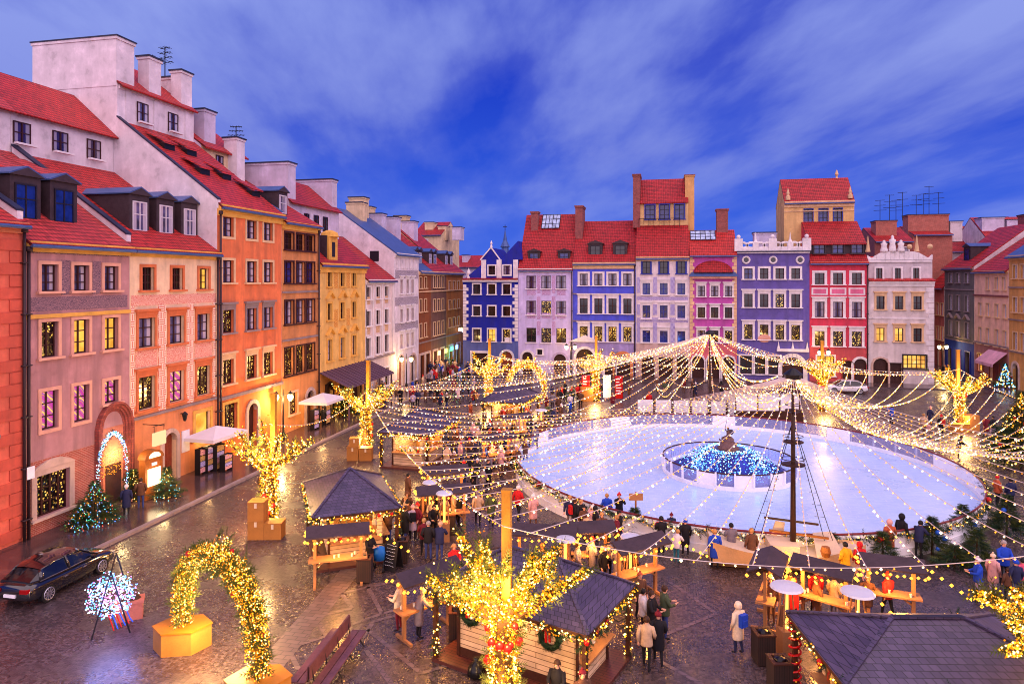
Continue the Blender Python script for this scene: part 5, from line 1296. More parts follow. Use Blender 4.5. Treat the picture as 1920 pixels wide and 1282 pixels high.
def ballast(p, rz, label, w=0.78, h=0.92, d=0.75):
    t = thing('ballast_box', label, 'box', p, rz, 'ballast boxes at the light tree feet')
    m = MB(); m.box(-w / 2, -d / 2, 0, w / 2, d / 2, h - 0.03); m.build('body', BOXG, t)
    m = MB(); m.box(-w / 2 - 0.015, -d / 2 - 0.015, h - 0.03, w / 2 + 0.015, d / 2 + 0.015, h + 0.01); m.build('lid', BOXG, t)
    m = MB(); m.box(-0.06, -d / 2 - 0.02, h - 0.28, 0.06, -d / 2 - 0.002, h - 0.04); m.build('tape', TAPE, t)
    return t
light_tree(TREES['front_left'], 'light wrapped tree with yellow pole beside the kerb and two stacked boxes', seed=11, power=520, dens=1.2)
light_tree(TREES['left_mid'], 'light wrapped tree with yellow pole left of the plank stall', seed=12, power=420)
light_tree(TREES['far_left'], 'light wrapped tree with yellow pole in front of the deep blue house', seed=13, power=300, bs=0.055, dens=0.8)
light_tree(TREES['far_mid'], 'light wrapped tree with yellow pole in front of the blue violet house', seed=14, power=300, bs=0.055, dens=0.8)
light_tree(TREES['far_right'], 'light wrapped tree with yellow pole in front of the rose red house', seed=15, power=300, bs=0.055, dens=0.8)
light_tree(TREES['right'], 'light wrapped tree with yellow pole standing alone on the right of the rink', seed=16, power=300, bs=0.05)
bT = TREES['front']
def tipv(px, py, k, z): return tuple(G(px, py, z) - TREES[k])
light_tree(bT, 'big light wrapped tree with fir boughs and yellow pole before the nearest stall', True,
           [tipv(862, 1005, 'front', 5.0), tipv(905, 1015, 'front', 5.2), tipv(845, 1080, 'front', 4.4), tipv(805, 1085, 'front', 4.3), tipv(1040, 1030, 'front', 5.0), tipv(1098, 1072, 'front', 4.5), tipv(1000, 1045, 'front', 5.0), tipv(890, 1062, 'front', 4.8)], seed=21, power=420, bs=0.031)
light_tree(TREES['edge'], 'light wrapped tree at the right frame edge with boughs over the dark roof', True,
           [tipv(1825, 1112, 'edge', 4.9), tipv(1862, 1128, 'edge', 4.8), tipv(1900, 1110, 'edge', 5.2), tipv(1885, 1220, 'edge', 4.2), tipv(1900, 1170, 'edge', 4.6), tipv(2100, 1130, 'edge', 4.8), tipv(2120, 1200, 'edge', 4.4)], seed=22, power=300, bs=0.031)
p = G(474, 1013); ballast(p + Vector((0, 0.45, 0)), R(14), 'lower box of the two stacked beside the front left light tree')
ballast(p + Vector((0, 0.45, 0.92)), R(14), 'upper box of the two stacked beside the front left light tree')
ballast(G(506, 1012) + Vector((0.02, 0.4, 0)), R(14), 'single box right of the stack, hugging the front left light tree', 0.85, 0.8)
p = G(658, 864); ballast(p + Vector((0, 0.4, 0)), R(14), 'box at the foot of the light tree left of the plank stall', 0.8, 0.95); ballast(p + Vector((0.1, 0.4, 0.97)), R(18), 'smaller box on top of another at the left middle light tree', 0.7, 0.6); ballast(G(680, 864) + Vector((0.1, 0.4, 0)), R(14), 'box tight against the trunk of the left middle light tree', 0.85, 0.9)
p = TREES['right']; ballast(p + Vector((0.75, 0.1, 0)), R(30), 'box on the right side of the lone light tree by the rink', 1.1, 1.3, 1.0); ballast(p + Vector((-0.35, -0.75, 0)), R(10), 'low box in front of the lone light tree by the rink', 1.4, 0.7, 0.7)
ballast(TREES['far_mid'] + Vector((-0.9, -0.5, 0)), R(5), 'yellow box at the foot of the light tree before the blue violet house', 1.3, 1.5)

def hexbox(p, rz, label, r=0.88, h=0.75):
    t = thing('planter_base', label, 'base', p, rz, 'gold plinths of the light arches')
    m = MB(); k = 6; A = [(r * math.cos(2 * PI * i / k) * 1.15, r * 0.85 * math.sin(2 * PI * i / k)) for i in range(k)]
    m.prism([(x * 0.96, y * 0.96, 0) for x, y in A], (0, 0, h)); m.build('body', BOXG, t)
    m = MB(); m.prism([(x, y, h) for x, y in A], (0, 0, 0.05)); m.build('top', pm('gold_board', (170, 106, 28), 0.5, 0.15), t)
def light_arch(a, b, h, label, n, bs, seed, power):
    rg = random.Random(seed); a = Vector(a); b = Vector(b); t = thing('light_arch', label, 'light arch', a, 0, 'fir arches wrapped in gold lights'); v = b - a
    P = []
    for k in range(21):
        f = k / 20; th = PI * f; x = 0.5 - 0.5 * math.cos(th); P.append(v * x + Vector((0, 0, 0.7 + (h - 0.7) * math.sin(th) ** 0.62)))
    m = MB(); m.tube(P, 0.1, 7); m.build('frame', POLEY, t)
    fo = MB(); fl = MB(); wrap_lights(fl, P, 0.36, 0.36, n, rg, bs)
    for k in range(int(n * 0.28)):
        i = rg.randint(0, 19); p = P[i].lerp(P[i + 1], rg.random()); sprig(fo, p, rv(rg, 1), rg.uniform(0.35, 0.6), rg)
    for k in range(9):
        i = rg.choice([6, 7, 8, 9, 10, 11, 12, 14, 17]); d = (rv(rg, 1) + Vector((0, 0, 0.8))).normalized(); q = P[i] + d * rg.uniform(0.6, 0.95); wrap_lights(fl, [P[i], q], 0.12, 0.08, 26, rg, bs)
        for j in range(6): sprig(fo, P[i].lerp(q, rg.random()), d, 0.35, rg)
    o = fo.build('foliage', NEEDLE, t); o['kind'] = 'stuff'; o = fl.build('fairy_lights', FM, t); o['kind'] = 'stuff'
    baubles(t, rg, [P[rg.randint(0, 20)] + rv(rg, 1).normalized() * 0.36 for _ in range(14)], 0.11)
    lamp('arch_glow', a + v * 0.3 + Vector((0, 0, 1.6)), power, WARM, 0.5); lamp('arch_glow', a + v * 0.5 + Vector((0, 0, h - 1.2)), power, WARM, 0.5); lamp('arch_glow', a + v * 0.75 + Vector((0, 0, 1.2)), power, WARM, 0.5)
a1, a2 = G(342, 1212), G(484, 1318)
hexbox(a1, R(20), 'gold plinth under the left leg of the near light arch'); hexbox(a2, R(20), 'gold plinth under the right leg of the near light arch')
light_arch(a1, a2, 3.75, 'near fir arch wrapped in gold lights on two gold plinths', 6500, 0.024, 31, 420)
light_arch(PD(953, HY, 70) * Vector((1, 1, 0)) if False else Vector((*PD(953, HY, 70)[:2], 0)), Vector((*PD(1021, HY, 68)[:2], 0)), 4.3, 'far fir arch wrapped in gold lights before the lilac house', 900, 0.055, 32, 120)

MULTI = [glow('fairy_blue', (0.1, 0.3, 1.0), 3.2), glow('fairy_green', (0.1, 0.9, 0.3), 2.6), glow('fairy_red', (1.0, 0.12, 0.06), 2.6), FAIRY, glow('fairy_cyan', (0.15, 0.75, 1.0), 3.2)]
def fir(p, h, r, label, seed, lights=0, lm=None, group=None, decor=(), dark=True, name='fir_tree', bs=0.04):
    rg = random.Random(seed); t = thing(name, label, 'fir tree', p, rg.uniform(0, 6), group)
    m = MB(); m.tube([(0, 0, 0), (0, 0, h * 0.95)], [0.05 + h * 0.012, 0.015], 6); m.build('trunk', BARK, t)
    m = MB(); n = int(120 * h)
    for k in range(n):
        f = (k / n) ** 0.8; z = h * (0.08 + 0.9 * f); rr_ = r * (1 - f) * rg.uniform(0.75, 1.15) + 0.05; a = k * 2.399
        d = Vector((math.cos(a), math.sin(a), rg.uniform(-0.25, 0.25))); s0 = Vector((0, 0, z))
        for j in range(3): sprig(m, s0 + d * rr_ * (0.25 + 0.28 * j), d, max(0.2, rr_ * 0.55), rg, 0 if rg.random() < 0.6 else 1)
    o = m.build('crown', [NEEDLED if dark else NEEDLE, NEEDLE if dark else NEEDLED], t)
    if lights:
        m = MB()
        for k in range(lights):
            f = rg.random() ** 1.3; a = rg.random() * 2 * PI; rr_ = r * (1 - f) * rg.uniform(0.8, 1.1); m.ball((rr_ * math.cos(a), rr_ * math.sin(a), h * (0.06 + 0.9 * f)), bs, rg.randrange(len(lm)))
        o = m.build('fairy_lights', lm, t); o['kind'] = 'stuff'
    for mat in decor:
        f = rg.uniform(0.1, 0.7); a = rg.random() * 2 * PI; rr_ = r * (1 - f); baubles(t, rg, [(rr_ * math.cos(a), rr_ * math.sin(a), h * (0.1 + 0.85 * f))], 0.11, mat)
    return t
BLUB = pm('ribbon_blue', (30, 90, 200), 0.4, 0.1)
GR = 'cut fir trees along the rink boards'
for i, (px, py, h, r, lab, dec) in enumerate(((1190, 1003, 1.7, 0.95, 'bushy fir tree under the small wooden sign at the rink edge', ()), (1560, 1052, 1.6, 0.7, 'small fir tree behind the yellow and red coats', (REDB,)),
        (1655, 1052, 1.7, 0.9, 'fir tree in front of the pink coat at the rink edge', ()), (1748, 1040, 2.2, 1.1, 'wide fir tree with blue ribbons at the rink edge', (BLUB, BLUB, BLUB)), (1806, 1010, 2.1, 1.0, 'fir tree with a blue ribbon next to the wide one', (BLUB, BLUB)),
        (1832, 1060, 2.0, 1.1, 'dark low fir tree behind the blue coats', ()), (1888, 1003, 2.5, 1.1, 'tall fir tree where the boards turn away', (BLUB,)), (1790, 1062, 1.2, 1.1, 'low spreading fir in front of the wide ribboned one', ()))):
    fir(G(px, py), h * 0.82, r * 0.85, lab, 50 + i, 0, None, GR, dec)
fir(G(1915, 872), 5.2, 2.0, 'christmas tree with red baubles and gold lights at the right edge', 70, 320, FM, None, (REDB,) * 18, True, 'christmas_tree', 0.06)
fir(G(178, 982), 2.3, 1.1, 'tall christmas tree with coloured lights beside the gothic doorway', 71, 260, MULTI, None, (), True, 'christmas_tree', 0.024)
fir(G(152, 992), 1.3, 0.8, 'short christmas tree with coloured lights next to the tall one', 72, 140, MULTI, None, (), True, 'christmas_tree', 0.024)
fir(G(313, 935), 1.9, 0.8, 'small christmas tree right of the lit menu cabinet', 73, 120, [FAIRY, FAIRYW, MULTI[4]], None, (), True, 'christmas_tree', 0.024)
fir(G(250, 940), 1.9, 0.7, 'small christmas tree between the white sign and the menu cabinet', 74, 90, [FAIRY, FAIRYW], None, (), True, 'christmas_tree', 0.024)
fir(Vector((-29.0, PX(648, 700, -29).y, 0.12)), 3.0, 1.2, 'christmas tree with gold lights by the awning of the yellow house', 75, 220, FM, None, (), True, 'christmas_tree', 0.05)
fir(Vector((39.4, PX(1885, 700, 39.4).y, 0.12)), 3.0, 0.95, 'christmas tree with blue white lights before the peach house', 76, 160, [MULTI[4], FAIRYW, MULTI[0]], None, (REDB,) * 4, True, 'christmas_tree', 0.07)

# ---- garland with lights along the rink rail (near side)
gl = thing('rink_garland', 'fir garland with gold lights looped along the near rink rail', 'garland', RC)
rg = random.Random(5); fo = MB(); fl = MB(); P = []
for k in range(361):
    a = -PI + 0.15 + (PI - 0.1) * k / 360; P.append(Vector(((RR + 0.2) * math.cos(a), (RR + 0.2) * math.sin(a), 1.14 - 0.16 * abs(math.sin(k * PI / 15)))))
for i in range(360):
    for j in range(3): sprig(fo, P[i].lerp(P[i + 1], rg.random()) + rv(rg, 0.06), P[i + 1] - P[i] + rv(rg, 0.2), 0.36, rg)
    fl.ball(P[i] + rv(rg, 0.12) - Vector((0, 0, 0.03)), 0.036, rg.choice([0, 1, 2]))
o = fo.build('foliage', NEEDLED, gl); o['kind'] = 'stuff'; o = fl.build('fairy_lights', FM, gl); o['kind'] = 'stuff'
for k in (60, 130, 215, 300): baubles(gl, rg, [P[k]], 0.16)

# ================================================================== market stalls
def shingle():
    m, nt, b = newmat('slate_shingles')
    tc = N(nt, 'ShaderNodeTexCoord'); s = N(nt, 'ShaderNodeSeparateXYZ'); L(nt, tc.outputs['Object'], s.inputs[0])
    cb = N(nt, 'ShaderNodeCombineXYZ'); L(nt, mth(nt, 'ADD', s.outputs['X'], mth(nt, 'MULTIPLY', s.outputs['Y'], 0.37)), cb.inputs[0]); L(nt, mth(nt, 'MULTIPLY', s.outputs['Z'], 2.6), cb.inputs[1])
    br = N(nt, 'ShaderNodeTexBrick'); br.inputs['Scale'].default_value = 1; br.inputs['Brick Width'].default_value = 0.24; br.inputs['Row Height'].default_value = 0.2; br.inputs['Mortar Size'].default_value = 0.012
    br.inputs['Color1'].default_value = lin((62, 54, 84)) + (1,); br.inputs['Color2'].default_value = lin((84, 74, 104)) + (1,); br.inputs['Mortar'].default_value = lin((28, 24, 40)) + (1,); L(nt, cb.outputs[0], br.inputs['Vector'])
    f = noise(nt, coords(nt), 1.3, 5); L(nt, mixc(nt, 0.6, br.outputs['Color'], ramp(nt, f, [(0.3, (0.55, 0.5, 0.5)), (0.7, (1.2, 1.1, 1.1))]), 'MULTIPLY'), b.inputs['Base Color'])
    b.inputs['Roughness'].default_value = 0.45; bump(nt, b, br.outputs['Fac'], -0.5, 0.03)
    return m
SHING = shingle()
PLANK = brick_mat('stall_planks', (242, 208, 168), (226, 190, 148), (130, 90, 60), bw=3.0, rh=0.17, msize=0.012); BEAM = pm('beam_brown', (70, 36, 24), 0.6, 0.3, 4); DECK = brick_mat('deck_planks', (104, 54, 48), (84, 44, 40), (40, 22, 22), bw=2.5, rh=0.14, axis='XY', rough=0.35)
PALEW = pm('pale_timber', (164, 116, 78), 0.6, 0.15, 3); INNER = pm('stall_lining', (216, 160, 96), 0.7, 0.15); GOODS = [pm('goods%d' % i, c, 0.5, 0.2) for i, c in enumerate(((170, 40, 30), (220, 180, 110), (60, 90, 60), (120, 70, 40), (230, 220, 210)))]
def garland(m_f, m_l, P, rg, n, bs, thick=0.13):
    P = [Vector(p) for p in P]; L_ = len(P) - 1
    for _ in range(n):
        f = rg.random() * L_; i = min(int(f), L_ - 1); p = P[i].lerp(P[i + 1], f - i); sprig(m_f, p + rv(rg, thick * 0.5), rv(rg, 1), thick * 1.9, rg)
        if rg.random() < 0.75: m_l.ball(p + rv(rg, thick), bs, rg.choice([0, 0, 1, 2]))
def wreath(t, loc, rot, r=0.31):
    rg = random.Random(int(loc[0] * 100)); m = MB()
    m.tube([(r * math.cos(a), 0, r * math.sin(a)) for a in [2 * PI * k / 18 for k in range(18)]], 0.09, 6, 0, closed=True)
    for k in range(170): a = rg.random() * 2 * PI; sprig(m, (r * math.cos(a), -0.02, r * math.sin(a)), Vector((-math.sin(a), -0.5, math.cos(a))) + rv(rg, 0.7), 0.2, rg)
    w_ = m.build('wreath', NEEDLED, t, loc, rot)
    m = MB(); m.box(-0.05, -0.16, r - 0.1, 0.05, -0.1, r + 0.08); m.prism([(0, -0.14, r), (-0.2, -0.14, r + 0.12), (-0.2, -0.14, r - 0.1)], (0, 0.03, 0)); m.prism([(0, -0.14, r), (0.2, -0.14, r - 0.1), (0.2, -0.14, r + 0.12)], (0, 0.03, 0)); m.box(-0.1, -0.14, r - 0.42, -0.03, -0.11, r - 0.05); m.box(0.03, -0.14, r - 0.38, 0.1, -0.11, r - 0.05)
    m.build('bow', REDB, w_)
def stall(A, B, Cc, label, eave=2.4, rise=1.25, seed=0, open_sides=('front', 'right'), solid=(), wreaths=(), power=70, bs=0.04, dens=1.0, deck=True, ridge=0.0, inset=0.75):
    A, B, Cc = (Vector((p.x, p.y, 0)) for p in (A, B, Cc)); rg = random.Random(seed)
    W = (B - A).length; D_ = (Cc - B).length; x = (B - A).normalized(); rz = math.atan2(x.y, x.x); cen = (A + Cc) / 2
    t = thing('market_stall', label, 'market stall', cen, rz, 'wooden market stalls with slate roofs and light garlands')
    w_, d_ = W / 2, D_ / 2; q = eave + rise
    m = MB(); e = [(-w_, -d_, eave), (w_, -d_, eave), (w_, d_, eave), (-w_, d_, eave)]; r0 = (-ridge, 0, q); r1 = (ridge, 0, q)
    th = Vector((0, 0, 0.1))
    if ridge > 0:
        F_ = [(e[0], e[1], r1, r0), (e[1], e[2], r1), (e[2], e[3], r0, r1), (e[3], e[0], r0)]
    else: F_ = [(e[0], e[1], r1), (e[1], e[2], r1), (e[2], e[3], r1), (e[3], e[0], r1)]
    for f in F_: m.face([Vector(p) + th for p in f], 0); m.face([Vector(p) for p in f][::-1], 1)
    for a, b in zip(e, e[1:] + e[:1]): m.face([a, b, Vector(b) + th, Vector(a) + th], 1)
    rf = m.build('roof', [SHING, BEAM], t)
    m = MB()
    for p in e: m.bar(Vector(p) + th * 1.3, Vector(r1 if p[0] > 0 else r0) + th * 1.3, 0.12, 0.05)
    if ridge > 0: m.bar(Vector(r0) + th * 1.3, Vector(r1) + th * 1.3, 0.14, 0.06)
    m.build('ridge_cap', SHING, rf)
    wx, wy = w_ - inset, d_ - inset
    for sx in (-1, 1):
        for sy in (-1, 1):
            m = MB(); m.box(sx * (w_ - 0.2) - 0.07, sy * (d_ - 0.2) - 0.07, 0.0, sx * (w_ - 0.2) + 0.07, sy * (d_ - 0.2) + 0.07, eave - 0.02); m.build('post', BEAM, t)
    if deck: m = MB(); m.box(-w_ + 0.1, -d_ + 0.1, 0.0, w_ - 0.1, d_ - 0.1, 0.12); m.build('deck', DECK, t)
    sides = {'front': ((-wx, -wy), (wx, -wy)), 'right': ((wx, -wy), (wx, wy)), 'back': ((wx, wy), (-wx, wy)), 'left': ((-wx, wy), (-wx, -wy))}
    for nm, (a, b) in sides.items():
        a = Vector((*a, 0)); b = Vector((*b, 0)); dd = (b - a).normalized(); nn = Vector((dd.y, -dd.x, 0)); ll = (b - a).length
        M = Matrix.Translation(a) @ Matrix(((dd.x, -nn.x, 0, 0), (dd.y, -nn.y, 0, 0), (0, 0, 1, 0), (0, 0, 0, 1)))
        ang = math.atan2(dd.y, dd.x); m = MB(); top = eave + 0.05
        if nm in open_sides:
            m.box(0, 0, 0.12, ll, 0.06, 1.0); m.box(0, 0, 1.0, 0.25, 0.06, top); m.box(ll - 0.25, 0, 1.0, ll, 0.06, top); m.box(0.25, 0, top - 0.3, ll - 0.25, 0.06, top)
            wl = m.build('wall', PLANK, t, a, (0, 0, ang)); m = MB(); m.box(0.1, -0.35, 1.0, ll - 0.1, 0.3, 1.06); ct = m.build('counter', PALEW, t, a, (0, 0, ang))
            m = MB()
            for k in range(int(ll * 4)): u = 0.3 + (ll - 0.6) * rg.random(); h_ = rg.uniform(0.12, 0.32); m = MB(); m.lathe([(0.06, 0), (0.075, 0.02), (0.075, h_ * 0.7), (0.04, h_ * 0.8), (0.045, h_)], 8); m.build('jar', GOODS[rg.randrange(5)], ct, (u, rg.uniform(0, 0.2), 1.061))
        else:
            m.box(0, 0, 0.12, ll, 0.06, top); m.box(-0.06, -0.02, 0.12, 0.0, 0.08, top, 1); m.box(ll, -0.02, 0.12, ll + 0.06, 0.08, top, 1); m.box(0, -0.015, 0.12, ll, -0.001, 0.4, 1)
            wl = m.build('wall', [PLANK, BEAM], t, a, (0, 0, ang))
            if nm in wreaths:
                for f in wreaths[nm]: wreath(wl, (ll * f, -0.06, 1.65), (0, 0, 0))
    m = MB(); m.box(-wx + 0.1, -wy + 0.1, eave - 0.12, wx - 0.1, wy - 0.1, eave - 0.08); m.box(-wx + 0.1, wy - 0.25, 0.2, wx - 0.1, wy - 0.1, eave - 0.12); m.build('lining', INNER, t)
    fo = MB(); fl = MB()
    for a, b in zip(e, e[1:] + e[:1]):
        a, b = Vector(a), Vector(b); k = max(2, int((b - a).length / 1.3)); P = []
        for i in range(k * 4 + 1): P.append(a.lerp(b, i / (k * 4)) + Vector((0, 0, 0.02 - 0.12 * abs(math.sin(PI * i / 4)))))
        garland(fo, fl, P, rg, int((b - a).length * 26 * dens), bs)
    for p in e:
        z0 = (p[0] - math.copysign(0.2, p[0]), p[1] - math.copysign(0.2, p[1])); garland(fo, fl, [(z0[0], z0[1], 0.15), (z0[0], z0[1], eave)], rg, int(46 * dens), bs, 0.15)
    o = fo.build('garland', NEEDLED, t); o['kind'] = 'stuff'; o = fl.build('fairy_lights', FM, t); o['kind'] = 'stuff'
    for k in range(6): a = e[k % 4]; b = e[(k + 1) % 4]; baubles(t, rg, [Vector(a).lerp(Vector(b), rg.random()) - Vector((0, 0, 0.1))], 0.1)
    wp = Matrix.Translation(cen) @ Matrix.Rotation(rz, 4, 'Z'); lamp('stall_light', wp @ Vector((0, -0.3, eave - 0.45)), power, WARM, 0.25)
    lamp('stall_light', wp @ Vector((0, -d_ + 0.25, eave - 0.4)), power * 0.6, WARM, 0.2); lamp('stall_light', wp @ Vector((w_ - 0.25, 0, eave - 0.4)), power * 0.5, WARM, 0.2)
    return t, wp
E_ = 2.35
stall(G(575, 977, E_), G(745, 957, E_), G(722, 892, E_), 'pyramid roofed stall with its serving canopy beside the left light tree', E_, 1.25, 1)
stall(G(701, 812, E_), G(797, 819, E_), G(866, 790, E_), 'plank stall with slate roof behind the left middle light tree', E_, 1.3, 2, ('front', 'right'), power=120, bs=0.05)
stall(G(891, 753, E_), G(970, 758, E_), G(1023, 741, E_), 'far stall with slate roof in front of the far light arch', E_, 1.4, 3, power=150, bs=0.06, dens=0.8)
k4, w4 = stall(G(799, 1108, E_), G(1100, 1197, E_), G(1195, 1102, E_), 'nearest stall with pale plank walls and two wreaths behind the big front tree', E_, 1.15, 4, ('right',), (), {'front': (0.12, 0.8)}, 90, 0.034, 1.3, True, 1.0)
k5, w5 = stall(G(1592, 1292, E_), G(2077, 1297, E_), G(1862, 1156, E_), 'wide dark slate roofed stall in the bottom right corner', E_, 0.8, 5, ('left',), power=50, bs=0.034, ridge=1.0, dens=0.5)

kw = ((G(2077, 1297, E_) - G(1592, 1292, E_)).length / 2 - 0.2, (G(1862, 1156, E_) - G(2077, 1297, E_)).length / 2 - 0.2)
m = MB(); m.tube([(-kw[0] + 0.17 * math.cos(k * 0.6), kw[1] + 0.17 * math.sin(k * 0.6), 0.1 + k * 0.024) for k in range(92)], 0.035, 5); m.build('ribbon', REDB, k5)
sk = thing('rubbish_sack', 'black rubbish sack at the foot of the nearest stall wall', 'sack', G(893, 1268)); m = MB(); m.lathe([(0.2, 0), (0.3, 0.12), (0.27, 0.32), (0.1, 0.5), (0.05, 0.52), (0.1, 0.62)], 11); m.v = [(x * (1 + 0.2 * mnoise.noise(Vector((x, y, z)) * 6)), y * (1 + 0.2 * mnoise.noise(Vector((y, x, z)) * 6)), z) for x, y, z in m.v]; m.build('sack', pm('sack_black', (14, 14, 18), 0.25, 0.2), sk, smooth=True)
GS2 = 'small roofed standing tables with amber bulbs'
STARB = glow('bulb_amber_big', (1.0, 0.34, 0.025), 4.5)
def shelter(p, rz, label, Lh=2.3, seed=0, power=190):
    t = thing('roofed_table', label, 'standing table', p, rz, GS2); h = 2.15; rg = random.Random(seed)
    for s in (-1, 1):
        m = MB(); m.box(s * (Lh / 2 - 0.25) - 0.06, -0.06, 0, s * (Lh / 2 - 0.25) + 0.06, 0.06, h); m.bar((s * (Lh / 2 - 0.25), 0, 0.7), (s * (Lh / 2 - 0.25) - s * 0.45, 0, 1.02), 0.07); m.bar((s * (Lh / 2 - 0.25), -0.5, 0.04), (s * (Lh / 2 - 0.25), 0.5, 0.04), 0.1); m.build('post', PALEW, t)
    m = MB(); m.box(-Lh / 2, -0.32, 1.03, Lh / 2, 0.32, 1.09); m.build('table_top', PALEW, t)
    m = MB()
    for s in (-1, 1): m.prism([(-Lh / 2 - 0.1, 0, h + 0.28), (Lh / 2 + 0.1, 0, h + 0.28), (Lh / 2 + 0.1, s * 0.62, h - 0.02), (-Lh / 2 - 0.1, s * 0.62, h - 0.02)], (0, 0, 0.06))
    m.build('roof', pm('canopy_felt', (62, 48, 58), 0.6, 0.25, 3, 0.3), t)
    m = MB()
    for k in range(10):
        f = -Lh / 2 + Lh * k / 9
        m.ball((f, -0.68, h - 0.12 - 0.04 * (k % 2)), 0.062)
    for k in range(4):
        for s in (-1, 1): m.ball((s * (Lh / 2 + 0.12), -0.62 + 0.4 * k, h - 0.1 + 0.2 * (1 - abs(k - 1.5) / 1.5)), 0.075)
    for k in range(6): m.ball((Lh / 2 + 0.25 + 0.28 * k, -0.5 - 0.1 * k, h + 0.1 - 0.16 * k), 0.07)
    o = m.build('bulbs', STARB, t); o['kind'] = 'stuff'
    m = MB()
    for k in range(4): u = rg.uniform(-Lh / 2 + 0.2, Lh / 2 - 0.2); m.lathe([(0.04, 1.091), (0.045, 1.21)], 8, (u, rg.uniform(-0.2, 0.2), 0))
    m.build('cups', GOODS[4], t)
    M = Matrix.Translation(p) @ Matrix.Rotation(rz, 4, 'Z'); lamp('table_glow', M @ Vector((0, -0.62, h - 0.3)), power, (1.0, 0.40, 0.07), 0.12)
Y_ = YAW
for i, (px, py, a, Lh, lab) in enumerate(((634, 1092, 14, 2.4, 'roofed standing table in front of the pyramid roofed stall'), (832, 1000, 14, 2.6, 'roofed standing table with a red jacket beside it'), (834, 955, 14, 2.4, 'roofed standing table just behind another, under the left strings'),
        (800, 1185, 40, 2.4, 'roofed standing table next to the cream and grey coats'), (1020, 1092, -8, 2.6, 'roofed standing table behind the yellow pole of the big tree'), (1095, 1085, 8, 2.4, 'roofed standing table between two heaters near the rink'), (1195, 1120, 30, 2.4, 'roofed standing table behind the nearest stall roof'),
        (1440, 1165, 62, 2.0, 'roofed standing table left of the round topped heaters'), (1545, 1175, -40, 2.0, 'roofed standing table between the round topped heaters'), (1670, 1165, -20, 2.0, 'roofed standing table right of the round topped heaters'), (930, 880, 30, 2.4, 'far roofed standing table left of the rink edge'), (965, 835, 30, 2.4, 'farthest roofed standing table left of the rink edge'))):
    shelter(G(px, py), R(a) + Y_, lab, Lh, i)
HEATW = pm('heater_white', (214, 216, 228), 0.35, 0.05, metal=0.2)
for px, py, lab, rr_ in ((1475, 1098, 'patio heater with round white top left of the dark roof', 0.55), (1608, 1108, 'patio heater with round white top above the dark roof', 0.55), (1060, 1009, 'patio heater right of the yellow pole', 0.42), (1182, 1004, 'patio heater near the bushy fir at the rink', 0.42), (833, 923, 'patio heater over the crowd by the roofed tables', 0.42), (806, 903, 'patio heater behind the left roofed tables', 0.4), (1015, 768, 'far patio heater behind the rink', 0.5)):
    p = G(px, py, 2.35); p.z = 0; t = thing('patio_heater', lab, 'patio heater', p, 0.3, 'patio heaters between the tables')
    m = MB(); m.lathe([(0.05, 2.25), (rr_, 2.3), (rr_ * 0.9, 2.36), (0.1, 2.42)], 18); m.build('reflector', HEATW, t); m = MB(); m.box(-0.26, -0.26, 0, 0.26, 0.26, 0.9); m.build('base', PALEW, t)
    m = MB(); [m.bar((sx * 0.22, sy * 0.22, 0.9), (sx * 0.12, sy * 0.12, 2.26), 0.04) for sx in (-1, 1) for sy in (-1, 1)]; m.build('grille', PALEW, t); m = MB(); m.tube([(0, 0, 0.9), (0, 0, 2.2)], 0.06, 8); m.build('burner', glow('burner', (1.0, 0.4, 0.08), 2.0), t)
BIN = brick_mat('bin_slats', (52, 30, 28), (44, 26, 26), (14, 8, 8), bw=0.08, rh=2.0, msize=0.01); BAG = pm('bin_bag', (16, 14, 20), 0.25, 0.2)
for px, py, lab in ((753, 1052, 'slatted bin behind the chalkboard'), (684, 1088, 'slatted bin beside the serving canopy'), (1431, 1240, 'slatted bin by the table left of the dark roof'), (1462, 1296, 'slatted bin at the corner of the dark roof'), (843, 1000, 'slatted bin beyond the big tree boughs'), (858, 1195, 'slatted bin left of the nearest stall')):
    t = thing('litter_bin', lab, 'bin', G(px, py), 0.25, 'slatted litter bins'); m = MB(); m.box(-0.3, -0.3, 0.04, 0.3, 0.3, 0.98); m.build('body', BIN, t)
    m = MB(); m.box(-0.32, -0.32, 0.981, 0.32, -0.2, 1.03); m.box(-0.32, 0.2, 0.981, 0.32, 0.32, 1.03); m.box(-0.32, -0.2, 0.981, -0.2, 0.2, 1.03); m.box(0.2, -0.2, 0.981, 0.32, 0.2, 1.03); m.build('rim', BEAM, t)
    m = MB(); m.lathe([(0.2, 0.985), (0.17, 1.06), (0.05, 1.1)], 8); m.build('bag', BAG, t)

# ================================================================== props
# chalkboard
cbt = thing('chalkboard', 'folding chalkboard with white writing next to the pyramid roofed stall', 'chalkboard', G(737, 1066), R(-30) + Y_)
for s in (-1, 1):
    m = MB(); lo, hi = s * 0.28, s * 0.02
    m.prism([(-0.35, lo, 0.02), (0.35, lo, 0.02), (0.35, hi, 1.25), (-0.35, hi, 1.25)], (0, s * 0.03, 0)); pnl = m.build('board', pm('chalk_black', (24, 22, 30), 0.7, 0.2), cbt)
    if s == -1:
        m = MB(); rg = random.Random(8)
        for k in range(7):
            z = 1.08 - k * 0.14; y = s * (0.02 + 0.26 * (1.25 - z) / 1.23) - 0.036; x = -0.24
            while x < 0.2: l = rg.uniform(0.05, 0.12); m.bar((x, y, z), (x + l, y, z + rg.uniform(-0.03, 0.03)), 0.018, 0.01); x += l + 0.03
        m.build('chalk_marks', BOARDW, pnl)
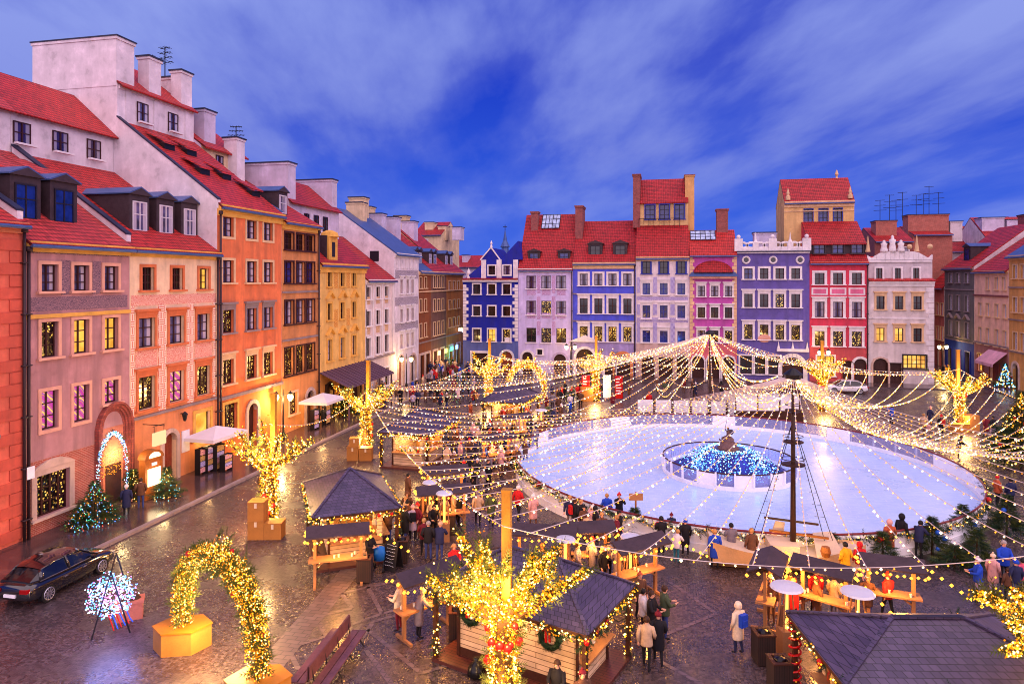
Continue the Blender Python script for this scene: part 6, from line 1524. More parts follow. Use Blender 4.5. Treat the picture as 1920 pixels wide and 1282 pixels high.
# pram
pr = thing('pushchair', 'blue hooded pushchair between the serving canopy and the chalkboard', 'pushchair', G(711, 1068), Y_)
m = MB(); m.lathe([(0.02, 0.4), (0.24, 0.45), (0.28, 0.75), (0.24, 1.0), (0.02, 1.06)], 10, sy=0.8); m.build('seat', pm('pram_blue', (24, 110, 206), 0.6, 0.1), pr, smooth=True)
m = MB(); [m.bar((sx * 0.22, -0.3, 0.12), (sx * 0.2, 0.35, 1.0), 0.03) for sx in (-1, 1)]; m.bar((-0.2, 0.35, 1.0), (0.2, 0.35, 1.0), 0.035); m.build('frame', IRON, pr)
for sx in (-1, 1):
    for sy in (-0.3, 0.25): m = MB(); m.tube([(sx * 0.24 - 0.03, sy, 0.12), (sx * 0.24 + 0.03, sy, 0.12)], 0.12, 10); m.build('wheel', IRON, pr)
# double bench
n0, n1 = G(578, 1280, 0.5), G(655, 1178, 0.5); bc = (n0 + n1) / 2; bd = (n1 - n0); BL = bd.length
bt = thing('double_bench', 'long back to back wooden park bench with iron legs', 'bench', (bc.x, bc.y, 0), math.atan2(bd.y, bd.x) - PI / 2)
BW_ = pm('bench_slat', (98, 62, 66), 0.18, 0.25, 3)
for s in (-1, 1):
    for j in range(2): m = MB(); m.box(s * (0.12 + 0.27 * j) - (0.24 if s < 0 else 0), -BL / 2, 0.45, s * (0.12 + 0.27 * j) + (0.24 if s > 0 else 0), BL / 2, 0.49); m.build('seat', BW_, bt)
    m = MB(); m.prism([(s * 0.06, -BL / 2, 0.6), (s * 0.03, -BL / 2, 1.0), (s * 0.005, -BL / 2, 1.0), (s * 0.03, -BL / 2, 0.6)], (0, BL, 0)); m.build('backrest', BW_, bt)
for k in range(4):
    y = -BL / 2 + 0.2 + (BL - 0.4) * k / 3; m = MB(); [m.tube([(s * 0.62, y, 0.02), (s * 0.5, y, 0.2), (s * 0.42, y, 0.43), (s * 0.1, y, 0.43), (0.0, y, 0.95)], 0.022, 5) for s in (-1, 1)]; m.tube([(-0.5, y, 0.2), (0, y, 0.3), (0.5, y, 0.2)], 0.018, 5); m.build('leg', IRON, bt)
# LED flower in its frame
fp = G(208, 1192); ft = thing('light_flower', 'blue and white lit flower figure hanging in a black swing frame', 'light figure', fp, Y_ + R(25))
m = MB()
for s in (0, 1.9): m.bar((s * 0.0 - 0.6, s, 0), (0, s, 2.3), 0.05); m.bar((0.6, s, 0), (0, s, 2.3), 0.05)
m.bar((0, 0, 2.28), (0, 1.9, 2.28), 0.05); m.build('frame', IRON, ft)
m = MB(); rg = random.Random(9); LEDS = [MULTI[0], glow('led_white', (0.7, 0.75, 1.0), 5.0), glow('led_pink', (0.9, 0.25, 0.8), 2.5), MULTI[4]]
for k in range(7):
    a = 2 * PI * k / 7; c = Vector((0.55 * math.cos(a), 0.2, 1.4 + 0.55 * math.sin(a)))
    for j in range(85): v = rv(rg, 1).normalized() * 0.36 * rg.random() ** 0.4; m.ball(c + Vector((v.x, v.y * 0.45, v.z)), 0.026, rg.choice([0, 0, 1, 1, 2, 3]))
for j in range(120): v = rv(rg, 1).normalized() * 0.32; m.ball(Vector((0, 0.15, 1.4)) + v * Vector((1, .6, 1)), 0.026, rg.choice([1, 2, 2]))
o = m.build('bulbs', LEDS, ft); o['kind'] = 'stuff'
for k in range(6):
    m = MB(); x = -0.1 + 0.12 * k; m.tube([(x, 0.1, 0.75), (x + 0.1, 0.05, 0.5), (x + 0.2, -0.05, 0.2 + 0.04 * k)], 0.022, 5); m.build('ribbon', [REDB, BLUB][k % 2], ft)
lamp('flower_glow', fp + Vector((0.4, -0.4, 1.4)), 160, (0.22, 0.28, 1.0), 0.9)
pt = thing('terracotta_trough', 'terracotta planter trough beside the lit flower frame', 'planter', G(243, 1158), Y_ + R(25)); m = MB(); m.box(-0.45, -0.25, 0, 0.45, 0.25, 0.62); m.box(-0.5, -0.3, 0.621, 0.5, 0.3, 0.72); m.build('trough', pm('terracotta', (196, 112, 84), 0.7, 0.2), pt)
m = MB(); m.lathe([(0.4, 0.0), (0.3, 0.12), (0.02, 0.2)], 9, (0, 0, 0.721), sy=0.6); m.build('soil', BARK, pt)

# ---- cars
GLASS = pm('car_glass', (8, 10, 20), 0.05, 0.1, 1, 0, 0, 0.8); TYRE = pm('tyre', (18, 17, 20), 0.7, 0.1); RIM = pm('alloy_rim', (186, 186, 200), 0.25, 0.1, 3, 0, 0.8)
def car(label, loc, rz, rgb, key):
    m0, nt, b = newmat('paint_' + key); b.inputs['Base Color'].default_value = lin(rgb) + (1,); b.inputs['Roughness'].default_value = 0.12; b.inputs['Coat Weight'].default_value = 1.0; b.inputs['Specular IOR Level'].default_value = 0.6
    t = thing('parked_car', label, 'car', loc, rz)
    # stations along y (rear -2.25 .. front 2.25): half width, sill z, shoulder z, deck z
    ST = [(-2.28, 0.72, 0.45, 0.66, 0.78), (-2.2, 0.80, 0.30, 0.80, 1.0), (-1.9, 0.87, 0.24, 0.84, 1.02), (-1.3, 0.90, 0.20, 0.84, 0.98), (-0.6, 0.90, 0.20, 0.82, 0.95), (0.2, 0.90, 0.20, 0.80, 0.94), (0.9, 0.89, 0.20, 0.78, 0.93), (1.4, 0.88, 0.21, 0.74, 0.90), (1.9, 0.84, 0.24, 0.68, 0.82), (2.15, 0.76, 0.28, 0.60, 0.72), (2.28, 0.62, 0.36, 0.52, 0.60)]
    m = MB(); rings = []
    for y, hw, z0, zs_, zd in ST:
        r_ = [(-hw * 0.92, z0), (-hw, z0 + 0.12), (-hw * 1.0, zs_ - 0.12), (-hw * 0.95, zs_), (-hw * 0.8, zd - 0.02), (0, zd), (hw * 0.8, zd - 0.02), (hw * 0.95, zs_), (hw, zs_ - 0.12), (hw, z0 + 0.12), (hw * 0.92, z0)]
        rings.append(len(m.v)); m.v += [(x, y, z) for x, z in r_]
    for a, c in zip(rings, rings[1:]):
        for q in range(10): m.f.append((a + q, c + q, c + q + 1, a + q + 1)); m.m.append(0)
        m.f.append((a + 10, c + 10, c, a)); m.m.append(0)
    m.f.append(tuple(rings[0] + q for q in range(11))); m.m.append(0); m.f.append(tuple(rings[-1] + q for q in range(10, -1, -1))); m.m.append(0)
    body = m.build('body', m0, t, smooth=True)
    md = body.modifiers.new('sub', 'SUBSURF'); md.levels = md.render_levels = 2
    GH = [(-2.05, 0.70, 1.0, 0.66, 1.04), (-1.5, 0.80, 0.98, 0.60, 1.31), (-0.9, 0.84, 0.95, 0.63, 1.41), (-0.1, 0.84, 0.94, 0.64, 1.44), (0.45, 0.83, 0.93, 0.62, 1.38), (1.15, 0.78, 0.92, 0.60, 0.97)]
    m = MB(); rings = []
    for y, w0_, z0, w1, z1 in GH: rings.append(len(m.v)); m.v += [(-w0_, y, z0 - 0.08), (-w0_ * 0.99, y, z0), (-w1, y, z1 - 0.02), (0, y, z1 + 0.02), (w1, y, z1 - 0.02), (w0_ * 0.99, y, z0), (w0_, y, z0 - 0.08)]
    for a, c in zip(rings, rings[1:]):
        for q in range(6): m.f.append((a + q, c + q, c + q + 1, a + q + 1)); m.m.append(0)
    m.f.append(tuple(rings[0] + q for q in range(7))); m.m.append(0); m.f.append(tuple(rings[-1] + q for q in range(6, -1, -1))); m.m.append(0)
    m.build('windows', GLASS, t)
    m = MB(); R_ = [g_ for g_ in GH[1:5]]
    nr = 13; nc = 9; i0 = len(m.v)
    for k in range(nr):
        f = (len(R_) - 1) * k / (nr - 1); q_ = min(int(f), len(R_) - 2); g_ = f - q_; A_, B_ = R_[q_], R_[q_ + 1]
        y_, w_, z_ = (A_[j_] + (B_[j_] - A_[j_]) * g_ for j_ in (0, 3, 4)); z_ += 0.03 * math.sin(PI * min(1, max(0, g_))) 
        for j in range(nc): x_ = -1 + 2 * j / (nc - 1); m.v.append((x_ * (w_ + 0.015), y_, z_ + 0.05 * (1 - x_ * x_) - 0.005))
    for k in range(nr - 1):
        for j in range(nc - 1): a_ = i0 + k * nc + j; m.f.append((a_, a_ + 1, a_ + nc + 1, a_ + nc)); m.m.append(0)
    for s in (-1, 1):
        m.bar((s * 0.80, -1.62, 0.98), (s * 0.61, -1.5, 1.31), 0.16, 0.05); m.bar((s * 0.845, -0.35, 0.95), (s * 0.65, -0.4, 1.45), 0.09, 0.05); m.bar((s * 0.79, 1.12, 0.94), (s * 0.635, 0.42, 1.38), 0.08, 0.05); m.bar((s * 0.635, 0.42, 1.38), (s * 0.64, -0.9, 1.405), 0.06, 0.05); m.bar((s * 0.64, -0.9, 1.405), (s * 0.61, -1.5, 1.31), 0.06, 0.05)
    m.build('roof', m0, t, smooth=True)
    for s in (-1, 1):
        for y in (-1.38, 1.30):
            x0, x1 = s * 0.68, s * 0.895
            m = MB(); m.tube([(x0, y, 0.335), (x1, y, 0.335)], 0.335, 20); wh = m.build('wheel', TYRE, t)
            m = MB(); m.tube([(x1, y, 0.335), (x1 + s * 0.012, y, 0.335)], 0.08, 10)
            for k in range(10): a = 2 * PI * k / 10; m.bar((x1 + s * 0.006, y, 0.335), (x1 + s * 0.006, y + 0.23 * math.cos(a), 0.335 + 0.23 * math.sin(a)), 0.05, 0.014, 0, (1, 0, 0))
            m.tube([(x1 + s * 0.004, y + 0.235 * math.cos(a), 0.335 + 0.235 * math.sin(a)) for a in [2 * PI * k / 20 for k in range(20)]], 0.02, 5, 0, closed=True); m.build('rim', RIM, wh)
        m = MB(); m.box(s * 0.62 - 0.16, -2.31, 0.68, s * 0.62 + 0.16, -2.13, 0.82); m.build('tail_light', pm('tail_red', (150, 12, 16), 0.15, 0.1), t)
        m = MB(); m.box(s * 0.55 - 0.17, 2.08, 0.52, s * 0.55 + 0.17, 2.22, 0.64); m.build('headlight', RIM, t)
        m = MB(); m.box(s * 0.86, 0.7, 0.92, s * 1.02, 0.85, 1.04); m.build('door_mirror', m0, t)
        for y in (-0.45, 0.5): m = MB(); m.box(s * 0.895, y - 0.22, 0.70, s * 0.925, y - 0.06, 0.74); m.build('door_handle', RIM, t)
        m = MB(); m.bar((s * 0.80, -1.7, 0.955), (s * 0.835, -0.3, 0.945), 0.03, 0.02); m.bar((s * 0.835, -0.3, 0.945), (s * 0.80, 1.0, 0.925), 0.03, 0.02); m.build('window_trim', RIM, t)
    m = MB(); m.box(-0.26, -2.325, 0.5, 0.26, -2.27, 0.61); m.build('number_plate', BOARDW, t)
rw, fw_ = G(95.5, 1126), G(191, 1075); cc_ = (rw + fw_) / 2 + Vector((-0.89, 0, 0))
car('black hatchback parked along the left kerb', Vector((cc_.x, cc_.y, 0)), math.atan2(fw_.y - rw.y, fw_.x - rw.x) - PI / 2, (10, 10, 20), 'black')
p = G(1588, 738); car('white saloon car parked in front of the rose and white houses', Vector((p.x, p.y + 0.9, 0)), R(90), (214, 214, 224), 'white')

# ---- street lamps
LAMPG = glow('lantern_glass', (1.0, 0.66, 0.22), 14.0)
def lamp_post(p, label, h=3.9, lit=True, power=220, rz=0.3):
    t = thing('street_lamp', label, 'street lamp', p, rz, 'old street lamps round the square'); m = MB(); m.lathe([(0.16, 0), (0.14, 0.5), (0.07, 0.7), (0.05, h), (0.02, h + 0.35)], 8); m.bar((-0.55, 0, h - 0.1), (0.55, 0, h - 0.1), 0.05); m.build('post', IRON, t)
    for s in (-1, 1):
        m = MB(); m.lathe([(0.03, 0.0), (0.2, 0.05), (0.22, 0.08), (0.06, 0.22), (0.02, 0.3)], 8); ln = m.build('lantern_cap', IRON, t, (s * 0.55, 0, h - 0.1)); m = MB(); m.lathe([(0.1, -0.46), (0.24, -0.2), (0.2, 0.0)], 8); m.build('glass', LAMPG if lit else PERSPEX, t, (s * 0.55, 0, h - 0.12))
    if lit: lamp('street_light', Vector(p) + Vector((0, -0.3, h - 0.5)), power, (1.0, 0.62, 0.22), 0.25)
lamp_post(Vector((-29.3, PX(531, 815, -29.3).y, 0.12)), 'lit double lantern lamp by the tall orange house wall', 3.7, power=700)
lamp_post(Vector((-29.2, PX(762, 735, -29.2).y, 0.12)), 'lit double lantern lamp before the two white houses on the left', 3.7, power=220)
lamp_post(Vector((PY(1070, 700, 88.7).x, 88.7, 0.12)), 'double lantern lamp between the lilac and violet houses', 4.2, power=260)
lamp_post(Vector((PY(1545, 700, 88.7).x, 88.7, 0.12)), 'double lantern lamp in front of the rose red house', 4.2, power=260)
lamp_post(Vector((PX(1768, 700, 38.5).x, PX(1768, 700, 38.5).y, 0.12)), 'lit lamp at the mouth of the right side street', 3.6, power=260)
lamp_post(Vector((-24.2, 99, 0)), 'lit lamp on the corner of the left side street', 4.6, power=500)

# ---- left pavement dressing: doorway garland, menu cabinet, signs, parasol stands
gd = thing('doorway_garland', 'blue and white light garland framing the gothic doorway', 'garland', (LX, H1.e.location.y + up - 0.4, 0), PI / 2)
m = MB(); fo = MB(); rg = random.Random(12); P = []
for k in range(31):
    f = -1 + k / 15; P.append(Vector((1.0 * f, -0.35, 2.5 + 1.5 * math.sqrt(max(0.0, 1 - f * f)) + 0.25 * (1 - abs(f)))))
P = [Vector((-1.02, -0.35, 0.1))] + P + [Vector((1.02, -0.35, 0.1))]
for i in range(len(P) - 1):
    n_ = 70 if i in (0, len(P) - 2) else 16
    for j in range(n_): m.ball(P[i].lerp(P[i + 1], rg.random()) + rv(rg, 0.09), 0.024, rg.choice([0, 1, 1, 2]))
    for j in range(n_ // 2): sprig(fo, P[i].lerp(P[i + 1], rg.random()), rv(rg, 1), 0.22, rg)
for j in range(160): m.ball((rg.uniform(-0.9, 0.9), -0.12, rg.uniform(1.8, 3.2) - 0.0), 0.022, 3)
o = m.build('fairy_lights', [MULTI[4], glow('led_white2', (0.7, 0.8, 1.0), 5), MULTI[0], FAIRY], gd); o['kind'] = 'stuff'; o = fo.build('foliage', NEEDLED, gd); o['kind'] = 'stuff'
lamp('doorway_light', (LX + 0.6, H1.e.location.y + up, 2.9), 130, (1.0, 0.72, 0.3), 0.2)
def onpave(px, py): p = G(px, py, 0.12); return p
mc = thing('menu_cabinet', 'wooden cabinet with a glowing menu panel and arched top', 'menu cabinet', onpave(283, 932), PI / 2 - 0.15)
m = MB(); m.box(-0.6, -0.25, 0, 0.6, 0.25, 2.3); m.prism([(-0.66, -0.3, 2.301)] + [(-0.66 * math.cos(a), -0.3, 2.301 + 0.5 * math.sin(a)) for a in [PI * k / 10 for k in range(1, 10)]] + [(0.66, -0.3, 2.301)], (0, 0.6, 0)); m.build('case', pm('cabinet_wood', (150, 84, 34), 0.45, 0.25, 4), mc)
m = MB(); m.box(-0.44, -0.285, 0.75, 0.44, -0.252, 1.75); m.build('lit_panel', glow('panel_glow', (1.0, 0.76, 0.42), 3.2), mc); m = MB(); m.prism([(-0.4, -0.335, 2.38)] + [(-0.4 * math.cos(a), -0.335, 2.38 + 0.3 * math.sin(a)) for a in [PI * k / 8 for k in range(1, 8)]] + [(0.4, -0.335, 2.38)], (0, 0.03, 0)); m.build('lit_arch', glow('panel_glow', (1.0, 0.76, 0.42), 3.2), mc)
m = MB(); m.box(-0.18, -0.29, 1.9, 0.18, -0.253, 2.08); m.build('plate', BOARDW, mc); q = onpave(283, 932); lamp('cabinet_light', q + Vector((0.9, -0.1, 1.2)), 70, (1.0, 0.68, 0.3), 0.3)
ws = thing('sign_board', 'white arched sign board with printed pictures left of the menu cabinet', 'sign', onpave(238, 930), PI / 2 - 0.2); m = MB(); m.prism([(-0.4, 0, 0.3), (-0.4, 0, 1.9)] + [(-0.4 * math.cos(a), 0, 1.9 + 0.35 * math.sin(a)) for a in [PI * k / 8 for k in range(1, 8)]] + [(0.4, 0, 1.9), (0.4, 0, 0.3)], (0, 0.1, 0)); m.box(-0.3, 0.0, 0, -0.2, 0.1, 0.299); m.box(0.2, 0, 0, 0.3, 0.1, 0.299); m.build('board', BOARDW, ws)
m = MB(); m.box(-0.26, -0.02, 0.5, 0.26, -0.001, 1.6); m.build('printed_pictures', ornament('menu_print', (226, 214, 220), (150, 50, 60), 7, 0.7), ws)
hs = thing('hanging_sign', 'cream lit box sign hanging from a scrolled bracket on the cream house', 'sign', (LX, H2.e.location.y + H2.f(268, 845)[0], 3.4), PI / 2); m = MB(); m.box(-0.5, -1.2, -0.42, 0.5, -1.05, 0.36); m.build('box', glow('sign_glow', (1.0, 0.72, 0.36), 0.85), hs); m = MB(); m.bar((0, 0, 0.75), (0, -1.5, 0.75), 0.04); m.bar((-0.4, -1.12, 0.36), (-0.4, -1.12, 0.75), 0.02); m.bar((0.4, -1.12, 0.36), (0.4, -1.12, 0.75), 0.02); m.bar((-0.5, -1.12, 0.75), (0.5, -1.12, 0.75), 0.03); m.build('bracket', IRON, hs)
CLOTH = pm('parasol_cloth', (222, 214, 224), 0.7, 0.06)
def parasol(p, label, w_, d_, rz, h=2.4):
    t = thing('parasol', label, 'parasol', p, rz, 'white square parasols over souvenir stands'); m = MB(); e = [(-w_, -d_, h), (w_, -d_, h), (w_, d_, h), (-w_, d_, h)]; ap = (0, 0, h + 0.55)
    for a, b in zip(e, e[1:] + e[:1]): m.face([a, b, ap]); m.face([b, a, Vector(a) - Vector((0, 0, 0.22)), Vector(b) - Vector((0, 0, 0.22))][::-1]); m.face([ap, Vector(b) - Vector((0, 0, 0.02)), Vector(a) - Vector((0, 0, 0.02))])
    m.build('canopy', CLOTH, t); m = MB(); m.tube([(0, 0, 0), (0, 0, h + 0.6)], 0.035, 6); m.build('pole', IRON, t); m = MB(); [m.tube([(0, 0, h + 0.45), (Vector(q) - Vector((0, 0, 0.06)))], 0.012, 4) for q in e]; m.build('ribs', IRON, t)
pp0 = G(405, 880, 0.12); parasol(pp0, 'white parasol over the souvenir racks outside the cream house', 1.7, 1.2, R(90 - 4)); pp1 = G(600, 800, 0.12); pp1.x = -28.6; parasol(pp1, 'white parasol by the narrow ochre house', 1.7, 1.3, R(90))
lamp('parasol_light', pp1 + Vector((0, 0, 2.0)), 120, WARM, 0.2); lamp('parasol_light', pp0 + Vector((-0.6, 0, 2.0)), 60, WARM, 0.2)
PRNT = [ornament('print_a', (236, 206, 206), (196, 70, 100), 6), ornament('print_b', (220, 206, 236), (120, 110, 200), 6), ornament('print_c', (226, 190, 110), (150, 100, 70), 6)]
for i, (px, py, lab) in enumerate(((378, 888, 'postcard rack at the left end under the white parasol'), (392, 884, 'souvenir rack in the middle under the white parasol'), (409, 880, 'souvenir rack with dark goods under the white parasol'), (424, 882, 'low print stand at the right end under the white parasol'), (590, 805, 'rack of red souvenirs under the far parasol'), (612, 795, 'print rack at the right of the far parasol'))):
    p = G(px, py, 0.12); p.x = min(p.x, -27.3) if i > 3 else p.x; t = thing('souvenir_rack', lab, 'rack', p, R(90), 'souvenir racks on the left pavement'); h = 1.7 if i != 3 else 1.1
    m = MB(); m.box(-0.42, -0.2, 0, -0.38, 0.2, h); m.box(0.38, -0.2, 0, 0.42, 0.2, h); m.box(-0.38, 0.15, 0.1, 0.38, 0.2, h); m.build('frame', IRON, t)
    for k in range(4): m = MB(); z = 0.15 + k * (h - 0.2) / 4; m.box(-0.38, -0.18, z, 0.38, 0.149, z + (h - 0.2) / 4 * 0.8); m.build('shelf', PRNT[(i + k) % 3], t)
pot = thing('stone_pot', 'large pale stone pot beside the tall christmas tree', 'pot', onpave(218, 935)); m = MB(); m.lathe([(0.25, 0), (0.42, 0.4), (0.45, 0.75), (0.4, 0.9), (0.36, 0.88)], 14); m.build('pot', STONE, pot); m = MB(); rg = random.Random(4); [sprig(m, (rg.uniform(-.3, .3), rg.uniform(-.3, .3), 0.85), (rg.uniform(-1, 1), rg.uniform(-1, 1), 1), 0.6, rg) for _ in range(60)]; m.build('plant', NEEDLED, pot)
nb = thing('notice_plate', 'white notice plate on the drainpipe between the coral and mauve houses', 'sign', (LX + 0.3, H1.e.location.y + 0.1, 3.4), PI / 2); m = MB(); m.box(-0.2, -0.03, -0.3, 0.2, 0.0, 0.3); m.box(-0.03, 0.0, -0.1, 0.03, 0.1, 0.1); m.build('plate', BOARDW, nb)

# ---- model ship round the near mast
sh = thing('wooden_ship', 'cream plank ship hull with raised stern at the foot of the near mast', 'ship', M1B, Y_ + R(-8)); m = MB(); rings = []
for k in range(11):
    f = k / 10; y = -3.6 + 6.6 * f; hw = 1.25 * (math.sin(PI * min(1, f * 0.75 + 0.22)) ** 0.7) * (1 if f < 0.95 else 0.8); zt = 0.75 + 0.5 * (1 - f) ** 3 + 0.75 * max(0, f - 0.6) * 1.6; rings.append(len(m.v)); m.v += [(y, -hw, zt), (y, -hw * 0.85, 0.35), (y, -hw * 0.4, 0.02), (y, hw * 0.4, 0.02), (y, hw * 0.85, 0.35), (y, hw, zt), (y, hw * 0.9, zt - 0.12), (y, -hw * 0.9, zt - 0.12)]
for a, c in zip(rings, rings[1:]):
    for q in range(8): m.f.append((a + q, a + (q + 1) % 8, c + (q + 1) % 8, c + q)); m.m.append(1 if q == 6 else 0)
m.f.append(tuple(rings[0] + q for q in range(7, -1, -1))); m.m.append(0); m.f.append(tuple(rings[-1] + q for q in range(8))); m.m.append(0)
m.build('hull', [pm('hull_cream', (216, 176, 130), 0.6, 0.15), CANVAS], sh); m = MB(); m.box(-1.1, -0.7, 0.7, 0.1, 0.7, 1.15); m.prism([(0.8, -0.8, 0.75), (1.9, -0.8, 0.9), (1.8, 0.5, 1.35), (1.0, 0.5, 1.25)], (0, 0.12, 0.1)); m.build('deck_house', CANVAS, sh)
m = MB(); m.prism([(-0.9, 0.6, 0.9), (-0.3, 0.6, 1.0), (-0.2, 0.6, 1.75), (-0.6, 0.6, 1.8)], (0, 0.08, 0)); m.build('sail', CANVAS, sh); m = MB(); m.lathe([(0.16, 0), (0.22, 0.2), (0.16, 0.42)], 9, (1.1, -0.95, 0.9)); m.build('barrel', SPARW, sh)
lamp('ship_light', M1B + Vector((0.3, -1.6, 1.6)), 60, WARM, 0.3)

# ---- skate hire cabin, screens, banners behind the rink
p = PD(1428, HY, 63.5); p.z = 0; kc = thing('skate_cabin', 'white skate hire cabin with a dark roof behind the rink', 'cabin', p, Y_); m = MB(); m.box(-3.0, -1.5, 0, 3.0, 1.5, 2.6); m.build('wall', BOARDW, kc); m = MB(); m.box(-3.4, -1.9, 2.6, 3.4, 1.9, 2.75); m.prism([(-3.2, -1.7, 2.75), (3.2, -1.7, 2.75), (2.0, 0, 3.3), (-2.0, 0, 3.3)], (0, 0.02, 0)); m.build('roof', BEAM, kc)
m = MB(); [m.box(x - 0.06, -1.53, 0, x + 0.06, -1.501, 2.6) for x in (-2.9, -0.9, 1.1, 2.9)]; m.build('frame', BEAM, kc); m = MB(); m.box(-3.05, -1.9, 0.0, 3.05, -1.54, 0.95); m.build('counter', BEAM, kc)
for k in range(5):
    a = PD(1210 + k * 34, HY, 64.5 - k * 0.2); a.z = 0; t = thing('white_screen', 'white banner screen between brown posts behind the rink', 'screen', a, Y_, 'white screens behind the rink'); m = MB(); m.box(-0.72, -0.03, 0.35, 0.72, 0.03, 1.5); m.build('panel', BOARDW, t); m = MB(); m.box(0.74, -0.07, 0, 0.9, 0.07, 1.6); m.build('post', BEAM, t)
for px, dp, c, lab in ((1098, 72.5, REDB, 'red and white upright banner left of the far middle tree'), (1160, 72, REDB, 'red upright banner with white lettering right of the far middle tree'), (1138, 72.6, BOARDW, 'plain white upright banner right of the far middle tree')):
    a = PD(px, HY, dp); a.z = 0; t = thing('banner', lab, 'banner', a, Y_); m = MB(); m.box(-0.42, -0.03, 0.3, 0.42, 0.03, 2.7); m.build('cloth', c, t); m = MB(); m.box(-0.46, -0.05, 0, -0.425, 0.05, 2.75); m.box(0.425, -0.05, 0, 0.46, 0.05, 2.75); m.build('frame', IRON, t)
    if c is REDB:
        m = MB(); rg = random.Random(px)
        for k in range(6): z = 2.3 - k * 0.3; m.box(-0.3, -0.045, z, -0.3 + rg.uniform(0.3, 0.6), -0.031, z + 0.1)
        m.build('white_marks', BOARDW, t)
sgn = thing('wooden_sign', 'small blank wooden sign on a post at the near rink edge', 'sign', G(1192, 1000), Y_); m = MB(); m.box(-0.04, -0.04, 0, 0.04, 0.04, 2.1); m.build('post', SPARW, sgn); m = MB(); m.box(-0.35, -0.08, 1.7, 0.35, -0.041, 2.05); m.build('board', PALEW, sgn)
# light sign across the left side street
ss = thing('street_light_sign', 'bright white light decoration strung across the left side street', 'light sign', (-27.5, 99.5, 5.3), 0); m = MB(); rg = random.Random(6)
for k in range(420): m.ball((rg.uniform(-2.6, 2.6), rg.uniform(-0.06, 0.06), 0.35 * math.sin(rg.uniform(0, PI)) * rg.uniform(-1, 1)), 0.06, rg.choice([0, 0, 1]))
o = m.build('bulbs', [glow('sign_white', (0.9, 0.95, 1.0), 6), FAIRYW], ss); o['kind'] = 'stuff'; m = MB(); m.tube([(-2.9, 0, 0.4), (4.2, 0, 0.4)], 0.02, 4); m.build('cable', IRON, ss)
lamp('street_sign_glow', (-27.0, 98.8, 5.0), 300, (1.0, 0.85, 0.65), 0.5)
for i, (x, y, c) in enumerate(((-29.6, 94.5, (0.1, 1.0, 0.3)), (-29.6, 97.0, (0.2, 0.4, 1.0)), (-29.5, 91.5, (1.0, 0.55, 0.15)), (-29.5, 88.5, (1.0, 0.6, 0.2)))):
    t = thing('shop_sign', ['green lit shop sign in the left side street', 'blue lit shop sign in the left side street', 'amber lit shop sign at the street corner', 'amber lit sign nearer along the left row'][i], 'sign', (x, y, 2.9)); m = MB(); m.box(-0.05, -0.5, -0.3, 0.05, 0.5, 0.3); m.build('panel', glow('shop%d' % i, c, 3.0), t); m = MB(); m.bar((-0.85, 0, 0.2), (-0.05, 0, 0.2), 0.04); m.build('bracket', IRON, t)
    lamp('shop_light', (x + 0.5, y, 2.4), 110, c, 0.3)
# ================================================================== people
SKIN = pm('skin', (226, 168, 140), 0.6, 0.08, 8, 0.0)
def cmat(k, rgb): return pm('cloth_' + k, rgb, 0.8, 0.2, 5, 0.1)
CL = {k: cmat(k, v) for k, v in {'black': (24, 22, 30), 'navy': (34, 38, 76), 'blue': (28, 70, 190), 'brown': (96, 62, 46), 'beige': (200, 168, 138), 'cream': (228, 204, 178), 'grey': (122, 112, 124), 'lilac': (176, 158, 186), 'red': (196, 30, 34),
      'burgundy': (112, 24, 40), 'pink': (226, 90, 120), 'rose': (216, 160, 158), 'yellow': (232, 168, 22), 'green': (64, 76, 56), 'white': (222, 212, 216), 'jeans': (52, 66, 128), 'orange': (180, 84, 50), 'teal': (40, 116, 140)}.items()}
HAIRM = {k: pm('hair_' + k, v, 0.6, 0.2, 9) for k, v in {'brown': (60, 36, 24), 'black': (20, 16, 18), 'fair': (180, 132, 80), 'grey': (150, 140, 140)}.items()}
EYE = pm('eye_dark', (20, 14, 14), 0.3, 0.1, 3, 0)
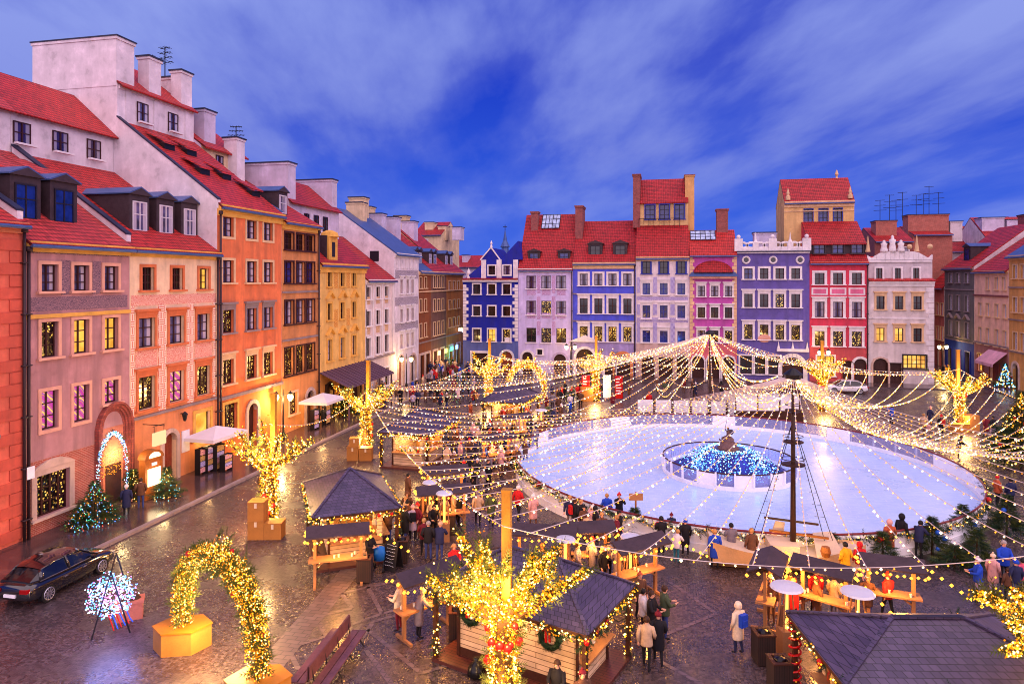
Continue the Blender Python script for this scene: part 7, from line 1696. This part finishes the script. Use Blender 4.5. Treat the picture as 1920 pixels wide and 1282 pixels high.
def pose_joints(pose):
    J = {'pelvis': ((0, 0, .96), .135), 'belly': ((0, 0, 1.12), .13), 'chest': ((0, .01, 1.33), .145), 'neck0': ((0, .01, 1.475), .07), 'neck': ((0, -.005, 1.54), .052), 'head': ((0, -.02, 1.635), .088), 'crown': ((0, -.005, 1.72), .062), 'nose': ((0, -.118, 1.625), .014)}
    E = [('pelvis', 'belly'), ('belly', 'chest'), ('chest', 'neck0'), ('neck0', 'neck'), ('neck', 'head'), ('head', 'crown'), ('head', 'nose')]
    arms = {'stand': ((.26, .03, 1.17), (.26, -.07, .94), (.25, -.10, .86)), 'walk': ((.26, .10, 1.18), (.25, .10, .95), (.25, .09, .87)), 'front': ((.25, -.08, 1.18), (.14, -.30, 1.16), (.10, -.37, 1.18)),
            'pockets': ((.29, .06, 1.18), (.21, -.10, 1.02), (.19, -.12, .95)), 'photo': ((.25, -.16, 1.27), (.14, -.30, 1.47), (.09, -.33, 1.54)), 'lean': ((.26, -.22, 1.2), (.18, -.44, 1.10), (.14, -.5, 1.10))}
    for s, n in ((-1, 'l'), (1, 'r')):
        e, w_, h_ = arms[pose]
        if pose == 'walk' and s < 0: e, w_, h_ = (.26, -.03, 1.17), (.24, -.20, 1.0), (.23, -.26, .95)
        m_ = lambda p: (p[0] * s, p[1], p[2])
        J['sh' + n] = ((.185 * s, .01, 1.425), .062); J['el' + n] = (m_(e), .046); J['wr' + n] = (m_(w_), .031); J['pa' + n] = (m_(h_), .034)
        E += [('chest', 'sh' + n), ('sh' + n, 'el' + n), ('el' + n, 'wr' + n), ('wr' + n, 'pa' + n)]
        W_, H_ = Vector(m_(w_)), Vector(m_(h_)); d = (H_ - W_).normalized(); sd = d.cross(Vector((0, 1, 0.3))).normalized(); nn = d.cross(sd)
        for i, (o, l) in enumerate(((-.03, .062), (-.01, .074), (.01, .07), (.03, .055))):
            a = H_ + d * .035 + sd * o; b = a + d * l * .55 + nn * .008 * s; c = b + d * l * .4 + nn * .025
            J['f%d%sa' % (i, n)] = (tuple(a), .0105); J['f%d%sb' % (i, n)] = (tuple(b), .009); J['f%d%sc' % (i, n)] = (tuple(c), .0075); E += [('pa' + n, 'f%d%sa' % (i, n)), ('f%d%sa' % (i, n), 'f%d%sb' % (i, n)), ('f%d%sb' % (i, n), 'f%d%sc' % (i, n))]
        tp = H_ - d * .02 - Vector((0.03 * s, .02, 0)); tq = tp + d * .045 - Vector((0.012 * s, .01, 0)); J['t%sa' % n] = (tuple(tp), .011); J['t%sb' % n] = (tuple(tq), .008); E += [('pa' + n, 't%sa' % n), ('t%sa' % n, 't%sb' % n)]
        k = .16 * s if pose == 'walk' else (.03 * s if pose == 'stand' else 0)
        J['hi' + n] = ((.095 * s, 0, .9), .098); J['kn' + n] = ((.105 * s, -.02 - k * .6, .50), .062); J['an' + n] = ((.11 * s, .02 - k * (1.2 if k > 0 else 0.9) + (0.06 if k < 0 else 0), .09), .042); ax, ay, az = J['an' + n][0]; J['to' + n] = ((.125 * s, ay - .16, .045), .036)
        E += [('pelvis', 'hi' + n), ('hi' + n, 'kn' + n), ('kn' + n, 'an' + n), ('an' + n, 'to' + n)]
    if pose == 'lean':
        for k_, (p, r_) in list(J.items()):
            if p[2] > 1.0 and k_[:2] not in ('hi', 'kn', 'an', 'to'): J[k_] = ((p[0], p[1] - (p[2] - 1.0) * .28, p[2] - (p[2] - 1) * .03), r_)
    return J, E
def person_meshes(pose):
    J, E = pose_joints(pose); names_ = list(J); ix = {k: i for i, k in enumerate(names_)}
    me = bpy.data.meshes.new('skeleton'); me.from_pydata([J[k][0] for k in names_], [(ix[a], ix[b]) for a, b in E], []); me.update()
    o = bpy.data.objects.new('skeleton', me); COL.objects.link(o); md = o.modifiers.new('skin', 'SKIN'); md.use_smooth_shade = True
    sv = me.skin_vertices[0].data
    for i, k in enumerate(names_):
        r_ = J[k][1]; sv[i].radius = (r_ * (1.25 if k in ('chest', 'belly', 'pelvis') else 1), r_); sv[i].use_root = (k == 'pelvis')
    ss_ = o.modifiers.new('sub', 'SUBSURF'); ss_.levels = 1; ss_.render_levels = 1
    dg = bpy.context.evaluated_depsgraph_get(); ev = o.evaluated_get(dg); body = bpy.data.meshes.new_from_object(ev); body.name = 'body_' + pose
    bpy.data.objects.remove(o)
    segs = []
    for a, b in E:
        c = 0
        if b in ('neck', 'head', 'crown', 'nose') or b[0] in 'tf' and (b[1:2] in '0123' or b in ('tla', 'tlb', 'tra', 'trb')) or b[:2] == 'pa': c = 1
        if a[:2] in ('hi', 'kn') or b[:2] == 'hi': c = 2
        if b[:2] == 'to': c = 3
        segs.append((Vector(J[a][0]), Vector(J[b][0]), c))
    body.materials.clear()
    for k in range(5): body.materials.append(SKIN)
    for p in body.polygons:
        q = p.center; best = 9; bc_ = 0
        for a, b, c in segs:
            d = b - a; t_ = max(0, min(1, (q - a).dot(d) / max(1e-9, d.dot(d)))); dd = (q - (a + d * t_)).length
            if dd < best: best = dd; bc_ = c
        p.material_index = bc_; p.use_smooth = True
    # eyes, mouth and ears
    bm_ = bmesh.new(); bm_.from_mesh(body); hd = Vector(J['head'][0])
    for x in (-.032, .032):
        r_ = bmesh.ops.create_icosphere(bm_, subdivisions=1, radius=.011, matrix=Matrix.Translation(hd + Vector((x, -.084, .012))))
        for f in {f for v in r_['verts'] for f in v.link_faces}: f.material_index = 4
    for x in (-.09, .09): bmesh.ops.create_icosphere(bm_, subdivisions=1, radius=.022, matrix=Matrix.Translation(hd + Vector((x, .0, -.005))))
    for f in bm_.faces:
        if f.material_index == 0 and (f.calc_center_median() - hd).length < .13: f.material_index = 1
    bm_.to_mesh(body); bm_.free()
    out = {'body': body}
    lean = (lambda z: -(z - 1.0) * .28 if z > 1 else 0) if pose == 'lean' else (lambda z: 0)
    for nm, hem in (('jacket', .82), ('coat', .52)):
        m = MB(); rings = []
        prof = [(hem, .205, .165), (hem + .04, .215, .172), (.96, .205, .165), (1.12, .19, .155), (1.30, .205, .165), (1.42, .185, .14), (1.475, .12, .105), (1.53, .085, .085), (1.53, .06, .06)]
        for z, rx, ry in prof:
            rings.append(len(m.v)); m.v += [(rx * math.cos(2 * PI * k / 14), ry * math.sin(2 * PI * k / 14) + lean(z), z) for k in range(14)]
        for a, c in zip(rings, rings[1:]):
            for k in range(14): m.f.append((a + k, a + (k + 1) % 14, c + (k + 1) % 14, c + k)); m.m.append(0)
        m.f.append(tuple(rings[0] + k for k in range(13, -1, -1))); m.m.append(0)
        for s, n in ((-1, 'l'), (1, 'r')):       # sleeves
            m.tube([J['sh' + n][0], J['el' + n][0], J['wr' + n][0]], [.082, .066, .05], 8)
        x = bpy.data.meshes.new(nm); x.from_pydata(m.v, [], m.f); x.polygons.foreach_set('use_smooth', [True] * len(m.f)); x.materials.append(SKIN); out[nm] = x
    c0 = Vector(J['head'][0]) + Vector((0, .018, .02))
    def cap(rs, zlo, front, nm, extra=None):
        m = MB()
        for i in range(7):
            pass
        m.sphere(tuple(c0), rs, 0, 12, 9, 1.12)
        vs = []
        m.v = [(x_, (y_ if y_ > c0.y - front else c0.y - front) , max(z_, c0.z + zlo + (0.09 if y_ < c0.y - 0.02 else 0.0))) for x_, y_, z_ in m.v]
        if extra: extra(m)
        x = bpy.data.meshes.new(nm); x.from_pydata(m.v, [], m.f); x.polygons.foreach_set('use_smooth', [True] * len(m.f)); x.materials.append(SKIN); out[nm] = x
    cap(.112, -.07, .10, 'hair'); cap(.118, -.03, .12, 'hat', lambda m: (m.sphere((c0.x, c0.y, c0.z + .15), .04, 0, 8, 5)))
    cap(.135, -.16, .085, 'hood')
    m = MB(); m.box(-.15, .15, 1.02, .15, .3, 1.44); m.box(-.1, .3, 1.06, .1, .34, 1.26)
    x = bpy.data.meshes.new('backpack'); x.from_pydata(m.v, [], m.f); x.materials.append(SKIN); out['backpack'] = x
    return out
PM = {}
def person(p, label, coat='navy', legs='black', head='hair:brown', pose='stand', face=None, scale=1.0, long=False, pack=None, group=None, shoes='black'):
    if pose not in PM: PM[pose] = person_meshes(pose)
    S = PM[pose]; rz = random.uniform(0, 2 * PI) if face is None else face
    o = link('person', S['body'], None, p, (0, 0, rz)); o.scale = (scale,) * 3; tag(o, label, 'person', group)
    for i, mt in enumerate((CL[coat], SKIN, CL[legs], CL[shoes], EYE)): o.material_slots[i].link = 'OBJECT'; o.material_slots[i].material = mt
    def ch(nm, mt, name=None):
        c = link(name or nm, S[nm], o); c.material_slots[0].link = 'OBJECT'; c.material_slots[0].material = mt
    ch('coat' if long else 'jacket', CL[coat])
    k, v = head.split(':'); ch(k, HAIRM[v] if k == 'hair' else CL[v])
    if pack: ch('backpack', CL[pack])
    return o
AW = YAW            # facing away from the camera: +y side; a person faces -y at rotation 0
def face_to(p, q): d = Vector(q) - Vector(p); return math.atan2(d.y, d.x) + PI / 2
PEOPLE = [ # px, py, label, coat, legs, head, pose, facing (deg from camera: 0 toward camera, 180 away), scale, long, pack
 (237, 968, 'person in navy coat and white hat on the pavement reading the menu', 'navy', 'black', 'hat:white', 'stand', 200, .98, True, None),
 (264, 955, 'person in brown jacket and blue jeans in front of the lit menu cabinet', 'brown', 'jeans', 'hair:brown', 'pockets', 200, 1.0, False, None),
 (493, 940, 'person in dark brown coat half hidden by the front left light tree', 'brown', 'black', 'hair:black', 'walk', 150, 1.0, True, None),
 (606, 800, 'person in black coat beside the far parasol', 'black', 'black', 'hair:black', 'stand', 170, 1.0, True, None),
 (693, 1072, 'person in dark jacket and jeans standing by the blue pushchair', 'black', 'jeans', 'hair:brown', 'front', 60, 1.0, False, None),
 (752, 1015, 'person in long brown coat at the right corner of the pyramid roofed stall', 'brown', 'black', 'hat:cream', 'stand', 150, 1.0, True, None),
 (763, 985, 'person in brown hooded jacket facing the camera by the stall corner', 'brown', 'black', 'hood:brown', 'stand', 10, 1.0, False, None),
 (774, 1012, 'person in pale lilac coat with a dark bag and white shoes', 'lilac', 'black', 'hat:rose', 'stand', 190, .98, True, 'black'),
 (795, 1042, 'person in burgundy jacket queueing at the roofed table', 'burgundy', 'black', 'hair:fair', 'front', 200, 1.0, False, None),
 (803, 1050, 'person in black jacket and jeans with their back to the camera by the roofed table', 'black', 'jeans', 'hair:grey', 'pockets', 180, 1.02, False, None),
 (824, 1052, 'person in navy jacket and blue jeans bending to the roofed table', 'navy', 'jeans', 'hat:beige', 'lean', 170, 1.0, False, None),
 (812, 1010, 'person in black hat behind the roofed table', 'black', 'black', 'hat:black', 'lean', 20, 1.0, False, None),
 (765, 945, 'person in dark brown coat left of the amber bulbs', 'brown', 'black', 'hair:black', 'stand', 120, 1.0, True, None),
 (860, 985, 'person in long black coat at the end of the roofed table', 'black', 'black', 'hair:black', 'lean', 100, 1.0, True, None),
 (896, 985, 'person in beige jacket walking on the open cobbles', 'beige', 'black', 'hat:grey', 'walk', 180, 1.0, False, None),
 (921, 985, 'person in dark green coat walking next to the beige jacket', 'green', 'black', 'hair:brown', 'walk', 170, 1.0, True, None),
 (972, 975, 'person in bright red jacket and dark legs left of the rink garland', 'red', 'black', 'hat:white', 'walk', 140, 1.05, False, None),
 (1000, 990, 'person in rose coat next to the red jacket', 'rose', 'brown', 'hat:white', 'walk', 200, 1.0, True, None),
 (851, 1098, 'person in red jacket behind the boughs of the big tree', 'red', 'black', 'hair:fair', 'front', 30, 1.0, False, None),
 (748, 1182, 'person in cream jacket and burgundy trousers at the tall side table', 'cream', 'burgundy', 'hair:fair', 'front', 250, 1.0, False, None),
 (785, 1196, 'person in long grey padded coat at the tall side table', 'grey', 'black', 'hat:beige', 'lean', 120, .98, True, None),
 (1206, 1195, 'person in white jacket right of the nearest stall', 'white', 'black', 'hair:black', 'stand', 100, 1.0, False, None),
 (1222, 1205, 'person in black coat between the white jacket and the green jacket', 'black', 'black', 'hair:brown', 'front', 60, 1.05, True, None),
 (1246, 1197, 'person in dark green jacket and jeans with hands in front', 'green', 'jeans', 'hair:brown', 'front', 100, 1.08, False, None),
 (1212, 1255, 'person in beige jacket and black trousers walking past the deck', 'beige', 'black', 'hair:brown', 'walk', 160, 1.0, False, None),
 (1234, 1245, 'person in burgundy hat and black coat walking past the deck', 'black', 'black', 'hat:burgundy', 'walk', 170, 1.0, True, None),
 (1200, 1160, 'person in orange hat behind the nearest stall roof', 'brown', 'black', 'hat:orange', 'stand', 20, 1.0, False, None),
 (1045, 1350, 'person in black jacket holding a cup at the bottom edge', 'black', 'black', 'hair:brown', 'front', 330, 1.0, False, None),
 (1092, 1372, 'person with reddish cap at the very bottom edge beside the deck', 'brown', 'black', 'hat:burgundy', 'stand', 20, 1.0, False, None),
 (1384, 1225, 'person in white hood and dark coat carrying a blue backpack', 'cream', 'navy', 'hood:cream', 'stand', 210, 1.0, True, 'blue'),
 (1465, 1218, 'person in brown coat and red hat at the end of the plank table', 'brown', 'black', 'hat:red', 'lean', 90, 1.0, True, None),
 (1340, 1066, 'person in long blue coat watching the ice', 'blue', 'black', 'hair:fair', 'stand', 180, 1.0, True, None),
 (1371, 1053, 'person in grey jacket and grey trousers leaning on the rink boards', 'grey', 'grey', 'hair:black', 'front', 180, 1.0, False, None),
 (1409, 1064, 'person in long brown coat watching the ice beside the grey jacket', 'brown', 'brown', 'hair:fair', 'stand', 185, 1.0, True, None),
 (1240, 1038, 'person in black jacket next to the child on the boards', 'black', 'black', 'hair:black', 'front', 190, 1.0, False, None),
 (1259, 1016, 'child in navy jacket standing against the rink boards', 'navy', 'lilac', 'hat:burgundy', 'front', 180, .8, False, None),
 (1285, 1040, 'person in black coat and blue red hat right of the child', 'black', 'black', 'hat:blue', 'stand', 180, .95, True, None),
 (1268, 1055, 'person in white jacket crouching by the rink bench', 'white', 'teal', 'hair:fair', 'lean', 140, .85, False, None),
 (1112, 1014, 'person in rose padded coat with raised arms photographing the ice', 'rose', 'rose', 'hat:white', 'photo', 180, 1.0, True, None),
 (1138, 985, 'person in blue and pink jacket at the rink boards', 'blue', 'black', 'hair:fair', 'stand', 175, .95, False, None),
 (1161, 988, 'person in long black coat facing the camera at the rink boards', 'black', 'black', 'hat:red', 'photo', 10, 1.0, True, None),
 (1078, 1000, 'person in black jacket with a red bag by the rink boards', 'black', 'navy', 'hair:brown', 'stand', 100, 1.0, False, 'red'),
 (1585, 1096, 'person in yellow jacket', 'yellow', 'black', 'hair:black', 'pockets', 200, 1.02, False, None),
 (1612, 1090, 'person in hooded red jacket right of the yellow jacket', 'red', 'rose', 'hood:red', 'stand', 180, .95, False, None),
 (1668, 1046, 'person in salmon coat between the firs at the rink edge', 'orange', 'beige', 'hood:rose', 'stand', 180, 1.0, True, None),
 (1691, 1040, 'person dressed all in black at the rink edge', 'black', 'black', 'hood:black', 'stand', 110, 1.08, True, None),
 (1722, 1048, 'person in navy padded jacket beside the person in black', 'navy', 'black', 'hair:black', 'lean', 120, 1.0, False, None),
 (1834, 1128, 'person in blue jacket and white hat pointing at the firs', 'blue', 'lilac', 'hat:white', 'front', 250, 1.0, False, None),
 (1862, 1112, 'person in lilac pink coat between two blue jackets', 'rose', 'lilac', 'hat:cream', 'stand', 120, .92, True, None),
 (1882, 1098, 'tall person in bright blue jacket facing the camera', 'blue', 'black', 'hair:grey', 'front', 0, 1.08, False, None),
 (1890, 1126, 'child in dark jacket in front of the tall blue jacket', 'brown', 'black', 'hair:brown', 'stand', 180, .75, False, None),
 (1905, 1128, 'person in navy jacket and blue hat near the right edge', 'navy', 'jeans', 'hat:blue', 'stand', 180, .95, False, None),
 (1918, 1120, 'person in pink jacket cut by the right edge', 'pink', 'black', 'hair:black', 'stand', 180, .9, False, None),
 (1672, 797, 'person in blue jacket photographing on the open right side of the square', 'blue', 'black', 'hair:black', 'photo', 200, 1.0, False, None),
 (1745, 800, 'person in blue coat near the lone light tree', 'navy', 'brown', 'hat:rose', 'walk', 100, 1.0, True, None),
 (1732, 815, 'person in beige jacket with a child by the lone light tree', 'beige', 'brown', 'hair:fair', 'walk', 120, 1.0, False, None),
 (1741, 818, 'child in rose jacket by the lone light tree', 'rose', 'grey', 'hat:rose', 'walk', 100, .65, False, None),
 (1765, 818, 'person in red and black with a red pack left of the lone light tree', 'black', 'black', 'hair:red' if False else 'hat:red', 'front', 180, 1.0, False, 'red'),
 (1849, 820, 'person in dark coat strolling on the right, left one of the pair', 'burgundy', 'grey', 'hair:brown', 'walk', 180, 1.0, True, None),
 (1862, 820, 'person in black jacket strolling on the right, right one of the pair', 'black', 'lilac', 'hair:black', 'walk', 180, 1.0, False, None),
 (1797, 862, 'person in black jacket stooping right of the rink', 'black', 'brown', 'hair:black', 'lean', 60, 1.0, False, None),
 (1895, 955, 'person in navy jacket behind the rink at the right edge', 'navy', 'black', 'hair:black', 'stand', 180, 1.0, False, None),
 (1870, 950, 'person in red hat behind the corner firs', 'orange', 'black', 'hat:red', 'stand', 90, 1.0, False, None),
 (1217, 768, 'person in red jacket and orange hat by the white screens', 'red', 'black', 'hat:orange', 'stand', 180, 1.0, False, None),
 (1208, 772, 'child in black by the white screens', 'black', 'black', 'hat:orange', 'stand', 180, .7, False, None),
]
for px, py, lab, coat, legs, head, pose, fc, scl, lng, pack in PEOPLE:
    person(G(px, py), lab, coat, legs, head, pose, YAW + R(fc), scl, lng, pack)
# the crowds: everyone a person of their own, alike ones share a label and a group
rg = random.Random(77); placed = []
def crowd(n, poly, where_, coats, tries=40):
    for _ in range(n):
        for __ in range(tries):
            x0, x1 = min(p[0] for p in poly), max(p[0] for p in poly); y0, y1 = min(p[1] for p in poly), max(p[1] for p in poly)
            px, py = rg.uniform(x0, x1), rg.uniform(y0, y1); ins = False; j = len(poly) - 1
            for i in range(len(poly)):
                if (poly[i][1] > py) != (poly[j][1] > py) and px < (poly[j][0] - poly[i][0]) * (py - poly[i][1]) / (poly[j][1] - poly[i][1]) + poly[i][0]: ins = not ins
                j = i
            if not ins: continue
            p = G(px, py)
            if all((p - q).length > 0.6 for q in placed): break
        else: continue
        placed.append(p); c = rg.choice(coats); adj = {'black': 'black', 'navy': 'navy', 'brown': 'brown', 'beige': 'beige', 'grey': 'grey', 'red': 'red', 'blue': 'blue', 'burgundy': 'burgundy', 'lilac': 'lilac', 'white': 'white', 'orange': 'orange', 'rose': 'rose', 'yellow': 'yellow', 'green': 'green', 'pink': 'pink'}[c]
        person(p, 'person in %s winter coat in the crowd %s' % (adj, where_), c, rg.choice(['black', 'black', 'jeans', 'brown', 'grey']), rg.choice(['hair:brown', 'hair:black', 'hair:fair', 'hat:black', 'hat:red', 'hat:white', 'hood:' + c, 'hat:navy']), rg.choice(['stand', 'walk', 'walk', 'front', 'pockets']), rg.uniform(0, 2 * PI), rg.uniform(.9, 1.06), rg.random() < .5, None, 'crowd ' + where_)
DARK = ['black', 'black', 'black', 'navy', 'navy', 'brown', 'brown', 'brown', 'grey', 'burgundy', 'burgundy', 'red', 'blue', 'beige', 'green']
crowd(64, [(830, 830), (880, 780), (1060, 790), (975, 880), (960, 930), (880, 930), (830, 890)], 'between the stalls and the rink', DARK + ['orange', 'rose'])
crowd(40, [(690, 745), (900, 715), (890, 770), (760, 775)], 'beyond the plank stall', DARK + ['red', 'lilac'])
crowd(44, [(800, 690), (868, 690), (890, 722), (800, 722)], 'filling the mouth of the left side street', DARK + ['white', 'lilac', 'pink'])
crowd(22, [(1030, 745), (1190, 740), (1190, 770), (1060, 792), (1020, 775)], 'by the red banners behind the rink', DARK + ['red', 'white'])
crowd(9, [(1230, 735), (1360, 735), (1360, 748), (1230, 748)], 'in front of the sgraffito house', DARK)
crowd(15, [(745, 1000), (850, 960), (860, 985), (760, 1030)], 'around the left roofed tables', ['black', 'brown', 'burgundy', 'beige'])
crowd(14, [(985, 1095), (1190, 1075), (1200, 1100), (1000, 1110)], 'around the tables behind the big tree', ['black', 'brown', 'rose', 'beige', 'grey'])
crowd(8, [(1410, 1150), (1680, 1150), (1680, 1165), (1420, 1170)], 'around the tables by the round topped heaters', ['orange', 'brown', 'beige', 'red'])
crowd(9, [(1050, 985), (1100, 1000), (1180, 1035), (1120, 1040)], 'along the near rink bench', DARK)
crowd(5, [(720, 985), (740, 990), (735, 1030), (718, 1035)], 'at the counter of the pyramid roofed stall', ['black', 'brown', 'black'])
